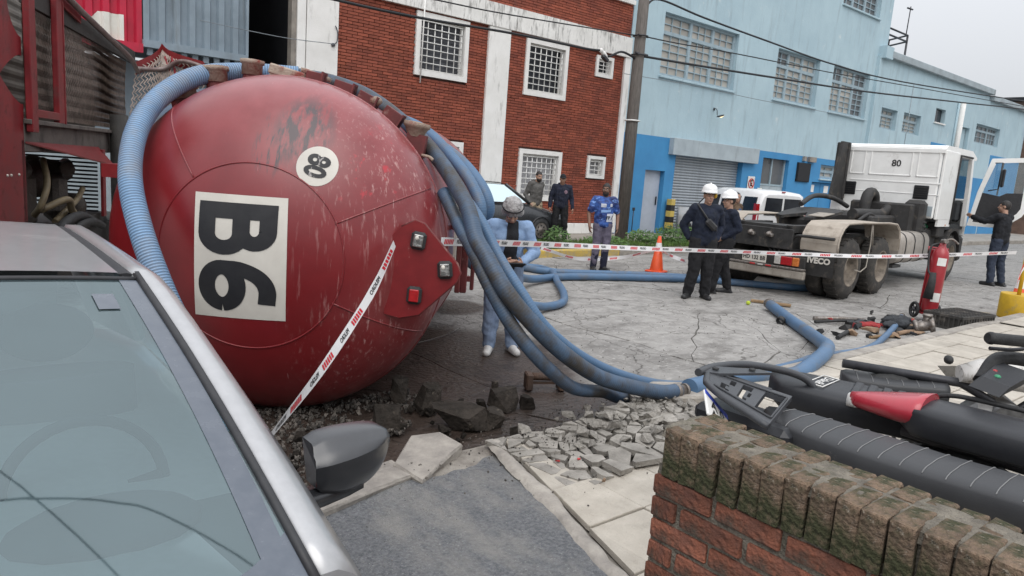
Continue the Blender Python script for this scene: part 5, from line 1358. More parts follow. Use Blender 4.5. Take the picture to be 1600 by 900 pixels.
for o in vars_ + cv: o.location.z = .4; o.location.x = .13; o.scale = (.9, .9, .5)
y = -.05
k = 0
while y > -2.6:
    for side_ in (0, 1):
        o = copy_of(cv[rw.randrange(5)], wl_); o.scale = (1 if side_ == 0 else .8, 1, 1)
        o.location = ((.058 if side_ == 0 else .178) + rw.uniform(-.004, .004), y + rw.uniform(-.004, .004), .993 + rw.uniform(-.004, .003)); o.rotation_euler = (rw.uniform(-.03, .03), rw.uniform(-.02, .02), rw.uniform(-.03, .03)); cnt += 1
    y -= .0605; k += 1
# ================================================================== motorcycles behind the wall
M_mseat = mat('dark_grey_vinyl', (.042, .043, .046), (.035, .036, .039), 6, 5, .48, bump=.08, bscale=250, dirt=((.12, .115, .11), 12, .66, .78, ONE))
M_mseat2 = mat('black_vinyl', (.022, .023, .027), (.018, .019, .022), 6, 5, .42, bump=.08, bscale=250)
M_seam = mat('pale_seam', (.2, .2, .2), (.16, .16, .16), 30, 3, .6)
M_mpl = mat('grey_rack_plastic', (.055, .058, .064), (.045, .047, .052), 12, 5, .42, bump=.1, bscale=120, dirt=((.16, .12, .1), 9, .66, .78, ONE))
M_mred = mat('red_fairing', (.42, .03, .05), (.36, .025, .04), 6, 4, .3, coat=.5)
M_mwht = mat('scraped_white_fairing', (.62, .6, .57), (.48, .46, .43), 6, 7, .45, dirt=((.2, .17, .14), 9, .55, .66, (1, 3, 1)), dirt2=((.05, .045, .04), 16, .63, .7, (1, 4, 1)))
M_mmet = mat('motorcycle_metal', (.2, .2, .2), (.12, .12, .12), 20, 4, .4, metal=.7)
M_blu = mat('plate_blue', (.03, .06, .4), None, 5, 3, .5)
def seat_rings(L, wt, wm, wf, zt, zm, zf, th, n=16, crown=.012, tailr=.5):
    out = []
    for i in range(n + 1):
        t = i / n; y = L * t
        w = (wt + (wm - wt) * min(1, t * 3)) if t < .34 else wm + (wf - wm) * (t - .34) / .66
        z = zt + (zm - zt) * t * 2 if t < .5 else zm + (zf - zm) * (t - .5) * 2
        k = 1
        if t < .14: k = math.sqrt(max(0, 1 - ((.14 - t) / .14) ** 2)) * tailr + (1 - tailr)
        if i == 0: k *= .75
        w *= k; r = []
        for a in range(20):
            an = 2 * PI * a / 20; c, s = math.cos(an), math.sin(an)
            sx = math.copysign(abs(c) ** .32, c) * w / 2; sz = math.copysign(abs(s) ** .42, s)
            r.append(V((sx, y, z + (sz * .5 - .5) * th * (.55 + .45 * k) + (crown * (1 - (2 * sx / w) ** 2) if s > 0 else 0))))
        out.append(r)
    return out
def moto(label, loc, head, seatm, L, ws_, zs, th, seams=0, tailr=.6):
    t = thing('motorcycle', label, 'motorcycle', (loc[0], loc[1], .12), head - PI / 2)
    m = MB(); R = seat_rings(L, ws_[0], ws_[1], ws_[2], zs[0], zs[1], zs[2], th, tailr=tailr)
    for r in R:
        for p in r: p.y -= .3
    m.loft(R); st = m.build('seat', seatm, t)
    if seams:
        for i in range(seams):
            f = (i + 1) / (seams + 1) * (len(R) - 1); a = int(f); b = min(a + 1, len(R) - 1); fr = f - a
            pts = [R[a][k].lerp(R[b][k], fr) + V((0, 0, .0015)) for k in range(2, 9)]
            if len(pts) > 2:
                q = MB(); q.tube(pts, .0026, 4, caps=False); q.build('seam', M_seam, st, fix=False)
    for y, nm in ((0, 'rear_wheel'), (1.3, 'front_wheel')):
        q = MB(); q.lathe([(.2, -.05), (.26, -.055), (.3, -.03), (.3, .03), (.26, .055), (.2, .05)], 24, M=Matrix.Translation(V((0, y, .3))) @ Matrix.Rotation(R_(90), 4, 'Y')); o = q.build('wheel', M_rub, t)
        q = MB(); q.lathe([(.21, -.03), (.19, -.03), (.19, .03), (.21, .03)], 20, M=Matrix.Translation(V((0, y, .3))) @ Matrix.Rotation(R_(90), 4, 'Y'))
        for k in range(6): q.cyl((0, y, .3), (0, y + .2 * math.cos(k * PI / 3), .3 + .2 * math.sin(k * PI / 3)), .012, 5)
        q.build('rim', M_mmet, o)
    q = MB(); q.tube([(0, -.3, .62), (0, .4, .6), (0, .7, .45), (0, 1.0, .75), (0, 1.05, .9)], .03, 8); q.tube([(0, 0, .3), (.09, .1, .4), (.09, .5, .35)], .025, 6); q.tube([(0, 0, .3), (-.09, .1, .4), (-.09, .5, .35)], .025, 6); q.build('frame', M_met, t)
    q = MB(); q.box((0, .6, .36), (.24, .34, .3), bev=.06); q.cyl((-.15, .65, .45), (.15, .65, .45), .09, 12); q.build('engine', M_mmet, t)
    q = MB(); q.tube([(-.07, 1.3, .3), (-.07, 1.1, .85)], .022, 8); q.tube([(.07, 1.3, .3), (.07, 1.1, .85)], .022, 8); q.build('fork', M_mmet, t)
    q = MB(); q.tube([(.14, .5, .35), (.16, .1, .3), (.17, -.3, .42)], [.02, .045, .05], 10); q.build('exhaust', M_pipe, t)
    return t
# A: striped seat with a tail rack and number plate
A = moto('motorcycle nearest the wall with long striped grey seat and slotted tail rack', (3.13, 1.42), R_(-89), M_mseat, 1.5, (.3, .35, .3), (.68, .685, .72), .13, 17)
def wloc(t, p):      # a world point in the thing's own frame
    d = V(p) - t.location; a = -t.rotation_euler.z
    return V((d.x * math.cos(a) - d.y * math.sin(a), d.x * math.sin(a) + d.y * math.cos(a), d.z))
TLc, TRc, FLc, FRc = (wloc(A, p) for p in ((2.74, 1.83, .95), (2.97, 1.98, .95), (2.745, 1.5, .86), (3.24, 1.67, .86)))
def rack(u, v, off=0): return TLc.lerp(TRc, u).lerp(FLc.lerp(FRc, u), v) + V((0, 0, off))
holes_r = [(.24, .5, .2, .27), (.24, .31, .27, .33), (.44, .5, .27, .31), (.56, .78, .3, .37), (.24, .8, .45, .52), (.24, .32, .52, .58), (.62, .8, .52, .58), (.4, .56, .56, .6), (.14, .84, .72, .95)]
def taper(u, v): return .5 + (u - .5) * (1 if v > .25 else .55 + .45 * math.sqrt(max(0, v / .25)))
m = MB()
for a, b, c, d in minus(0, 1, 0, 1, holes_r):
    nn = 3
    for iv in range(nn):
        c2, d2 = c + (d - c) * iv / nn, c + (d - c) * (iv + 1) / nn
        q = [rack(taper(u, v), v, o_) for o_ in (0, -.025) for u, v in ((a, c2), (b, c2), (b, d2), (a, d2))]
        m.add(q, [(0, 1, 2, 3), (7, 6, 5, 4), (0, 4, 5, 1), (1, 5, 6, 2), (2, 6, 7, 3), (3, 7, 4, 0)])
rk = m.build('tail_rack', M_mpl, A)
m = MB(); m.tube([rack(taper(0, 1), 1, -.012)] + [rack(taper(0, 1 - i / 10), 1 - i / 10, -.012) for i in range(1, 11)] + [rack(taper(i / 8, 0), 0, -.012) for i in range(1, 9)] + [rack(taper(1, i / 8), i / 8, -.012) for i in range(1, 7)], .017, 8); m.build('rack_rim', M_mpl, rk)
m = MB(); m.tube([rack(.14, .12, .004), rack(.14, .97, .004)], .006, 5); m.tube([rack(.86, .2, .004), rack(.86, .97, .004)], .006, 5); m.tube([rack(.14, .97, .004), rack(.86, .97, .004)], .006, 5); m.build('rack_moulding', M_mpl, rk)
pb = [wloc(A, p) for p in ((2.87, 1.97, .955), (3.02, 1.99, .955), (3.24, 1.86, .945), (3.26, 1.8, .94), (3.1, 1.85, .945), (2.95, 1.9, .95))]
m = MB(); m.add(pb + [p - V((0, 0, .012)) for p in pb], [list(range(6)), list(range(6, 12))[::-1]] + [[i, (i + 1) % 6, 6 + (i + 1) % 6, 6 + i] for i in range(6)]); br = m.build('rack_bracket', M_mpl, rk)
for p in ((2.98, 1.945, .957), (3.17, 1.86, .95)):
    q = MB(); T = Matrix.Translation(wloc(A, p)); q.lathe([(.017, 0), (.017, .006), (.012, .008), (.001, .008)], 12, M=T); q.build('bolt', M_rub, rk)
m = MB(); m.tube(smooth_path([wloc(A, p) for p in ((2.86, 1.96, .95), (3.06, 2.0, .945), (3.34, 1.98, .925), (3.58, 1.86, .88), (3.66, 1.78, .82), (3.68, 1.74, .7))]), .02, 8); m.build('grab_rail', M_mpl, rk)
pt = Matrix.Translation(wloc(A, (2.72, 1.74, .83))) @ Matrix.Rotation(R_(180 + 25), 4, 'Z') @ Matrix.Rotation(R_(-38), 4, 'X') @ Matrix.Rotation(R_(62), 4, 'Y')
m = MB(); m.box((0, 0, 0), (.19, .012, .17), bev=.004, M=pt); np_ = m.build('number_plate', M_sgn, A)
m = MB(); m.box((0, -.004, .068), (.185, .01, .03), M=pt); m.build('blue_band', M_blu, np_)
for tx, zz in (('A 0', .02), ('A C', -.045)):
    vs_, fs_ = text_mesh(tx, .075, .002); m = MB(); m.add([pt @ V((p[0], -.0075, p[1] + zz)) for p in vs_], fs_); m.build('lettering', M_ink, np_, fix=False)
m = MB(); m.box(wloc(A, (3.03, 1.75, .74)), (.26, .5, .1), bev=.03); m.build('tail_body', M_mseat2, A)
m = MB(); m.box(wloc(A, (3.0, 1.6, .6)), (.14, .12, .08), bev=.03); m.build('tail_light', M_mred, A)
m = MB(); m.tube([wloc(A, p) for p in ((2.78, 1.5, .72), (2.82, 1.2, .6), (2.9, .8, .5))], .02, 8); m.build('side_rail', M_mmet, A)
# B: ribbed black seat with an outlined script
B_ = moto('motorcycle with wide ribbed black seat and small white outlined script', (3.8, 1.76), R_(-72), M_mseat2, 1.35, (.36, .42, .32), (.7, .69, .66), .16, 0, .45)
sb = [c for c in B_.children if c.name.startswith('seat')][0]
for i in range(6):
    q = MB(); q.box((.0, .14 + i * .07, .699), (.26, .05, .026), bev=.01); q.build('seat_rib', M_mseat2, sb)
vs_, fs_ = text_mesh('DakaR', .07, .001)
Tm = Matrix.Translation(V((.0, -.03, .7095))) @ Matrix.Rotation(R_(-12), 4, 'Z')
m = MB(); m.add([Tm @ V((p[0], p[1], 0)) for p in vs_], fs_); m.build('lettering', M_sgn, sb, fix=False)
m = MB()
for (a, b) in (((-.12, -.045), (.12, -.045)), ((.12, -.045), (.13, .045)), ((.13, .045), (-.11, .045)), ((-.11, .045), (-.12, -.045))): m.tube([Tm @ V((a[0], a[1], 0)), Tm @ V((b[0], b[1], 0))], .004, 4)
m.build('script_outline', M_sgn, sb)
m = MB(); q0 = (3.98, .93, .98); 
m.loft([[wloc(B_, (3.93 + a * .14, 1.03 + b * .1, .98 + c_)) for a, b, c_ in ((-1, -.6, 0), (1, -.9, .04), (1, .8, .06), (-1, .7, .02))], [wloc(B_, (3.96 + a * .12, 1.0 + b * .09, 1.03 + c_)) for a, b, c_ in ((-1, -.6, 0), (1, -.9, .04), (1, .8, .06), (-1, .7, .02))]], sm=False); gz = m.build('gauge', M_mseat2, B_)
M_grn = mat('green_tell_tale', (.05, .3, .15), None, 4, 2, .4)
m = MB(); m.ell(wloc(B_, (3.9, 1.02, 1.05)), (.016, .016, .012), 8, 6); m.build('tell_tale', M_grn, gz)
m = MB(); m.ell(wloc(B_, (3.96, 1.05, 1.06)), (.014, .014, .012), 8, 6); m.build('tell_tale', M_rlens, gz)
m = MB(); m.tube([wloc(B_, p) for p in ((3.93, 1.07, 1.225), (4.3, .82, 1.2), (4.6, .6, 1.12))], .014, 8); m.build('handlebar', M_met, B_)
m = MB(); P0, P1 = wloc(B_, (3.9, 1.09, 1.225)), wloc(B_, (4.1, .95, 1.215)); m.tube([P0, P0.lerp(P1, .05), P0.lerp(P1, .1), P0.lerp(P1, .12), P1], [.024, .031, .031, .028, .028], 14); m.build('grip', M_rub, B_)
m = MB(); m.tube(smooth_path([wloc(B_, p) for p in ((4.25, .95, 1.19), (4.12, 1.02, 1.16), (4.0, 1.1, 1.16))]), .01, 6); m.build('brake_lever', M_met, B_)
m = MB(); m.tube(smooth_path([wloc(B_, p) for p in ((3.95, 1.1, 1.0), (4.1, 1.08, 1.1), (4.25, .95, 1.1))]), .035, 8); m.build('cable_boot', M_rub, B_)
# C: plain black seat and red tail
C3 = moto('motorcycle with plain smooth black seat and short red tail', (3.66, 1.0), R_(-87), M_mseat2, 1.2, (.3, .34, .32), (.78, .79, .8), .15, 0, .35)
m = MB()
rr_ = []
for i in range(9):
    t = i / 8; w = .05 + .23 * math.sin(min(1, t * 1.15) * PI / 2); z = .705 + .04 * t
    rr_.append([V((math.copysign(abs(math.cos(a)) ** .7, math.cos(a)) * w / 2, -.56 + .36 * t, z + math.sin(a) * (.036 + .045 * t))) for a in [k * PI / 8 for k in range(16)]])
m.loft(rr_); m.build('tail_fairing', M_mred, C3)
m = MB(); m.loft([[p + V((0, -.012, -.01)) for p in rr_[0]], [p * 1.0 + V((-.01, -.004, -.006)) for p in rr_[1]]]); m.build('tail_light', M_sgn, C3)
m = MB(); m.tube(smooth_path([(-.15, -.3, .74), (-.165, -.18, .8), (-.17, .0, .815), (-.165, .5, .82)]), .012, 8); m.tube(smooth_path([(-.15, -.3, .74), (-.1, -.33, .77)]), .012, 8); m.build('grab_rail', M_rub, C3)
m = MB(); m.tube([(-.172, -.1, .74), (-.15, .2, .75)], .003, 4); m.build('seat_welt', M_rub, C3)
# D: scraped white one behind
D_ = moto('motorcycle with torn striped seat and badly scraped white fairing', (4.85, 1.85), R_(-58), M_mseat, .62, (.26, .28, .24), (.56, .56, .58), .1, 6)
m = MB(); m.loft([[V((math.cos(a) * w * .5, y, z + math.sin(a) * h)) for a in [k * PI / 8 for k in range(16)]] for y, w, z, h in ((.38, .2, .66, .05), (.5, .3, .69, .08), (.75, .34, .7, .1), (1.0, .3, .68, .09), (1.15, .16, .66, .05))]); m.build('tank_fairing', M_mwht, D_)
m = MB(); m.add(*[[V((-.2, .3, .65)), V((-.16, .6, .7)), V((-.22, .9, .66)), V((-.3, .7, .56)), V((-.28, .4, .55))], [(0, 1, 2, 3, 4)]]); m.build('side_panel', M_mwht, D_)
m = MB(); m.tube(smooth_path([(-.28, 1.05, .86), (0, 1.0, .85), (.22, 1.1, .88)]), .013, 8); m.build('handlebar', M_met, D_)
m = MB(); m.tube(smooth_path([(.05, .8, .75), (.06, .85, .86), (.1, .9, .93), (.2, .95, .95)]), .016, 7); m.tube([(.1, .9, .93), (-.02, .86, .94)], .022, 7); m.build('bent_lever', M_stl, D_)
m = MB(); m.ell((-.12, 1.2, .84), (.03, .03, .015), 10, 6); m.ell((-.2, .36, .7), (.05, .03, .03), 8, 6); m.build('round_gauge', M_rub, D_)
for s_ in (0, .1, .2):
    q = MB(); q.tube(smooth_path([(-.2 + s_, .9, .76), (-.1 + s_ * .5, 1.1, .84), (-.15, 1.35, .78 - s_ * .4)]), .009, 5); q.build('control_cable', M_rub, D_)
# ================================================================== tractor unit
M_cabw = mat('white_cab_paint', (.82, .82, .8), (.76, .76, .74), 4, 6, .35, coat=.3, dirt=((.4, .38, .35), 2.2, .6, .82, ONE))
M_chas = mat('grimy_chassis_black', (.035, .034, .034), (.022, .021, .02), 8, 6, .65, bump=.2, bscale=40, dirt=((.13, .11, .09), 5, .55, .75, ONE))
M_fend = mat('dusty_beige_mudguard', (.43, .38, .32), (.33, .285, .235), 5, 7, .75, dirt=((.2, .17, .14), 5, .56, .74, ONE))
M_tyre = mat('dusty_tyre', (.045, .042, .038), (.03, .028, .026), 6, 6, .85, bump=.4, bscale=70, dirt=((.12, .105, .09), 6, .5, .72, ONE))
M_rim = mat('muddy_rim', (.26, .22, .175), (.15, .125, .1), 6, 6, .7, dirt=((.08, .07, .06), 6, .5, .7, ONE))
M_bump = mat('dull_bumper', (.34, .31, .265), (.24, .21, .18), 5, 6, .6, dirt=((.1, .09, .08), 6, .55, .74, (1, 3, 1)))
M_amb = mat('amber_lens', (.55, .17, .04), None, 20, 3, .25, coat=.4)
M_wl = mat('clear_lens', (.5, .48, .45), None, 20, 3, .25, coat=.4)
M_ftank = mat('dusty_fuel_tank', (.4, .37, .33), (.32, .29, .26), 4, 6, .5, metal=.3, dirt=((.22, .19, .165), 4, .55, .78, ONE))
tr = thing('tractor_unit', 'white lorry tractor without trailer, dusty rear mudguards and driver door open', 'truck', (12.74, 5.79, 0), R_(4.5))
ROTX = Matrix.Rotation(R_(90), 4, 'X')
def big_wheel(u, v, dual, front=False, sgn=-1):
    T = Matrix.Translation(V((u, v, .545))) @ Matrix.Rotation(R_(90) * (1 if sgn < 0 else -1), 4, 'X')
    W = .15
    p = [(.29, W), (.33, W + .01), (.45, W), (.52, W - .035), (.545, W - .07), (.545, -W + .07), (.52, -W + .03), (.45, -W), (.3, -W)]
    q = MB(); q.lathe(p, 36, M=T)
    if dual: q.lathe(p, 30, M=T @ Matrix.Translation(V((0, 0, -.33))))
    o = q.build('wheel', M_tyre, tr)
    q = MB()
    for k in range(40):
        a = 2 * PI * k / 40
        q.box((.543 * math.cos(a), .543 * math.sin(a), (-1) ** k * .03), (.022, .05, .15), rot=(0, 0, a), M=T)
    tag(q.build('tread', M_tyre, o), kind='stuff')
    q = MB()
    if dual: q.lathe([(.001, -.06), (.12, -.06), (.2, -.02), (.26, .02), (.275, W - .01), (.3, W + .012), (.31, W)], 30, M=T)
    else: q.lathe([(.001, .06), (.14, .06), (.2, .0), (.26, .06), (.285, W), (.31, W + .01)], 30, M=T)
    q.build('rim', M_rim, o)
    q = MB()
    hz = .06 if dual else .14
    q.lathe([(.13, -.08), (.125, hz - .03), (.08, hz), (.001, hz + .01)], 16, M=T)
    for k in range(8): a = k * PI / 4; q.lathe([(.018, -.04), (.018, .0), (.001, .0)], 6, M=T @ Matrix.Translation(V((.18 * math.cos(a), .18 * math.sin(a), .02 if not dual else -.01))))
    q.build('hub', M_stl if front else M_rim, o)
for u in (-.12, 1.36):
    big_wheel(u, .14, True); big_wheel(u, 2.3, True, sgn=1)
big_wheel(5.92, .16, False, True); big_wheel(5.92, 2.3, False, True, sgn=1)
m = MB()
for v in (.82, 1.62): m.box((2.95, v, .95), (7.8, .09, .26))
for u in (-.3, .6, 1.8, 3, 4.2): m.box((u, 1.22, .95), (.12, .8, .2))
m.build('chassis_rail', M_chas, tr)
m = MB(); m.box((-.96, 1.3, 1.0), (.05, 1.16, .36), bev=.01); m.box((-.6, 1.3, 1.2), (.7, 1.0, .06)); m.box((-.4, .82, 1.18), (1.1, .12, .14), bev=.01); m.box((-.4, 1.72, 1.18), (1.1, .12, .14), bev=.01); m.build('end_plate', M_chas, tr)
for v in (1.15, 1.5):
    m = MB(); m.lathe([(.001, 0), (.055, 0), (.05, .05), (.025, .07), (.03, .1), (.001, .1)], 10, M=Matrix.Translation(V((-.98, v, 1.06))) @ Matrix.Rotation(R_(-90), 4, 'Y')); m.box((-1.02, v - .06, 1.04), (.08, .05, .06), bev=.01); m.build('air_coupling', M_stl, tr)
m = MB()
for a in range(3): m.tube(smooth_path([(-.9, 1.2 - a * .1, .85), (-.95, 1.05 - a * .05, .72), (-.92, .9 + a * .1, .62), (-.85, .95, .8 - a * .04)]), .018, 6)
m.lathe([(.09, -.1), (.1, 0), (.05, .02), (.001, .02)], 14, M=Matrix.Translation(V((-.85, 1.0, .72))) @ Matrix.Rotation(R_(-90), 4, 'Y')); m.build('brake_line', M_chas, tr)
m = MB(); m.lathe([(.1, -.3), (.1, .3)], 16, M=Matrix.Translation(V((-.6, 1.25, .72))) @ Matrix.Rotation(R_(90), 4, 'X')); m.box((.6, 1.22, .6), (2.2, .5, .3), bev=.1); m.cyl((-.12, .3, .545), (-.12, 2.2, .545), .12, 12); m.cyl((1.36, .3, .545), (1.36, 2.2, .545), .12, 12); m.build('axle', M_chas, tr)
m = MB(); m.box((-1.0, 1.3, .62), (.06, 1.75, .2), bev=.01); m.build('lamp_panel', M_chas, tr)
m = MB(); m.box((-1.03, 1.3, .41), (.1, 1.8, .15), bev=.02); m.build('bumper', M_bump, tr)
m = MB(); m.box((-1.05, 1.3, .51), (.08, 1.8, .035), bev=.006); m.build('bumper_strip', M_stl, tr)
for k, v in enumerate((1.35, 1.2, 1.05)):
    m = MB(); m.box((-1.093, v, .51), (.006, .1, .028)); m.build('reflector', M_sred if k != 1 else M_wl, tr)
for v, mt in ((.91, M_wl), (.79, M_rlens), (.70, M_rlens), (.58, M_amb)):
    m = MB(); m.box((-1.04, v, .63), (.06, .115, .15), bev=.01); m.build('tail_lamp', mt, tr)
m = MB(); m.box((-1.05, 1.35, .615), (.015, .46, .15), bev=.004); pl_ = m.build('number_plate', M_lab, tr)
vs_, fs_ = text_mesh('HD 132 BB', .1, .003); m = MB(); m.add([(-1.0595, 1.35 - p[0] * .92, p[1] + .615) for p in vs_], fs_); m.build('lettering', M_ink, pl_, fix=False)
# rear mudguards, one sheet per side
def mudguard(v0, v1, name='mudguard'):
    pr = [(-.86, .86), (-.88, 1.0), (-.84, 1.14), (-.72, 1.28), (-.55, 1.36), (.1, 1.375), (.62, 1.375), (1.4, 1.375), (1.85, 1.35), (2.03, 1.25), (2.12, 1.08), (2.13, .85)]
    pr2 = [(a + (.62 - a) * .02, b - .022) for a, b in pr]
    q = MB(); q.loft([[V((a, v0, b)), V((a, v1, b)), V((c, v1, d)), V((c, v0, d))] for (a, b), (c, d) in zip(pr, pr2)], sm=False)
    o = q.build(name, M_fend, tr)
    q = MB(); q.tube([(a, v0, b) for a, b in pr], .017, 6); q.build('mudguard_rim', M_fend, o)
    return o
mudguard(-.03, .62); mudguard(1.85, 2.5)
m = MB(); m.tube(smooth_path([(-.9, .75, 1.02), (-.93, .66, 1.08), (-.93, .5, 1.09)]) + [V((-.93, .02, 1.09))], .028, 8); m.build('guard_bar', M_chas, tr)
m = MB(); m.tube([(.62, .0, 1.36), (.56, -.04, 1.0), (.45, -.06, .58), (.2, -.06, .5), (-.02, -.04, .54)], .013, 5); m.tube([(.66, .0, 1.36), (.7, -.03, .95)], .012, 5); m.build('valve_hose', M_bump, tr)
for v0, v1 in ((-.0, .56), (1.9, 2.46)):
    m = MB(); m.grid(lambda a, b: V((-.84 - .03 * math.sin(b * 2.5), v0 + (v1 - v0) * a, .42 + .44 * b)), 6, 6); m.grid(lambda a, b: V((-.83 - .03 * math.sin(b * 2.5), v0 + (v1 - v0) * a, .42 + .44 * b)), 6, 6); fl = m.build('mud_flap', M_chas, tr)
    vs_, fs_ = text_mesh('IVECO', .135, .007); m = MB(); m.add([(-.885, (v0 + v1) / 2 - .02 - p[0] * 1.02, p[1] + .69) for p in vs_], fs_); m.build('lettering', M_lab, fl, fix=False)
    m = MB()
    for k in range(3): m.add([(-.883, (v0 + v1) / 2 + .04 - k * .035 + d, z) for d, z in ((0, .775), (-.02, .775), (-.05, .825), (-.03, .825))], [(0, 1, 2, 3)])
    m.build('emblem', M_yel, fl, fix=False)
# fifth wheel
m = MB(); T = Matrix.Translation(V((.75, 1.22, 1.42))) @ Matrix.Rotation(R_(-7), 4, 'Y')
m.prism([(-.75, .22), (-.68, .36), (-.2, .46), (.4, .46), (.62, .3), (.66, 0), (.62, -.3), (.4, -.46), (-.2, -.46), (-.68, -.36), (-.75, -.22), (-.3, -.06), (-.12, 0), (-.3, .06)], .055, T); m.build('fifth_wheel', M_chas, tr)
m = MB(); m.box((.75, 1.22, 1.25), (.6, 1.0, .22), bev=.05); m.box((.75, 1.22, 1.12), (1.0, 1.1, .1), bev=.02); m.build('fifth_wheel_base', M_chas, tr)
m = MB(); m.box((.4, .86, 1.445), (.5, .3, .012), rot=(0, R_(-7), 0)); m.build('greased_patch', M_bump, tr)
# behind the cab: intake, hoses, boxes
m = MB(); m.tube(smooth_path([(2.0, .9, 1.47), (2.6, .86, 1.48), (3.1, .84, 1.48), (3.5, .83, 1.5), (3.7, .8, 1.62)]), .11, 12); m.tube(smooth_path([(3.3, 1.15, 1.4), (3.32, 1.15, 1.72), (3.43, 1.15, 1.9), (3.65, 1.15, 1.92), (3.8, 1.15, 1.78), (3.82, 1.15, 1.5)]), .12, 12)
m.build('intake_duct', M_chas, tr)
m = MB(); m.tube(smooth_path([(.9, 1.5, 1.6), (1.6, 1.55, 1.78), (2.4, 1.5, 1.76), (3.0, 1.4, 1.6)]), .05, 8); m.tube(smooth_path([(1.8, .7, 1.35), (2.3, .66, 1.5), (2.8, .66, 1.35)]), .03, 8); m.build('air_hose', M_chas, tr)
m = MB(); m.box((3.9, .95, 1.38), (.5, 1.3, .75), bev=.04); m.box((3.0, 1.25, 1.3), (1.6, 1.3, .35), bev=.05); m.box((4.05, .35, 1.45), (.35, .4, .8), bev=.08); m.build('air_cleaner', M_chas, tr)
m = MB()
for k in range(6): m.lathe([(.2, 0), (.21, .02), (.2, .04)], 14, M=Matrix.Translation(V((4.1, .32, 1.0 + k * .09))))
m.build('filter_housing', M_chas, tr)
# fuel tank
m = MB(); m.loft([[V((u, .33 + .3 * math.copysign(abs(math.cos(a)) ** .6, math.cos(a)), .85 + .33 * math.copysign(abs(math.sin(a)) ** .6, math.sin(a)))) for a in [k * PI / 12 for k in range(24)]] for u in (2.35, 4.25)]); ft = m.build('fuel_tank', M_ftank, tr)
for u in (2.75, 3.3, 3.9):
    m = MB(); m.loft([[V((u + d, .33 + .308 * math.copysign(abs(math.cos(a)) ** .6, math.cos(a)), .85 + .338 * math.copysign(abs(math.sin(a)) ** .6, math.sin(a)))) for a in [k * PI / 12 for k in range(24)]] for d in (-.025, .025)]); m.build('tank_strap', M_chas, ft)
m = MB(); m.box((2.6, .35, .48), (.5, .5, .06)); m.box((4.7, .4, 1.0), (.7, .5, .5), bev=.04); m.build('battery_box', M_chas, tr)
# cab shell, hollow behind the open door
W0, W1, CU0, CU1 = -.02, 2.22, 4.25, 6.85
m = MB(); m.box((CU0 + .04, 1.17, 2.24), (.08, W1 - W0, 1.56), bev=.03); m.build('cab_rear', M_cabw, tr)
cr_ = [o for o in tr.children if o.name.startswith('cab_rear')][0]
for (a, b, c, d) in ((1.62, 1.95, 2.35, 2.95), (.62, 1.52, 2.35, 2.95), (.08, .52, 2.35, 2.95)):
    m = MB()
    for r in ((a, b, c, c + .03), (a, b, d - .03, d), (a, a + .03, c, d), (b - .03, b, c, d)): m.box((CU0 - .004, (r[0] + r[1]) / 2, (r[2] + r[3]) / 2), (.02, r[1] - r[0], r[3] - r[2]), bev=.006)
    m.build('pressed_panel', M_cabw, cr_)
m = MB(); m.box((CU0 - .002, .95, 2.22), (.014, 1.9, .03), bev=.005); m.box((CU0 - .002, .95, 1.98), (.014, 1.9, .02), bev=.005); m.build('pressed_rib', M_cabw, cr_)
for v in (.36, 1.9):
    m = MB(); m.box((CU0 - .01, v, 2.02), (.03, .3, .3), bev=.03); vv = m.build('vent', M_blk, cr_)
    for k in range(5):
        m = MB(); m.box((CU0 - .03, v, 1.92 + k * .05), (.02, .25, .012)); m.build('slat', M_chas, vv)
m = MB(); m.box((CU0 - .004, .33, 1.62), (.01, .5, .22), bev=.003); m.build('grey_patch', M_hood, cr_)
vs_, fs_ = text_mesh('80', .2, .004); m = MB(); m.add([(CU0 - .008, .95 - p[0], p[1] + 2.62) for p in vs_], fs_); m.build('lettering', M_ink, cr_, fix=False)
m = MB(); m.loft([[V((u, W0 + .02, z)) for u, z in ((4.23, 2.96), (4.38, 3.05), (6.3, 3.06), (6.75, 2.92), (6.7, 2.86), (4.23, 2.88))], [V((u, W1 - .02, z)) for u, z in ((4.23, 2.96), (4.38, 3.05), (6.3, 3.06), (6.75, 2.92), (6.7, 2.86), (4.23, 2.88))]], sm=False); m.build('cab_roof', M_cabw, tr)
for v, d in ((W0, 1), (W1, -1)):
    m = MB(); m.box((4.78, v + .03 * d, 2.2), (1.02, .06, 1.5), bev=.015); m.box((4.9, v + .03 * d, 1.4), (.9, .05, .2)); m.build('cab_side', M_cabw, tr)
    m = MB(); m.loft([[V((6.5, v, 1.3)), V((6.72, v, 1.3)), V((6.72, v + .08 * d, 1.3)), V((6.5, v + .08 * d, 1.3))], [V((6.42, v, 2.2)), V((6.62, v, 2.2)), V((6.62, v + .08 * d, 2.2)), V((6.42, v + .08 * d, 2.2))], [V((6.28, v, 2.92)), V((6.42, v, 2.92)), V((6.42, v + .08 * d, 2.92)), V((6.28, v + .08 * d, 2.92))]], sm=False); m.build('front_pillar', M_cabw, tr)
    m = MB(); m.tube([(5.3, v - .01 * d, 1.35), (5.3, v - .01 * d, 2.9), (6.25, v - .01 * d, 2.9)], .025, 6); m.build('door_seal', M_rub, tr)
m = MB(); m.box((6.8, 1.17, 1.5), (.1, 2.3, .9), bev=.03); m.build('cab_front', M_cabw, tr)
m = MB(); m.add([(6.72, .05, 1.95), (6.72, 2.3, 1.95), (6.42, 2.3, 2.9), (6.42, .05, 2.9)], [(0, 1, 2, 3)]); m.build('windscreen', M_glass, tr, fix=False)
m = MB(); m.box((5.9, 1.17, 1.28), (1.9, 2.2, .12)); m.box((6.55, 1.17, 1.65), (.3, 2.1, .5), bev=.05); m.build('cab_floor', M_intd, tr)
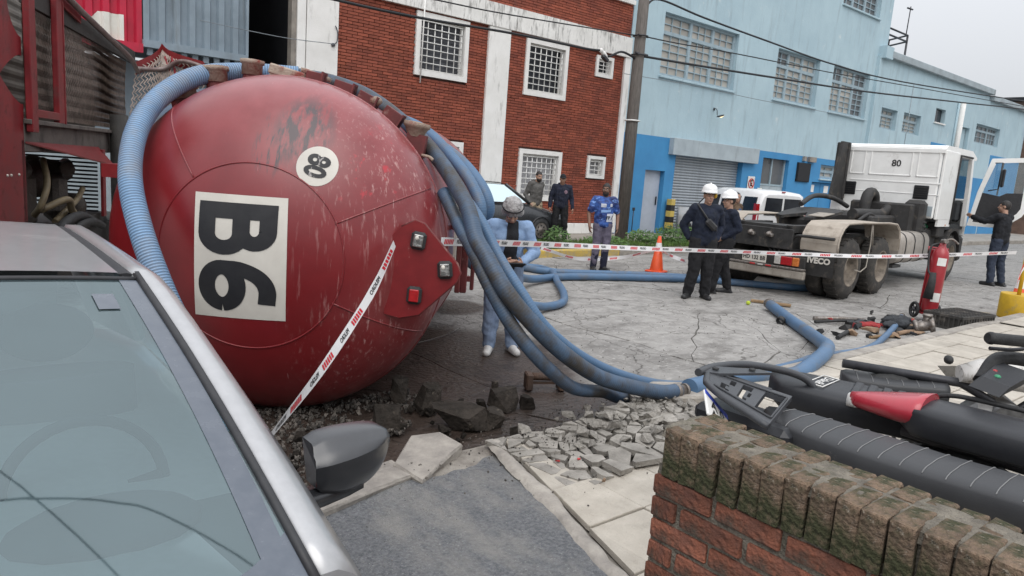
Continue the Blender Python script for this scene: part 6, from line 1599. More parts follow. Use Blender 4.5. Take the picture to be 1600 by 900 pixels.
for v in (.55, 1.8):
    m = MB(); m.box((5.1, v, 2.0), (.18, .5, .9), rot=(0, -.12, 0), bev=.05); m.box((5.4, v, 1.6), (.5, .5, .2), bev=.05); m.build('cab_seat', M_intd, tr)
m = MB(); m.tube([(6.35 + .06 * math.sin(a), .6 + .22 * math.cos(a), 2.0 + .2 * math.sin(a)) for a in [k * PI / 12 for k in range(25)]], .018, 6, caps=False); m.build('steering_wheel', M_intd, tr)
m = MB(); m.grid(lambda a, b: V((5.32 + .98 * a, W1 - .03, 2.05 + .8 * b)), 1, 1); m.build('side_window', M_glass, tr, fix=False)
m = MB(); m.box((5.85, W1 - .03, 1.65), (1.1, .06, .75), bev=.015); m.build('far_door', M_cabw, tr)
m = MB(); m.prism([(3.45, 1.8), (4.2, 1.7), (4.2, 3.05), (3.75, 3.05)], .06, Matrix(((1, 0, 0, 0), (0, 0, 1, 1.98), (0, 1, 0, 0), (0, 0, 0, 1)))); m.box((4.12, 2.1, 2.4), (.1, .3, 1.3), bev=.02); m.build('side_fairing', M_chas, tr)
# front wing and step under the cab
m = MB(); m.loft([[V((5.92 + r * math.cos(a), .0, .56 + r * math.sin(a))) for r in (.64, .7)] + [V((5.92 + r * math.cos(a), .42, .56 + r * math.sin(a))) for r in (.7, .64)] for a in [R_(-5 + 190 * k / 14) for k in range(15)]], sm=False); m.build('front_wing', M_chas, tr)
m = MB(); m.box((4.95, .2, 1.22), (.5, .35, .34), bev=.03); m.box((6.72, .25, .75), (.3, .45, .6), bev=.05); m.box((6.85, 1.17, .7), (.25, 2.2, .5), bev=.08); m.build('cab_step', M_chas, tr)
m = MB(); m.box((5.02, .0, 1.33), (.06, .04, .05), bev=.01); m.build('marker_lamp', M_amb, tr)
# open driver's door, seen from inside
DH = Matrix.Translation(V((6.62, -.05, 1.33))) @ Matrix.Rotation(R_(-70), 4, 'Z')     # local x along the door from its hinge
m = MB()
dz = [(0, 0), (.62, .0), (.78, .06), (1.05, .3), (1.12, .45), (1.12, 1.55), (1.04, 1.66), (.28, 1.6), (.1, .8)]
outer = [(p[0], p[1]) for p in dz]
def frame_strip(mb, pts, wd, th, M, inner):
    n = len(pts)
    for i in range(n):
        a, b = pts[i], pts[(i + 1) % n]; c, d = inner[i], inner[(i + 1) % n]
        vs = [(x, y_, z) for y_ in (-th / 2, th / 2) for x, z in (a, b, d, c)]
        mb.add(vs, [(0, 1, 2, 3), (7, 6, 5, 4), (0, 4, 5, 1), (1, 5, 6, 2), (2, 6, 7, 3), (3, 7, 4, 0)], 0, False, M)
inn = [(.1, .1), (.56, .08), (.7, .14), (.94, .36), (1.0, .48), (1.0, 1.48), (.96, 1.55), (.37, 1.5), (.2, .82)]
frame_strip(m, outer, .1, .07, DH, inn); dr = m.build('open_door', M_cabw, tr)
m = MB(); m.prism([(.1, .1), (.56, .08), (.7, .14), (.94, .36), (1.0, .48), (1.0, .84), (.68, .82), (.55, .74), (.2, .8)], .07, DH @ Matrix(((1, 0, 0, 0), (0, 0, 1, -.03), (0, 1, 0, 0), (0, 0, 0, 1)))); m.build('door_lining', M_trim, dr)
M_dgl = glass_mat('door_glass', (.72, .82, .84), (.45, .5, .52), .08, .14)
m = MB(); m.add([DH @ V((a, 0, b)) for a, b in ((.2, .8), (.55, .74), (.68, .82), (1.0, .84), (1.0, 1.48), (.96, 1.55), (.37, 1.5))], [list(range(7))]); m.build('door_glass', M_dgl, dr, fix=False)
m = MB(); m.tube([DH @ V((.5, .02, .76)), DH @ V((.52, .02, 1.53))], .018, 6); m.build('quarter_bar', M_rub, dr)
m = MB(); m.tube([DH @ V(p) for p in ((.35, -.1, 1.5), (.45, -.35, 1.5), (.45, -.35, .9), (.3, -.1, .85))], .015, 6); m.box((0, 0, 0), (.06, .2, .42), bev=.03, M=DH @ Matrix.Translation(V((.5, -.38, 1.15)))); m.build('door_mirror', M_trim, dr)
t = thing('canister', 'green plastic canister lying on the tractor step beside the fuel tank', 'canister', (17.25, 6.5, 1.1))
m = MB(); m.box((0, 0, .13), (.42, .22, .24), bev=.06); m.cyl((.17, 0, .18), (.27, 0, .24), .035, 8); m.tube(smooth_path([(-.12, 0, .24), (-.05, 0, .31), (.08, 0, .31), (.13, 0, .24)]), .018, 6); m.build('body', M_grn, t)
m = MB(); m.cyl((.25, 0, .23), (.3, 0, .26), .042, 8); m.build('cap', M_blk, t)
# ================================================================== white van before the shutter
M_van = mat('white_van_paint', (.76, .76, .76), (.7, .7, .7), 4, 4, .3, coat=.4)
vn = thing('white_van', 'white panel van with dark side windows parked before the roller shutter', 'van', (18.77, 10.75, .02), R_(70 - 90))
def vring(y, zt, hwt, zb, n=5): return [V(p) for p in ((0, y, zt), (hwt * .8, y, zt - .015), (hwt, y, zt - .09), (.86, y, 1.05), (.87, y, .7), (.86, y, .35), (.78, y, .25), (0, y, .25), (-.78, y, .25), (-.86, y, .35), (-.87, y, .7), (-.86, y, 1.05), (-hwt, y, zt - .09), (-hwt * .8, y, zt - .015))]
m = MB(); m.loft([vring(-.02, 1.68, .66, 0), vring(.05, 1.76, .72, 0), vring(.6, 1.81, .74, 0), vring(2.0, 1.8, .74, 0), vring(2.45, 1.72, .7, 0), vring(3.1, 1.16, .78, 0), vring(3.2, 1.1, .8, 0), vring(3.85, .95, .8, 0), vring(4.0, .78, .78, 0)]); m.build('body', M_van, vn)
def on_side(s, y, z): 
    t_ = max(0, (z - 1.05) / .65); return V((s * (.868 - .13 * t_), y, z))
for s in (-1, 1):
    for (y0, y1, nm) in ((.14, .72, 'side_window'), (.85, 1.75, 'side_window'), (1.85, 2.55, 'side_window')):
        m = MB(); pts = [(y0, 1.12), (y1, 1.12), (y1 - (.0 if y1 < 2 else .1), 1.58 if y1 < 2 else 1.5), (y0, 1.58)]
        m.add([on_side(s, a, b) + V((s * .012, 0, 0)) for a, b in inset(pts, .02)] + [on_side(s, a, b) for a, b in pts], [(0, 1, 2, 3), (0, 1, 5, 4), (1, 2, 6, 5), (2, 3, 7, 6), (3, 0, 4, 7)]); m.build(nm, M_dark, vn)
    m = MB(); m.loft([[V((s * .8, -.03, z)), V((s * .885, .0, z)), V((s * .885, .12, z)), V((s * .8, .05, z))] for z in (.8, 1.0, 1.4)], sm=False); m.build('tail_light', M_rlens, vn)
    m = MB(); m.box((s * .9, 2.2, 1.08), (.1, .1, .16), bev=.03); m.build('wing_mirror', M_trim, vn)
    m = MB(); m.box((s * .88, 1.3, .98), (.03, .16, .03), bev=.01); m.build('handle', M_trim, vn)
    m = MB(); m.box((s * .875, 1.7, .55), (.02, 2.2, .1), bev=.008); m.build('side_strip', M_trim, vn)
    for y in (.7, 3.3):
        m = MB(); m.lathe([(.15, -.1), (.29, -.1), (.31, -.07), (.31, .07), (.29, .1), (.15, .1)], 20, M=Matrix.Translation(V((s * .79, y, .3))) @ Matrix.Rotation(R_(90), 4, 'Y')); o = m.build('wheel', M_rub, vn)
        m = MB(); m.lathe([(.001, -.1), (.18, -.105), (.18, .105), (.001, .1)], 14, M=Matrix.Translation(V((s * .79, y, .3))) @ Matrix.Rotation(R_(90), 4, 'Y')); m.build('rim', M_stl, o)
for x0, x1 in ((-.62, -.04), (.04, .62)):
    m = MB(); m.add([V((x, y, z)) for x, y, z in ((x0, -.035, 1.1), (x1, -.035, 1.1), (x1 * .95, -.03, 1.58), (x0 * .95, -.03, 1.58), (x0 - .02, -.0, 1.08), (x1 + .02, -.0, 1.08), (x1 * .95 + .02, .0, 1.6), (x0 * .95 - .02, .0, 1.6))], [(0, 1, 2, 3), (0, 1, 5, 4), (1, 2, 6, 5), (2, 3, 7, 6), (3, 0, 4, 7)]); m.build('rear_window', M_dark, vn)
m = MB(); m.add([V(p) for p in ((-.62, 2.5, 1.69), (.62, 2.5, 1.69), (.72, 3.06, 1.21), (-.72, 3.06, 1.21))], [(0, 1, 2, 3)]); o = m.build('windscreen', M_dark, vn, fix=False); o.location.z = .012
m = MB(); m.box((0, -.06, .42), (1.7, .14, .2), bev=.05); m.build('rear_bumper', M_trim, vn)
m = MB(); m.box((0, -.035, .85), (.45, .02, .12)); m.build('number_plate', M_lab, vn)
m = MB(); m.box((0, .02, 1.765), (.12, .05, .03), bev=.01); m.build('brake_light', M_rlens, vn)
# ================================================================== dark hatchback on the far pavement
M_dcar = mat('dark_grey_car_paint', (.03, .032, .036), (.025, .027, .03), 20, 3, .3, coat=.5, dirt=((.12, .11, .1), 3, .6, .85, ONE))
dc = thing('dark_hatchback', 'dark grey hatchback parked on the far pavement behind the bystanders', 'car', (12.5, 13.9, .14), R_(-90))
def crg(y, zt, hw, zs): return [V(p) for p in ((0, y, zt), (hw * .8, y, zt - .01), (hw, y, zt - .05), (.79, y, zs), (.8, y, .55), (.78, y, .28), (.7, y, .2), (0, y, .2), (-.7, y, .2), (-.78, y, .28), (-.8, y, .55), (-.79, y, zs), (-hw, y, zt - .05), (-hw * .8, y, zt - .01))]
m = MB(); m.loft([crg(.02, .66, .6, .55), crg(-.04, .74, .66, .62), crg(-.5, .84, .68, .7), crg(-1.05, .93, .7, .8), crg(-1.2, .95, .7, .84), crg(-3.3, .97, .7, .85), crg(-3.85, .9, .66, .75), crg(-3.95, .6, .6, .5)]); m.build('body', M_dcar, dc)
m = MB(); m.loft([[V((s_ * a, y, z)) for s_, a in ((-1, hw), (-1, hw * .7), (1, hw * .7), (1, hw))] for y, z, hw in ((-1.75, 1.37, .56), (-1.95, 1.41, .58), (-2.8, 1.4, .57), (-3.3, 1.33, .54))]); m.build('roof', M_dcar, dc)
for s in (-1, 1):
    for P_ in ([(-1.1, .93, .75), (-1.75, 1.37, .575)], [(-2.45, .95, .77), (-2.4, 1.39, .575)], [(-3.75, .93, .72), (-3.3, 1.33, .55)]):
        m = MB(); m.tube([V((s * c, a, b)) for a, b, c in P_], .035, 6); m.build('roof_pillar', M_dcar, dc)
    m = MB(); m.add([V((s * x, y, z)) for x, y, z in ((.75, -1.22, .95), (.77, -2.42, .96), (.58, -2.38, 1.36), (.575, -1.78, 1.35))], [(0, 1, 2, 3)]); m.add([V((s * x, y, z)) for x, y, z in ((.77, -2.48, .96), (.73, -3.6, .95), (.56, -3.25, 1.31), (.58, -2.43, 1.36))], [(0, 1, 2, 3)]); m.build('side_window', M_glass, dc, fix=False)
    m = MB(); m.box((s * .55, .0, .62), (.34, .08, .13), bev=.03); m.build('headlight', M_hlmp, dc)
    for y in (-.72, -3.2):
        T = Matrix.Translation(V((s * .72, y, .29))) @ Matrix.Rotation(R_(90 * s), 4, 'Y')
        m = MB(); m.lathe([(.15, -.09), (.27, -.09), (.29, -.06), (.29, .07), (.27, .1), (.19, .1)], 24, M=T); o = m.build('wheel', M_rub, dc)
        m = MB(); m.lathe([(.001, .1), (.06, .1), (.07, .085), (.17, .1), (.2, .1)], 20, M=T); o2 = m.build('hubcap', M_stl, o)
        m = MB()
        for k in range(8): a = k * PI / 4; m.lathe([(.02, .095), (.02, .102), (.001, .102)], 6, M=T @ Matrix.Translation(V((.12 * math.cos(a), .12 * math.sin(a), 0))))
        m.build('hubcap_hole', M_blk, o)
        m = MB(); m.lathe([(.3, .02), (.345, .06), (.345, .09), (.33, .1)], 20, M=T); m.build('wheel_arch', M_trim, dc)
m = MB(); m.add([V((x, y, z)) for x, y, z in ((-.68, -1.1, .95), (.68, -1.1, .95), (.53, -1.74, 1.36), (-.53, -1.74, 1.36))], [(0, 1, 2, 3)]); m.build('windscreen', M_glass, dc, fix=False)
m = MB(); m.box((0, -2.3, .7), (1.35, 2.4, .4)); m.box((-.35, -2.0, 1.0), (.45, .15, .5), bev=.05); m.box((.35, -2.0, 1.0), (.45, .15, .5), bev=.05); m.build('interior', M_intd, dc)
m = MB(); m.box((0, .02, .36), (1.5, .14, .24), bev=.05); m.build('front_bumper', M_trim, dc)
# ================================================================== people
M_skin = [mat('skin_tone', c, tuple(q * .82 for q in c), 9, 4, .5) for c in ((.42, .25, .18), (.33, .185, .125), (.2, .105, .07))]
M_hairk = mat('dark_hair', (.018, .015, .014), (.03, .026, .024), 40, 4, .5, bump=.4, bscale=120)
M_eyew = mat('eye_white', (.7, .68, .65), None, 5, 2, .3); M_lip = mat('lip', (.28, .11, .09), None, 5, 2, .5); M_teeth = mat('teeth', (.7, .68, .63), None, 5, 2, .3)
def cloth(name, c, c2=None, scale=9, **k): return mat(name, c, c2 or tuple(q * .72 for q in c), scale, 6, .85, bump=.25, bscale=90, **k)
M_denim = cloth('washed_denim', (.15, .2, .3), (.2, .26, .37)); M_denj = cloth('light_denim_shirt', (.19, .29, .46), (.25, .36, .54)); M_tee = cloth('black_tee', (.012, .013, .017))
M_ghood = cloth('grey_hooded_top', (.11, .105, .1), (.08, .076, .072)); M_camo = mat('beige_camouflage', (.34, .27, .19), (.12, .095, .06), 11, 3, .85, lo=.46, hi=.54)
M_navy = cloth('navy_fleece', (.012, .016, .034), (.009, .011, .022)); M_blkt = cloth('black_trousers', (.012, .012, .014), (.008, .008, .01))
M_navy2 = cloth('dark_navy_jacket', (.009, .014, .032), (.006, .01, .021)); M_jer = mat('blue_football_shirt', (.045, .12, .4), (.012, .022, .1), 6, 4, .6, lo=.38, hi=.62, dirt=((.2, .36, .75), 5, .58, .64, (1, 1, 2)))
M_mauve = cloth('faded_mauve_trousers', (.13, .115, .16), (.09, .08, .115)); M_dkblue = cloth('dark_blue_socks', (.015, .017, .04)); M_brown = cloth('brown_leather', (.12, .075, .045), (.07, .045, .028)); M_bluesh = cloth('blue_shirt', (.06, .12, .26))
M_shoe = mat('black_shoe', (.018, .018, .02), (.03, .03, .03), 12, 4, .5); M_boot = mat('white_work_boot', (.6, .59, .57), (.42, .41, .4), 9, 5, .6, dirt=((.2, .18, .16), 6, .58, .74, ONE))
M_helm = mat('white_helmet', (.78, .78, .77), (.72, .72, .72), 6, 3, .3, coat=.4); M_net = mat('grey_hair_net', (.4, .39, .38), (.2, .19, .19), 14, 6, .7, bump=.8, bscale=45)
M_emb = mat('shirt_print_white', (.6, .62, .68), (.45, .48, .55), 14, 4, .6); M_ear = mat('yellow_earmuff', (.65, .4, .03), None, 5, 3, .4)
def rc(mb, a, ra, b, rb, n=12):
    a, b = V(a), V(b)
    mb.tube([a, b], [ra, rb], n); mb.ell(a, (ra, ra, ra), n, 8); mb.ell(b, (rb, rb, rb), n, 8)
def hand(mb, W, d, side, nrm, curl=.5, s=1, spread=.0):
    """palm, four unequal fingers and a thumb; side points to the thumb, nrm out of the palm"""
    d = V(d).normalized(); nrm = (V(nrm) - d * d.dot(V(nrm))).normalized(); side = d.cross(nrm) if side is None else V(side)
    side = (side - d * d.dot(side) - nrm * nrm.dot(side)).normalized()
    W = V(W); rc(mb, W, .027 * s, W + d * .03 * s, .027 * s)
    for k in range(4):
        o = side * (.03 - .02 * k) * s; rc(mb, W + d * .02 * s + o * .8, .015 * s, W + d * .085 * s + o, .013 * s, 8)
        L = (.07, .08, .075, .058)[k] * s; c = curl * (1 + .12 * k); p = W + d * .088 * s + o
        for seg, fr in enumerate((.45, .33, .25)):
            a = c * (.6 + .7 * seg); q = p + (d * math.cos(a) + nrm * math.sin(a)) * L * fr; rc(mb, p, .0105 * s - .001 * seg, q, .0098 * s - .001 * seg, 7); p = q
    p = W + d * .025 * s + side * .026 * s
    for L, a in ((.042, .75), (.034, .35)):
        q = p + (d * math.cos(a) + side * math.sin(a) * .8 + nrm * (.35 + curl * .35)).normalized() * L * s; rc(mb, p, .0135 * s, q, .011 * s, 7); p = q
def person(label, loc, face, H=1.75, pose=None, skin=1, top=None, legs=None, shoes=None, hair='short', look=(0, 0), sleeve='long', beard=0, hood=False, cap=None, hands=None, bulk=1, legbulk=1, smile=0, topz=.88, earm=None, socks=None):
    S_ = H / 1.75
    t = thing('person', label, 'person', loc, math.atan2(face[1], face[0]) - PI / 2)
    J = dict(pel=(0, 0, .95), sp=(0, .0, 1.12), ch=(0, .01, 1.3), nk=(0, 0, 1.48), hd=(0, .03, 1.625),
             shL=(-.19, 0, 1.42), elL=(-.245, -.03, 1.15), wrL=(-.255, .05, .9), shR=(.19, 0, 1.42), elR=(.245, -.03, 1.15), wrR=(.255, .05, .9),
             hiL=(-.095, 0, .92), knL=(-.105, .02, .5), anL=(-.115, -.02, .09), hiR=(.095, 0, .92), knR=(.105, .02, .5), anR=(.115, -.02, .09), toL=(-.14, .15, .035), toR=(.14, .15, .035))
    if pose: J.update(pose)
    J = {k: V(v) * S_ for k, v in J.items()}; s = S_
    hm = Matrix.Translation(J['hd']) @ Matrix.Rotation(look[0], 4, 'Z') @ Matrix.Rotation(-look[1], 4, 'X') @ Matrix.Scale(s, 4)
    def hp(x, y, z): return hm @ V((x, y, z))
    def hell(mb, c, r, n=14, k=10): mb.ell(c, r, n, k, M=hm)
    # --- continuous body
    b = MB()
    rc(b, J['pel'], .11 * s, J['sp'], .11 * s); rc(b, J['sp'], .11 * s, J['ch'], .125 * s); rc(b, J['shL'], .055 * s, J['shR'], .055 * s); rc(b, J['ch'], .11 * s, J['nk'] - V((0, 0, .05 * s)), .07 * s)
    rc(b, J['nk'] - V((0, 0, .06 * s)), .062 * s, hp(0, -.012, -.06), .054 * s)
    for q in 'LR':
        rc(b, J['sh' + q], .052 * s, J['el' + q], .041 * s); rc(b, J['el' + q], .041 * s, J['wr' + q], .029 * s)
        rc(b, J['hi' + q], .088 * s, J['kn' + q], .056 * s); rc(b, J['kn' + q], .056 * s, J['an' + q], .034 * s); rc(b, J['an' + q] - V((0, 0, .035 * s)), .026 * s, J['to' + q], .018 * s)
        hd_ = (hands or {}).get(q, {}); fw = J['wr' + q] - J['el' + q]
        sg = 1 if q == 'R' else -1
        hand(b, J['wr' + q], hd_.get('d', fw), hd_.get('side', (0, 1, .0)), hd_.get('n', (-sg, 0, 0)), hd_.get('curl', .45), s * .98)
    hell(b, (0, -.012, .025), (.074, .094, .098)); hell(b, (0, .022, -.045), (.062, .072, .085)); hell(b, (0, .058, -.098), (.033, .03, .024))
    for sx in (-1, 1):
        hell(b, (sx * .077, -.01, -.01), (.011, .024, .034), 8, 6); hell(b, (sx * .033, .072, -.03), (.024, .02, .02), 8, 6); hell(b, (sx * .03, .078, .028), (.028, .016, .011), 8, 6)
    b.tube([hp(0, .09, .018), hp(0, .104, -.012), hp(0, .114, -.03)], [.009 * s, .012 * s, .015 * s], 8); hell(b, (0, .106, -.03), (.018, .014, .012), 8, 6); hell(b, (0, .09, -.066), (.026, .012, .012), 8, 6)
    bo = remesh(b, 'body', M_skin[skin], t, vox=.0078 * s, sm=3)
    for sx in (-1, 1):
        q = MB(); q.ell((sx * .031, .0835, .004), (.0125, .007, .0075), 8, 6, M=hm); e = q.build('eye', M_eyew, bo)
        q.v = []; q.f = []; q.mi = []; q.sm = []; q.ell((sx * .031, .0895, .004), (.006, .003, .006), 8, 5, M=hm); q.build('pupil', M_ink, bo)
        q = MB(); q.tube([hp(sx * .014, .094, .026), hp(sx * .032, .093, .031), hp(sx * .05, .08, .025)], .0045 * s, 6); q.build('eyebrow', M_hairk, bo)
    q = MB(); q.ell((0, .0985, -.066), (.022, .004, .0045 + .001 * smile), 10, 6, M=hm); q.build('mouth', M_lip, bo)
    if beard:
        q = MB(); q.ell((0, .03, -.07), (.064, .075, .068), 16, 12, M=hm); q.ell((0, .1, -.052), (.03, .012, .008), 10, 6, M=hm)
        q2 = MB()
        for f in q.f:
            c = sum((hm.inverted() @ q.v[i] for i in f), V()) / len(f)
            if c.z < -.045 and c.y > -.005 and not (abs(c.x) < .026 and -.075 < c.z < -.058 and c.y > .06): q2.add([q.v[i] for i in f], [list(range(len(f)))], 0, True)
        q2.build('beard', M_hairk, bo, weld=.0005)
    # --- hair and headgear
    def shell(r, c, keep, name, m_, par=bo):
        q = MB(); q.ell(c, r, 26, 20); o_ = MB()
        for f in q.f:
            cc = sum((q.v[i] for i in f), V()) / len(f)
            if keep(cc): o_.add([hm @ q.v[i] for i in f], [list(range(len(f)))], 0, True)
        return o_.build(name, m_, par, weld=.0004)
    if hair in ('short', 'cap', 'helmet', 'receding'):
        fl = .062 if hair != 'receding' else .085
        shell((.08, .1, .104), (0, -.015, .026), lambda c: (c.z > fl - max(0, -c.y) * .9 - (.03 if abs(c.x) > .062 else 0) and c.y > -.02) or (c.y <= -.02 and c.z > -.055), 'hair', M_hairk)
    if cap:
        shell((.084, .106, .108), (0, -.012, .03), lambda c: c.z > .045, 'cap', cap)
        q = MB(); q.loft([[hp(.066 * math.cos(a), .075 + .07 * math.sin(a) * k, .05 - .012 * k + z) for a in [PI * i / 10 for i in range(11)]] for k, z in ((.0, 0), (1, 0), (1, .006), (0, .008))], sm=False); q.build('visor', cap, bo)
    if hair == 'helmet':
        q = MB(); q.lathe([(.135, .0), (.138, .008), (.128, .012), (.125, .05), (.108, .095), (.07, .125), (.03, .136), (.001, .138)], 28, M=hm @ Matrix.Translation(V((0, .0, .052))) @ Matrix.Diagonal(V((.92, 1.13, 1, 1)))); hl = q.build('helmet', M_helm, t)
        q = MB(); q.loft([[hp(x * .1, .105 + .055 * (1 - x * x) * k, .052 - .006 * k) for x in [-1 + i * .2 for i in range(11)]] for k in (0, 1)] + [[hp(x * .1, .105, .062) for x in [-1 + i * .2 for i in range(11)]]]); q.build('peak', M_helm, hl)
        q = MB(); q.tube([hp(0, -.13 + .26 * i / 10, .06 + .134 * math.sin(PI * (.06 + .88 * i / 10))) for i in range(11)], .012 * s, 6); q.build('ridge', M_helm, hl)
    if earm:
        q = MB(); q.ell((earm * .098, -.0, .012), (.028, .036, .045), 12, 8, M=hm); q.build('ear_muff', M_ear, t)
    if hair == 'net':
        q = MB(); q.ell((0, -.02, .05), (.108, .125, .1), 30, 22)
        q.v = [hm @ (v + V((0, 0, 0)) * 0 + (v - V((0, -.02, .05))).normalized() * .014 * noise.noise(v * 32)) for v in q.v]
        q.ell((-.085, -.02, -.015), (.04, .06, .05), 14, 10, M=hm); q.ell((.075, -.02, -.015), (.04, .06, .05), 14, 10, M=hm); q.ell((0, -.09, -.01), (.08, .05, .06), 14, 10, M=hm)
        nt__ = remesh(q, 'hair_net', M_net, t, vox=.006, sm=2, wob=.004, wscale=30)
        q = MB(); q.tube([hp(.112 * math.cos(a), -.02 + .128 * math.sin(a), .06 + .03 * math.sin(a)) for a in [i * PI / 14 for i in range(29)]], .006, 6, caps=False); q.build('elastic_strap', M_blkt, nt__)
    # --- clothing follows the body
    k = bulk
    if top:
        q = MB(); tz = topz * s
        pz = V((J['pel'].x, J['pel'].y, tz))
        for sx in (-1, 1):
            rc(q, J['ch'] + V((sx * .085 * s, 0, .03 * s)), .1 * s * k, pz + V((sx * .075 * s, 0, .06 * s)), .105 * s * k)
        rc(q, J['ch'] + V((0, -.005 * s, .0)), .14 * s * k, J['pel'] + V((0, 0, .02 * s)), .13 * s * k); rc(q, J['ch'] + V((0, .02 * s, .02 * s)), .115 * s * k, J['sp'] + V((0, .025 * s, 0)), .12 * s * k); rc(q, J['shL'], .07 * s * k, J['shR'], .07 * s * k); rc(q, J['ch'], .1 * s * k, J['nk'] - V((0, .01 * s, .055 * s)), .078 * s)
        for z in 'LR':
            if sleeve == 'long':
                rc(q, J['sh' + z], .071 * s * k, J['el' + z], .056 * s * k); rc(q, J['el' + z], .057 * s * k, J['wr' + z].lerp(J['el' + z], .03), .043 * s * k)
            else: rc(q, J['sh' + z], .073 * s * k, J['sh' + z].lerp(J['el' + z], .72), .066 * s * k)
        if hood: rc(q, J['nk'] + V((-.07 * s, -.05 * s, -.0 * s)), .05 * s, J['nk'] + V((.07 * s, -.05 * s, -.0)), .05 * s); rc(q, J['nk'] + V((-.075 * s, .0, -.02 * s)), .036 * s, J['nk'] + V((-.02 * s, .07 * s, -.05 * s)), .026 * s); rc(q, J['nk'] + V((.075 * s, .0, -.02 * s)), .036 * s, J['nk'] + V((.02 * s, .07 * s, -.05 * s)), .026 * s)
        else: q.tube([J['nk'] + V((.067 * s * math.cos(a), .067 * s * math.sin(a), -.02 * s - .012 * s * math.sin(a))) for a in [i * PI / 10 for i in range(21)]], .018 * s, 8)
        tp = remesh(q, 'shirt' if sleeve == 'short' else 'jacket', top, t, vox=.0105 * s, sm=4, wob=.014 * s, wscale=11)
    if legs:
        q = MB(); c = legbulk
        rc(q, J['hiL'] + V((.01 * s, 0, .02 * s)), .112 * s, J['hiR'] + V((-.01 * s, 0, .02 * s)), .112 * s)
        for z in 'LR':
            rc(q, J['hi' + z], .108 * s * c, J['kn' + z], .082 * s * c); rc(q, J['kn' + z], .082 * s * c, J['an' + z] + V((0, 0, .0)), .066 * s * c)
        remesh(q, 'trousers', legs, t, vox=.0105 * s, sm=4, wob=.014 * s, wscale=10)
    if socks:
        q = MB()
        for z in 'LR': rc(q, J['kn' + z].lerp(J['an' + z], .25), .078 * s, J['an' + z], .068 * s)
        remesh(q, 'gaiter', socks, t, vox=.011 * s, sm=4, wob=.006, wscale=10)
    for z in 'LR':
        q = MB(); an, to = J['an' + z], J['to' + z]; d = to - an; d.z = 0; d.normalize()
        q2 = V((an.x, an.y, 0)) - d * .06 * s
        rc(q, q2 + V((0, 0, .05 * s)) + d * .02 * s, .05 * s, q2 + d * .1 * s + V((0, 0, .055 * s)), .05 * s); rc(q, q2 + d * .1 * s + V((0, 0, .042 * s)), .046 * s, q2 + d * .235 * s + V((0, 0, .034 * s)), .042 * s)
        q.box((0, 0, 0), (.09 * s, .3 * s, .03 * s), bev=.012, M=Matrix.Translation(q2 + d * .1 * s + V((0, 0, .017 * s))) @ Matrix.Rotation(math.atan2(d.y, d.x) - PI / 2, 4, 'Z'))
        remesh(q, 'shoe', shoes or M_shoe, t, vox=.01 * s, sm=2)
    t['s'] = s
    return t
from mathutils.bvhtree import BVHTree
def patch(t, part, fn, nu, nv, m_, name, off=.004, d=(0, -1, 0), lift=None):
    """a print laid on the front of a garment"""
    o = [c for c in t.children if c.name.split('.')[0] == part][0]
    bv = BVHTree.FromPolygons([v.co for v in o.data.vertices], [list(p.vertices) for p in o.data.polygons])
    def hit(x, z):
        r = bv.ray_cast(V((x, 1.0, z)), V(d))
        return (r[0] + V((0, off, 0))) if r[0] else V((x, .1, z))
    q = MB(); q.grid(lambda a, b: hit(*fn(a, b)), nu, nv); return q.build(name, m_, o, fix=False)
def txt_patch(t, part, txt, size, cx, cz, m_, off=.007, sx=-1):
    o = [c for c in t.children if c.name.split('.')[0] == part][0]
    bv = BVHTree.FromPolygons([v.co for v in o.data.vertices], [list(p.vertices) for p in o.data.polygons])
    vs, fs = text_mesh(txt, size, .003, cuts=.02); out = []
    for p in vs:
        r = bv.ray_cast(V((cx + sx * p[0], 1, cz + p[1])), V((0, -1, 0))); out.append((r[0] + V((0, off, 0))) if r[0] else V((cx, .1, cz)))
    q = MB(); q.add(out, fs); q.build('lettering', m_, o, fix=False)
CAMD = V((-.63, -.77, 0)); CR = V((.77, -.63, 0))       # towards the camera, and its right
def fdir(a, b): d = CAMD * a + CR * b; return (d.x, d.y)
# 1 worker in a hair net, looking down at what he holds
p1 = person('person in pale hair net and light denim jacket looking down at a dark tablet', (4.5, 5.5, 0), fdir(1, .25), 1.64,
       dict(pel=(0, -.02, .95), sp=(0, .0, 1.12), ch=(0, .05, 1.28), nk=(0, .1, 1.44), hd=(.0, .17, 1.55), shL=(-.19, .07, 1.38), shR=(.19, .07, 1.38), elL=(-.29, .1, 1.12), elR=(.28, .1, 1.12), wrL=(-.1, .31, 1.03), wrR=(.09, .32, 1.03), knL=(-.12, .03, .5), knR=(.12, .04, .5), anL=(-.14, 0, .09), anR=(.12, .02, .09), toL=(-.16, .18, .035), toR=(.18, .18, .035)),
       skin=0, top=M_denj, legs=M_denim, shoes=M_boot, hair='net', look=(-.15, .75), bulk=1.16, legbulk=1.12,
       hands=dict(L=dict(d=(.7, .6, .0), n=(.4, -.3, .6), side=(0, .3, 1), curl=.5), R=dict(d=(-.7, .6, .0), n=(-.4, -.3, .6), side=(0, .3, 1), curl=.5)))
patch(p1, 'jacket', lambda a, b: (-.075 + .15 * a * (1 - .25 * b), .86 + .5 * b), 8, 16, M_tee, 'tee', .012)
t = thing('tablet', 'dark tablet held in both hands by the person in the hair net', 'tablet')
mt = p1.matrix_basis.copy() if False else Matrix.Translation(p1.location) @ p1.rotation_euler.to_matrix().to_4x4()
t.location = mt @ V((0, .37, .955)); t.rotation_euler = p1.rotation_euler
m = MB(); m.box((0, 0, 0), (.2, .13, .012), rot=(R_(20), 0, 0), bev=.004); m.build('case', M_tee, t)
m = MB(); m.box((0, -.002, .008), (.18, .115, .003), rot=(R_(20), 0, 0)); m.build('screen', M_dark, t)
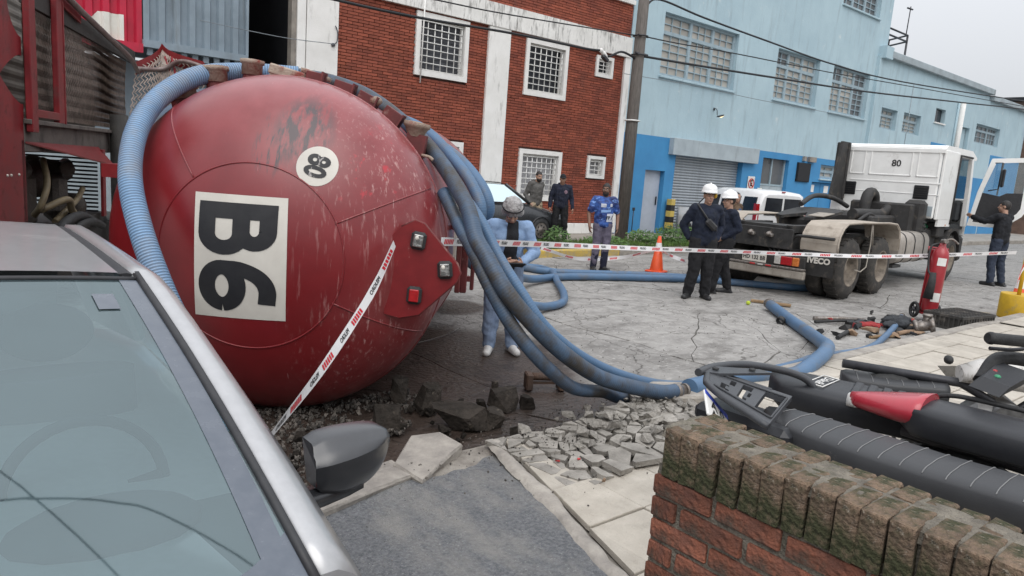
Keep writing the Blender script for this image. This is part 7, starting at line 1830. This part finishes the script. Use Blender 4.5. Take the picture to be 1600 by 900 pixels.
# 2 grey hooded top
p2 = person('person in grey hooded top and beige camouflage trousers standing by the dark hatchback', (11.75, 13.35, .14), fdir(.75, .7), 1.74,
       dict(elL=(-.26, -.12, 1.16), wrL=(-.18, -.1, .95), elR=(.25, -.1, 1.16), wrR=(.2, .02, .95), knL=(-.1, .1, .52), ch=(0, .03, 1.3), hd=(0, .07, 1.61)), skin=0, top=M_ghood, legs=M_camo, hair='short', hood=True, look=(-.3, .12), bulk=1.08, legbulk=1.15, beard=1)
# 3 dark hooded top with cap
p3 = person('person in black cap and dark hooded top with a round chest emblem', (12.3, 13.0, .14), fdir(1, .08), 1.7, dict(elL=(-.27, -.02, 1.15), elR=(.27, -.02, 1.15), wrL=(-.3, .06, .9), wrR=(.29, .06, .9), knL=(-.13, .02, .5), anL=(-.17, -.02, .09), knR=(.12, .02, .5), anR=(.15, -.02, .09)), skin=1, top=M_navy, legs=M_blkt, hair='cap', cap=M_tee, hood=True, look=(0, .1), bulk=1.12, legbulk=1.05)
M_embr = mat('chest_emblem', (.3, .2, .25), (.1, .06, .08), 30, 3, .6)
patch(p3, 'jacket', lambda a, b: (-.085 + .048 * (.2 + .8 * a) * math.cos(2 * PI * b), 1.27 + .048 * (.2 + .8 * a) * math.sin(2 * PI * b)), 3, 20, M_embr, 'emblem')
# 4 blue football shirt
p4 = person('person in patterned blue football shirt and mauve trousers standing in the road', (10.34, 9.68, 0), fdir(1, .2), 1.73, dict(elL=(-.3, -.02, 1.14), wrL=(-.27, .1, .9), elR=(.3, -.03, 1.14), wrR=(.3, .08, .9), knL=(-.09, .03, .5), anL=(-.09, 0, .09), knR=(.1, .02, .5), anR=(.12, -.02, .09)), skin=2, top=M_jer, legs=M_mauve, sleeve='short', look=(-.5, 0), beard=1, bulk=1.1, socks=M_dkblue)
patch(p4, 'shirt', lambda a, b: (-.02 - .15 * a, .985 + .16 * b), 8, 8, M_emb, 'sponsor_print')
patch(p4, 'shirt', lambda a, b: (.06 + .08 * (a - .5) * 1.2, 1.3 + .07 * (b - .5)), 5, 5, M_emb, 'crest')
patch(p4, 'shirt', lambda a, b: (-.1 + .05 * (a - .5), 1.31 + .06 * (b - .5)), 5, 5, M_emb, 'badge')
patch(p4, 'shirt', lambda a, b: (.1 - .2 * a, 1.16 + .05 * b + .02 * a), 8, 3, mat('pale_blue_flash', (.25, .42, .75), None, 6, 3, .6), 'flash')
txt_patch(p4, 'shirt', 'FP', .09, -.05, 1.06, M_ink)
patch(p4, 'shirt', lambda a, b: (-.11 - .03 * a - .03 * b, 1.02 + .08 * b + .02 * a), 3, 5, M_ink, 'tick', .007)
# 5 hard hat, facing us
p5 = person('person in white hard hat with yellow ear muff and black shoulder bag, facing forward', (9.7, 6.85, 0), fdir(1, .12), 1.8, dict(elL=(-.31, -.1, 1.16), wrL=(-.2, .02, .96), elR=(.31, -.1, 1.16), wrR=(.22, -.06, .95), anL=(-.13, -.02, .09), anR=(.15, -.03, .09), toR=(.25, .1, .035)), skin=0, top=M_navy2, legs=M_blkt, hair='helmet', look=(-.05, .02), bulk=1.22, legbulk=1.22, smile=1, earm=-1, topz=.84, hands=dict(R=dict(d=(-.4, -.5, -.5))))
s = p5['s']
q = MB(); q.tube(smooth_path([V(p) * s for p in ((-.12, .17, 1.1), (0, .19, 1.22), (.12, .15, 1.38), (.17, .02, 1.49), (.1, -.12, 1.42))]), .016, 6); q.box(V((-.02, .2, 1.19)) * s, (.22, .06, .11), rot=(0, -.7, 0), bev=.03)
o = q.build('shoulder_bag', M_shoe, None); tag(o, 'black sling bag across the chest of the forward facing hard hatted person', 'bag'); o.matrix_basis = Matrix.Translation(p5.location) @ p5.rotation_euler.to_matrix().to_4x4()
# 6 hard hat, in profile
p6 = person('person in white hard hat seen from the side, talking to the other hard hatted one', (10.66, 7.06, 0), fdir(.1, -1), 1.72, dict(elL=(-.24, -.1, 1.16), wrL=(-.12, .12, .98), elR=(.24, -.08, 1.16), wrR=(.12, .14, .96), knL=(-.1, .16, .5), anL=(-.1, .22, .09), toL=(-.1, .4, .035), knR=(.1, -.05, .5), anR=(.1, -.16, .1), toR=(.12, .02, .035)), skin=0, top=M_navy2, legs=M_blkt, hair='helmet', look=(0, .05), bulk=1.12, legbulk=1.15, topz=.84, hands=dict(L=dict(d=(.3, .7, -.3)), R=dict(d=(-.3, .7, -.3))))
t = thing('paper_sheet', 'pale document held between the two hard hatted people', 'paper', (10.25, 7.05, 1.0), R_(30))
m = MB(); m.grid(lambda a, b: V((-.15 + .3 * a + .1 * b, .03 * math.sin(a * 4), -.3 + .55 * b)), 6, 6); m.grid(lambda a, b: V((-.15 + .3 * a + .1 * b, .004 + .03 * math.sin(a * 4), -.3 + .55 * b)), 6, 6); m.build('sheet', M_wht2, t, fix=False)
# 7 brown jacket by the van
p7 = person('person in brown leather jacket standing between the van and the tractor', (14.6, 9.55, 0), fdir(.75, .6), 1.72, dict(elL=(-.27, -.02, 1.15), wrL=(-.12, .22, 1.05), elR=(.27, -.02, 1.15), wrR=(.1, .24, 1.04)), skin=0, top=M_brown, legs=M_blkt, hair='receding', look=(-.3, .05), bulk=1.15)
patch(p7, 'jacket', lambda a, b: (-.05 + .1 * a, 1.05 + .3 * b), 5, 8, M_bluesh, 'shirt_front', .006)
# 8 at the cab door
p8 = person('person in black top and dark jeans reaching into the open cab', (19.3, 5.5, 0), (.25, 1), 1.98, dict(elL=(-.3, .2, 1.3), wrL=(-.32, .44, 1.38), elR=(.25, .12, 1.2), wrR=(.2, .36, 1.25), knL=(-.12, .03, .5), anL=(-.13, -.03, .09), knR=(.13, .0, .5), anR=(.15, -.08, .09)), skin=0, top=M_tee, legs=cloth('dark_jeans', (.03, .04, .065)), hair='short', look=(.4, 0), bulk=1.12, legbulk=1.05)
# ================================================================== street gear
M_or = mat('traffic_orange', (.72, .09, .02), (.6, .07, .018), 7, 4, .45); M_ybk = mat('yellow_plastic', (.58, .36, .02), (.45, .28, .02), 5, 5, .55, dirt=((.25, .2, .1), 5, .58, .74, ONE)); M_ybw = mat('pale_bucket', (.55, .48, .3), (.4, .34, .18), 4, 5, .55, dirt=((.5, .33, .03), 6, .48, .56, ONE))
def cone(loc, label, h=.72):
    t = thing('traffic_cone', label, 'traffic cone', loc, .3, 'orange traffic cones')
    q = MB(); q.box((0, 0, .018), (.36, .36, .035), bev=.01); q.build('base', M_or, t)
    q = MB(); q.lathe([(.14, .035), (.135, .06), (.03, h), (.02, h), (.001, h - .01)], 20); q.build('cone', M_or, t)
    q = MB(); q.lathe([(.135 - .105 * .58 + .002, .06 + (h - .06) * .58), (.135 - .105 * .8 + .002, .06 + (h - .06) * .8)], 20); q.build('white_band', M_tp, t)
cone((11.59, 9.24, 0), 'orange cone with white band on the road behind the tape, left of the hard hats', .74)
cone((14.75, 3.78, 0), 'orange cone half out of view behind the yellow weighted post', .74)
t = thing('bucket', 'cream plastic bucket with yellow drips at the end of the verge', 'bucket', (9.5, 11.0, 0))
m = MB(); m.lathe([(.001, 0), (.13, 0), (.155, .34), (.165, .34), (.165, .36), (.145, .36), (.12, .02), (.001, .02)], 20); m.build('pail', M_ybw, t)
m = MB(); m.tube([(.16 * math.cos(a), .16 * math.sin(a) * .3 + .05, .33 + .05 * math.sin(a)) for a in [PI * i / 10 for i in range(11)]], .006, 5); m.build('handle', M_stl, t)
# extinguisher on wheels
M_ext = mat('extinguisher_red', (.33, .02, .028), (.26, .016, .022), 5, 4, .35, coat=.4, dirt=((.1, .07, .06), 5, .6, .76, ONE))
t = thing('fire_extinguisher', 'tall red wheeled fire extinguisher leaning slightly with black horn', 'fire extinguisher', (12.0, 4.2, .02), R_(-40)); t.rotation_euler = (R_(-1), R_(3), R_(-40))
m = MB(); m.lathe([(.001, .12), (.11, .13), (.118, .18), (.118, 1.0), (.105, 1.08), (.06, 1.14), (.045, 1.17), (.045, 1.2), (.001, 1.2)], 22); m.build('cylinder', M_ext, t)
m = MB(); m.box((0, 0, 1.23), (.07, .07, .07), bev=.015); m.tube(smooth_path([(0, 0, 1.24), (.1, -.04, 1.28), (.2, -.06, 1.22)]), .016, 6); m.cyl((-.02, -.05, 1.24), (-.02, -.11, 1.24), .035, 10); m.build('valve', M_stl, t)
m = MB(); m.tube(smooth_path([(0, .05, 1.2), (-.16, .02, 1.12), (-.18, -.06, .8), (-.15, -.12, .7)]), .016, 8); m.build('hose', M_rub, t)
m = MB(); m.tube([(-.13, -.13, .75), (-.13, -.14, .6), (-.15, -.15, .34)], [.04, .055, .07], 14); m.build('horn', M_rub, t)
m = MB(); m.grid(lambda a, b: V((.1195 * math.cos(-2.3 + 1.1 * a), .1195 * math.sin(-2.3 + 1.1 * a), .86 + .12 * b)), 8, 2); m.grid(lambda a, b: V((.1195 * math.cos(-2.2 + 1.2 * a), .1195 * math.sin(-2.2 + 1.2 * a), .3 + .14 * b)), 8, 2); m.build('label_sticker', M_sgn, t, fix=False)
m = MB(); m.box((0, .12, .6), (.2, .03, 1.0), bev=.01); m.tube([(-.09, .13, 1.0), (-.09, .2, 1.12), (.22, .2, 1.12), (.22, .2, 1.1)], .014, 6); m.box((0, 0, .1), (.26, .26, .03)); m.build('trolley', M_ext, t)
for sx in (-1, 1):
    T = Matrix.Translation(V((sx * .17, .1, .13))) @ Matrix.Rotation(R_(90), 4, 'Y')
    m = MB(); m.tube([T @ V((.105 * math.cos(a), .105 * math.sin(a), 0)) for a in [i * PI / 12 for i in range(25)]], .024, 8, caps=False); o = m.build('wheel', M_rub, t)
    m = MB(); m.lathe([(.001, -.03), (.03, -.03), (.03, .03), (.001, .03)], 10, M=T)
    for k in range(5): m.tube([T @ V((0, 0, 0)), T @ V((.1 * math.cos(k * 1.257), .1 * math.sin(k * 1.257), 0))], .012, 5)
    m.build('spokes', M_met, o)
# weighted yellow post
t = thing('weighted_post', 'yellow post set in a yellow drum of concrete at the right edge', 'post', (14.15, 3.62, 0))
m = MB(); m.lathe([(.001, 0), (.25, 0), (.26, .02), (.26, .4), (.25, .42), (.23, .41), (.001, .4)], 24); m.build('drum', M_ybk, t)
m = MB(); m.tube([(0, 0, .38), (.02, 0, 1.25)], .03, 10); m.build('post', M_ybk, t)
t = thing('tape_knot', 'crumpled red and white tape knotted round the yellow post', 'barrier tape', (14.16, 3.6, 1.1))
for i in range(5):
    m = MB(); a = i * 1.3; m.grid(lambda u, v: V((.05 * math.cos(a) + .25 * u * math.cos(a + .8 * u), -.05 + .1 * u * math.sin(a), -.45 * u * u - .06 * v + .05 * math.sin(7 * u + a))), 8, 1); m.build('strip', M_tp if i % 2 else M_tr, t, fix=False)
t = thing('rubber_pad', 'flat grey rubber pad on the road beside the yellow drum', 'pad', (13.35, 3.85, 0), .3)
m = MB(); m.box((0, 0, .04), (.28, .24, .05), bev=.015); m.box((0, 0, .085), (.26, .2, .035), bev=.01); m.build('pad', M_hosey, t)
# crate
M_crate = mat('dusty_black_crate', (.045, .042, .038), (.03, .028, .026), 7, 5, .7, dirt=((.17, .15, .13), 5, .5, .72, ONE))
t = thing('plastic_crate', 'dusty black plastic crate upside down near the yellow drum', 'crate', (12.05, 3.78, 0), R_(-8))
LX, LY_, LZ = .95, .55, .22
for y in (-LY_ / 2, LY_ / 2):
    m = MB(); m.box((0, y, .02), (LX, .025, .04)); m.box((0, y, LZ - .02), (LX, .025, .04))
    for i in range(13): m.box((-LX / 2 + .02 + (LX - .04) * i / 12, y, LZ / 2), (.025, .02, LZ - .05))
    m.box((0, y * .98, LZ / 2), (LX - .02, .006, LZ - .06)); m.build('side_wall', M_crate, t)
for x in (-LX / 2, LX / 2):
    m = MB(); m.box((x, 0, .02), (.025, LY_ - .03, .04)); m.box((x, 0, LZ - .02), (.025, LY_ - .03, .04))
    for i in range(8): m.box((x, -LY_ / 2 + .04 + (LY_ - .08) * i / 7, LZ / 2), (.02, .025, LZ - .05))
    m.box((x * .98, 0, LZ / 2), (.006, LY_ - .04, LZ - .06)); m.build('end_wall', M_crate, t)
for i in range(11):
    m = MB(); m.box((-LX / 2 + .07 + (LX - .14) * i / 10, 0, LZ - .006), (.022, LY_ - .03, .016)); m.build('grid_bar', M_crate, t)
for i in range(6):
    m = MB(); m.box((0, -LY_ / 2 + .06 + (LY_ - .12) * i / 5, LZ - .009), (LX - .03, .022, .014)); m.build('grid_bar', M_crate, t)
t = thing('metal_valve', 'dull round metal valve body lying against the crate', 'valve', (10.75, 3.78, .12), .5)
m = MB(); m.lathe([(.001, -.13), (.1, -.13), (.1, -.09), (.075, -.08), (.075, .06), (.11, .07), (.11, .12), (.07, .12), (.06, .0), (.001, .0)], 18, M=Matrix.Rotation(R_(75), 4, 'X')); m.build('body', M_stl, t)
m = MB(); m.cyl((0, 0, .02), (0, -.02, .16), .04, 10); m.lathe([(.03, 0), (.065, .0), (.065, .03), (.001, .03)], 12, M=Matrix.Translation(V((0, -.02, .14)))); m.cyl((.05, 0, 0), (.16, .03, .02), .035, 8); m.build('branch', M_stl, t)
# heap of gear by the open hose
def stick(a, b, r, m_, name, label, cat, n=6):
    q = MB(); q.tube([a, V(a).lerp(V(b), .5) + V((0, 0, .01)), b], [r, r * .95, r * .85], n); o = q.build(name, m_); tag(o, label, cat); return o
M_wood = mat('weathered_timber', (.3, .2, .11), (.17, .11, .06), 5, 6, .8, stretch=(1, 1, 4)); M_rag = cloth('black_tarpaulin', (.02, .022, .026), (.035, .038, .042)); M_ragr = cloth('red_rag', (.3, .03, .03)); M_sand = cloth('tan_leather', (.3, .2, .13))
q = MB(); q.box((10.55, 6.02, .03), (.62, .09, .04), rot=(0, 0, R_(-62)), bev=.006); tag(q.build('timber_batten', M_wood), 'short weathered timber batten on the road near the truck wheels', 'plank')
q = MB(); q.ell((10.1, 6.15, .035), (.035, .035, .035), 12, 8); tag(q.build('ball', mat('lime_yellow_felt', (.45, .55, .05), None, 12, 4, .9)), 'small lime yellow ball next to the timber batten', 'ball')
q = MB(); q.lathe([(.05, 0), (.06, .0), (.06, .06), (.05, .06)], 14, M=Matrix.Translation(V((9.15, 5.05, .04))) @ Matrix.Rotation(R_(70), 4, 'Y')); tag(q.build('hose_cap', M_rub), 'black ring shaped hose cap on the road beside the blue hose', 'hose cap')
q = MB()
for i in range(15):
    a = rr.uniform(0, 6.28); q.ell((10.85 + rr.gauss(0, .17), 4.15 + rr.gauss(0, .13), .07 + rr.uniform(0, .05)), (.13, .1, .05), 9, 7)
tag(remesh(q, 'tarpaulin', M_rag, None, .014, .03, 14), 'crumpled black tarpaulin in the heap beside the open hose', 'tarpaulin')
q = MB()
for i in range(5): q.ell((10.35 + rr.gauss(0, .1), 4.35 + rr.gauss(0, .08), .05), (.09, .07, .035), 9, 7)
tag(remesh(q, 'rag', M_ragr, None, .012, .02, 16), 'red rag half under the black tarpaulin', 'rag')
stick((10.0, 5.0, .03), (10.65, 4.55, .05), .035, M_stl, 'steel_pipe', 'grey steel pipe lying above the open hose end', 'pipe'); stick((9.75, 4.85, .03), (10.6, 4.5, .05), .022, M_rub, 'iron_bar', 'dark iron bar lying beside the grey pipe', 'bar')
stick((9.0, 4.15, .03), (9.75, 4.3, .04), .03, M_rub, 'rubber_strip', 'black curved rubber strip left of the red rag', 'strip'); stick((9.55, 3.98, .02), (9.95, 3.85, .03), .024, M_wood, 'wooden_handle', 'short wooden handle close to the pavement edge', 'handle')
stick((10.75, 3.62, .03), (11.15, 3.55, .03), .024, M_wht2, 'plastic_tube', 'short white plastic tube before the crate', 'tube'); stick((10.2, 3.9, .03), (10.6, 3.85, .04), .03, M_sand, 'leather_strap', 'tan leather strap at the foot of the heap', 'strap')
for i in range(40):
    x, y = 10.35 + rr.gauss(0, .6), 4.3 + rr.gauss(0, .3)
    if y < 3.75: y = 3.85
    o = chunk_mb((rr.uniform(.1, .38), rr.uniform(.06, .18), rr.uniform(.04, .12)), 10, 900 + i).build('scrap_piece', rr.choice((M_rub, M_rag, M_met, M_sand, M_rub, M_ragr, M_chas))); o.location = (x, y, .035); o.rotation_euler = (0, 0, rr.uniform(0, 6)); tag(o, 'small scrap piece in the dark heap by the open hose end', 'scrap', 'scrap pieces in the heap')
# ================================================================== wreckage of the pavement
M_frag = mat('broken_cement', (.36, .335, .3), (.2, .185, .163), 7, 8, .85, bump=.6, bscale=50, rnd=.16, dirt=((.15, .135, .12), 4, .54, .74, ONE)); M_lump = mat('dark_wet_lump', (.055, .046, .039), (.022, .019, .016), 7, 8, .8, bump=1, bscale=30, rnd=.25, spec=.15, dirt=((.26, .22, .17), 10, .6, .74, ONE))
def slabthing(poly, z0, h, tilt, name, label, cat, m_=None, loc=(0, 0)):
    q = MB(); p = [jit(a, .02) for a in subdiv(poly, .12)]; n = len(p); r2 = random.Random(len(label))
    top = [V((a[0], a[1], h)) for a in inset(p, .012)]; mid = [V((a[0], a[1], h - .015)) for a in p]; bot = [V((a[0] + r2.uniform(-.02, .02), a[1] + r2.uniform(-.02, .02), 0)) for a in inset(p, .03)]
    q.add(top + mid + bot, [list(range(n)), list(range(2 * n, 3 * n))[::-1]] + [[i, n + i, n + (i + 1) % n, (i + 1) % n] for i in range(n)] + [[n + i, 2 * n + i, 2 * n + (i + 1) % n, n + (i + 1) % n] for i in range(n)])
    o = q.build(name, m_ or M_kerb); o.location = (loc[0], loc[1], z0); o.rotation_euler = tilt; tag(o, label, cat); return o
slabthing([(-.38, -.1), (.3, -.2), (.36, .1), (-.1, .22), (-.36, .16)], .02, .16, (.04, -.03, -.35), 'kerb_slab', 'long pale broken kerb slab under the hose coupling', 'kerb slab', loc=(4.65, 3.42))
slabthing([(-.3, -.09), (.35, -.1), (.3, .1), (-.28, .12)], .02, .1, (0, .05, -.5), 'kerb_slab', 'flat kerb fragment right of the hose coupling by the motorcycle rack', 'kerb slab', loc=(5.25, 3.25))
slabthing([(-.28, -.12), (.2, -.13), (.25, .05), (.1, .17), (-.22, .1)], .0, .15, (.1, -.1, .5), 'kerb_slab', 'tilted pale kerb slab right of the car door mirror', 'kerb slab', loc=(2.28, 3.4))
slabthing([(-.45, -.1), (.25, -.13), (.3, .08), (-.4, .12)], .0, .12, (.03, .02, .3), 'kerb_slab', 'cracked kerb slab partly hidden by the car door mirror', 'kerb slab', loc=(1.8, 3.28))
# shattered tiles, then loose fragments
rk = random.Random(77)
seeds = [(rk.uniform(2.72, 4.75), rk.uniform(2.56, 3.36)) for _ in range(120)]
for i, c in enumerate(voronoi((2.72, 2.55, 4.75, 3.37), seeds)):
    if len(c) < 3: continue
    cx_ = sum(p[0] for p in c) / len(c); cy_ = sum(p[1] for p in c) / len(c)
    hgt = max(0, noise.noise(V((cx_ * 1.4, cy_ * 2, 1))) * .06) + max(0, .05 - abs(cx_ - 3.9) * .06)
    q = MB(); p = [(a[0] - cx_, a[1] - cy_) for a in inset([jit(a, .02) for a in c], rk.uniform(.006, .025))]; n = len(p)
    q.add([V((a, b, .034)) for a, b in p] + [V((a * .95, b * .95, 0)) for a, b in p], [list(range(n)), list(range(n, 2 * n))[::-1]] + [[j, n + j, n + (j + 1) % n, (j + 1) % n] for j in range(n)])
    o = q.build('tile_fragment', M_frag); o.location = (cx_, cy_, .085 + hgt); k_ = .03 + hgt * 2.2
    o.rotation_euler = (rk.gauss(0, k_), rk.gauss(0, k_), rk.gauss(0, .1)); tag(o, 'flat pale tile fragment of the shattered pavement by the kerb', 'tile fragment', 'flat fragments of the shattered pavement')
ck = [chunk_mb((1, .8, .5), 11, 40 + i).build('rubble_chunk', M_frag) for i in range(8)]
for i in range(170):
    o = ck[i] if i < 8 else copy_of(ck[i % 8])
    x, y = rk.gauss(3.95, .42), rk.gauss(3.1, .2); y = min(y, 3.42); sc = rk.choice((.03, .045, .06, .08, .11, .14))
    o.location = (x, y, .13 + max(0, .09 - abs(x - 4.0) * .1) * rk.random() + sc * .12); o.scale = (sc, sc, sc * rk.uniform(.5, .9)); o.rotation_euler = (rk.uniform(-.5, .5), rk.uniform(-.5, .5), rk.uniform(0, 6.28))
    tag(o, 'angular pale lump of rubble heaped on the shattered pavement', 'rubble', 'pale rubble heaped by the kerb')
for i, (x, y, z, sx, sy, sz, rz, lb) in enumerate(((2.86, 4.3, .11, .24, .22, .22, .2, 'upright dark lump of torn road base below the tank'), (2.8, 4.6, .1, .2, .16, .2, .9, 'dark lump behind the upright one, close under the tank'), (2.9, 3.92, .08, .46, .24, .17, -.5, 'largest dark slab of torn road below the tank'), (3.13, 3.83, .06, .2, .17, .14, .6, 'dark slab end resting against the largest one'), (2.42, 4.1, .1, .26, .22, .2, .1, 'grey block at the left end of the dark lumps'), (3.43, 4.1, .08, .27, .18, .17, -.2, 'lone dark lump with a reddish top on the wet slab'), (3.62, 4.02, .05, .14, .13, .1, .4, 'smaller dark lump beside the reddish one'), (3.4, 4.17, .18, .07, .06, .06, .4, 'small stone perched behind the reddish lump'))):
    o = chunk_mb((sx * 1.15, sy * 1.15, sz * 1.0), 26, 60 + i, 1.5).build('road_lump', M_lump); o.location = (x, y, z); o.rotation_euler = (0, 0, rz); tag(o, lb, 'road lump')
dk = [chunk_mb((1, .85, .55), 16, 300 + i, 1.3).build('road_lump', M_lump) for i in range(5)]
for i in range(46):
    o = dk[i] if i < 5 else copy_of(dk[i % 5])
    x, y = (rk.uniform(1.4, 3.2), rk.uniform(3.55, 4.2)) if i % 3 else (rk.gauss(2.85, .2), rk.gauss(4.1, .2)); sc = rk.choice((.05, .07, .09, .13))
    o.location = (x, y, .02 + sc * .18); o.scale = (sc, sc, sc * rk.uniform(.6, 1)); o.rotation_euler = (rk.uniform(-.4, .4), rk.uniform(-.4, .4), rk.uniform(0, 6)); tag(o, 'small dark crumbled lump scattered on the wet ground under the tank', 'road lump', 'small dark lumps under the tank')
# gravel under and beside the tank
M_grv = mat('dark_gravel', (.115, .1, .086), (.045, .04, .035), 9, 5, .8, island=.65)
q = MB()
def stone(x, y, z, s_):
    u = V((rk.gauss(0, 1), rk.gauss(0, 1), rk.gauss(0, 1))).normalized(); v_ = u.orthogonal().normalized(); w_ = u.cross(v_); c = V((x, y, z))
    q.add([c + u * s_, c - u * s_ * .8, c + v_ * s_ * .8, c - v_ * s_ * .7, c + w_ * s_ * .5, c - w_ * s_ * .6], [(0, 2, 4), (2, 1, 4), (1, 3, 4), (3, 0, 4), (2, 0, 5), (1, 2, 5), (3, 1, 5), (0, 3, 5)])
for i in range(4200):
    x, y = rk.uniform(.6, 3.0), rk.uniform(3.3, 4.9)
    if noise.noise(V((x * 2, y * 2, 5))) < -.1 - (2.3 - x) * .25: continue
    stone(x, y, .012 + max(0, .07 - abs(y - 3.75) * .1) * rk.random() * (1 if x < 2.6 else .2), rk.choice((.008, .012, .018, .026)))
for i in range(1600):
    x, y = rk.gauss(3.8, .7), rk.gauss(3.35, .32); stone(x, y, .012 + (.12 if y < 3.4 else 0), rk.choice((.003, .005, .008, .012)))
for i in range(420): stone(rk.uniform(2.8, 11), rk.uniform(3.6, 7), .006, rk.choice((.004, .006, .009)))
for i in range(260):
    y = rk.uniform(1.2, 3.3); stone(edge_x(y) - rk.uniform(.0, 1.4), y, .118, rk.choice((.002, .003, .004)))
tag(q.build('gravel', M_grv, fix=False), 'dark gravel and grit strewn under the tank and along the broken kerb', 'gravel', kind='stuff')
for x, y, lb in ((3.0, 2.98, 'crumpled red wrapper on the cracked pale tiles'), (3.12, 2.93, 'tiny red scrap right of the red wrapper')):
    o = chunk_mb((.05, .03, .015), 8, int(x * 100)).build('wrapper', M_sred); o.location = (x - .1, y - .08, .135); tag(o, lb, 'wrapper')
o = chunk_mb((.035, .03, .03), 9, 5).build('brick_crumb', M_sand); o.location = (2.93, 2.55, .14); tag(o, 'small tan brick crumb on the tile joint', 'brick crumb')
# rusted channel offcut on the wet slab
M_rust = mat('rusted_brown_iron', (.1, .06, .042), (.05, .032, .024), 9, 7, .7, bump=.4, bscale=50)
t = thing('iron_channel', 'short rusty U shaped iron offcut standing on the wet slab', 'iron offcut', (4.08, 4.32, 0), R_(-28))
m = MB(); m.tube([(-.15, 0, .115), (.15, 0, .115)], .035, 12); m.build('round_bar', M_rust, t)
for x in (-.15, .14):
    m = MB(); m.box((x, 0, .075), (.06, .13, .15), bev=.012); m.build('end_lug', M_rust, t)
m = MB(); m.box((0, 0, .06), (.26, .02, .02)); m.build('cross_strip', M_rust, t)
bpy.data.scenes.remove(TMP)
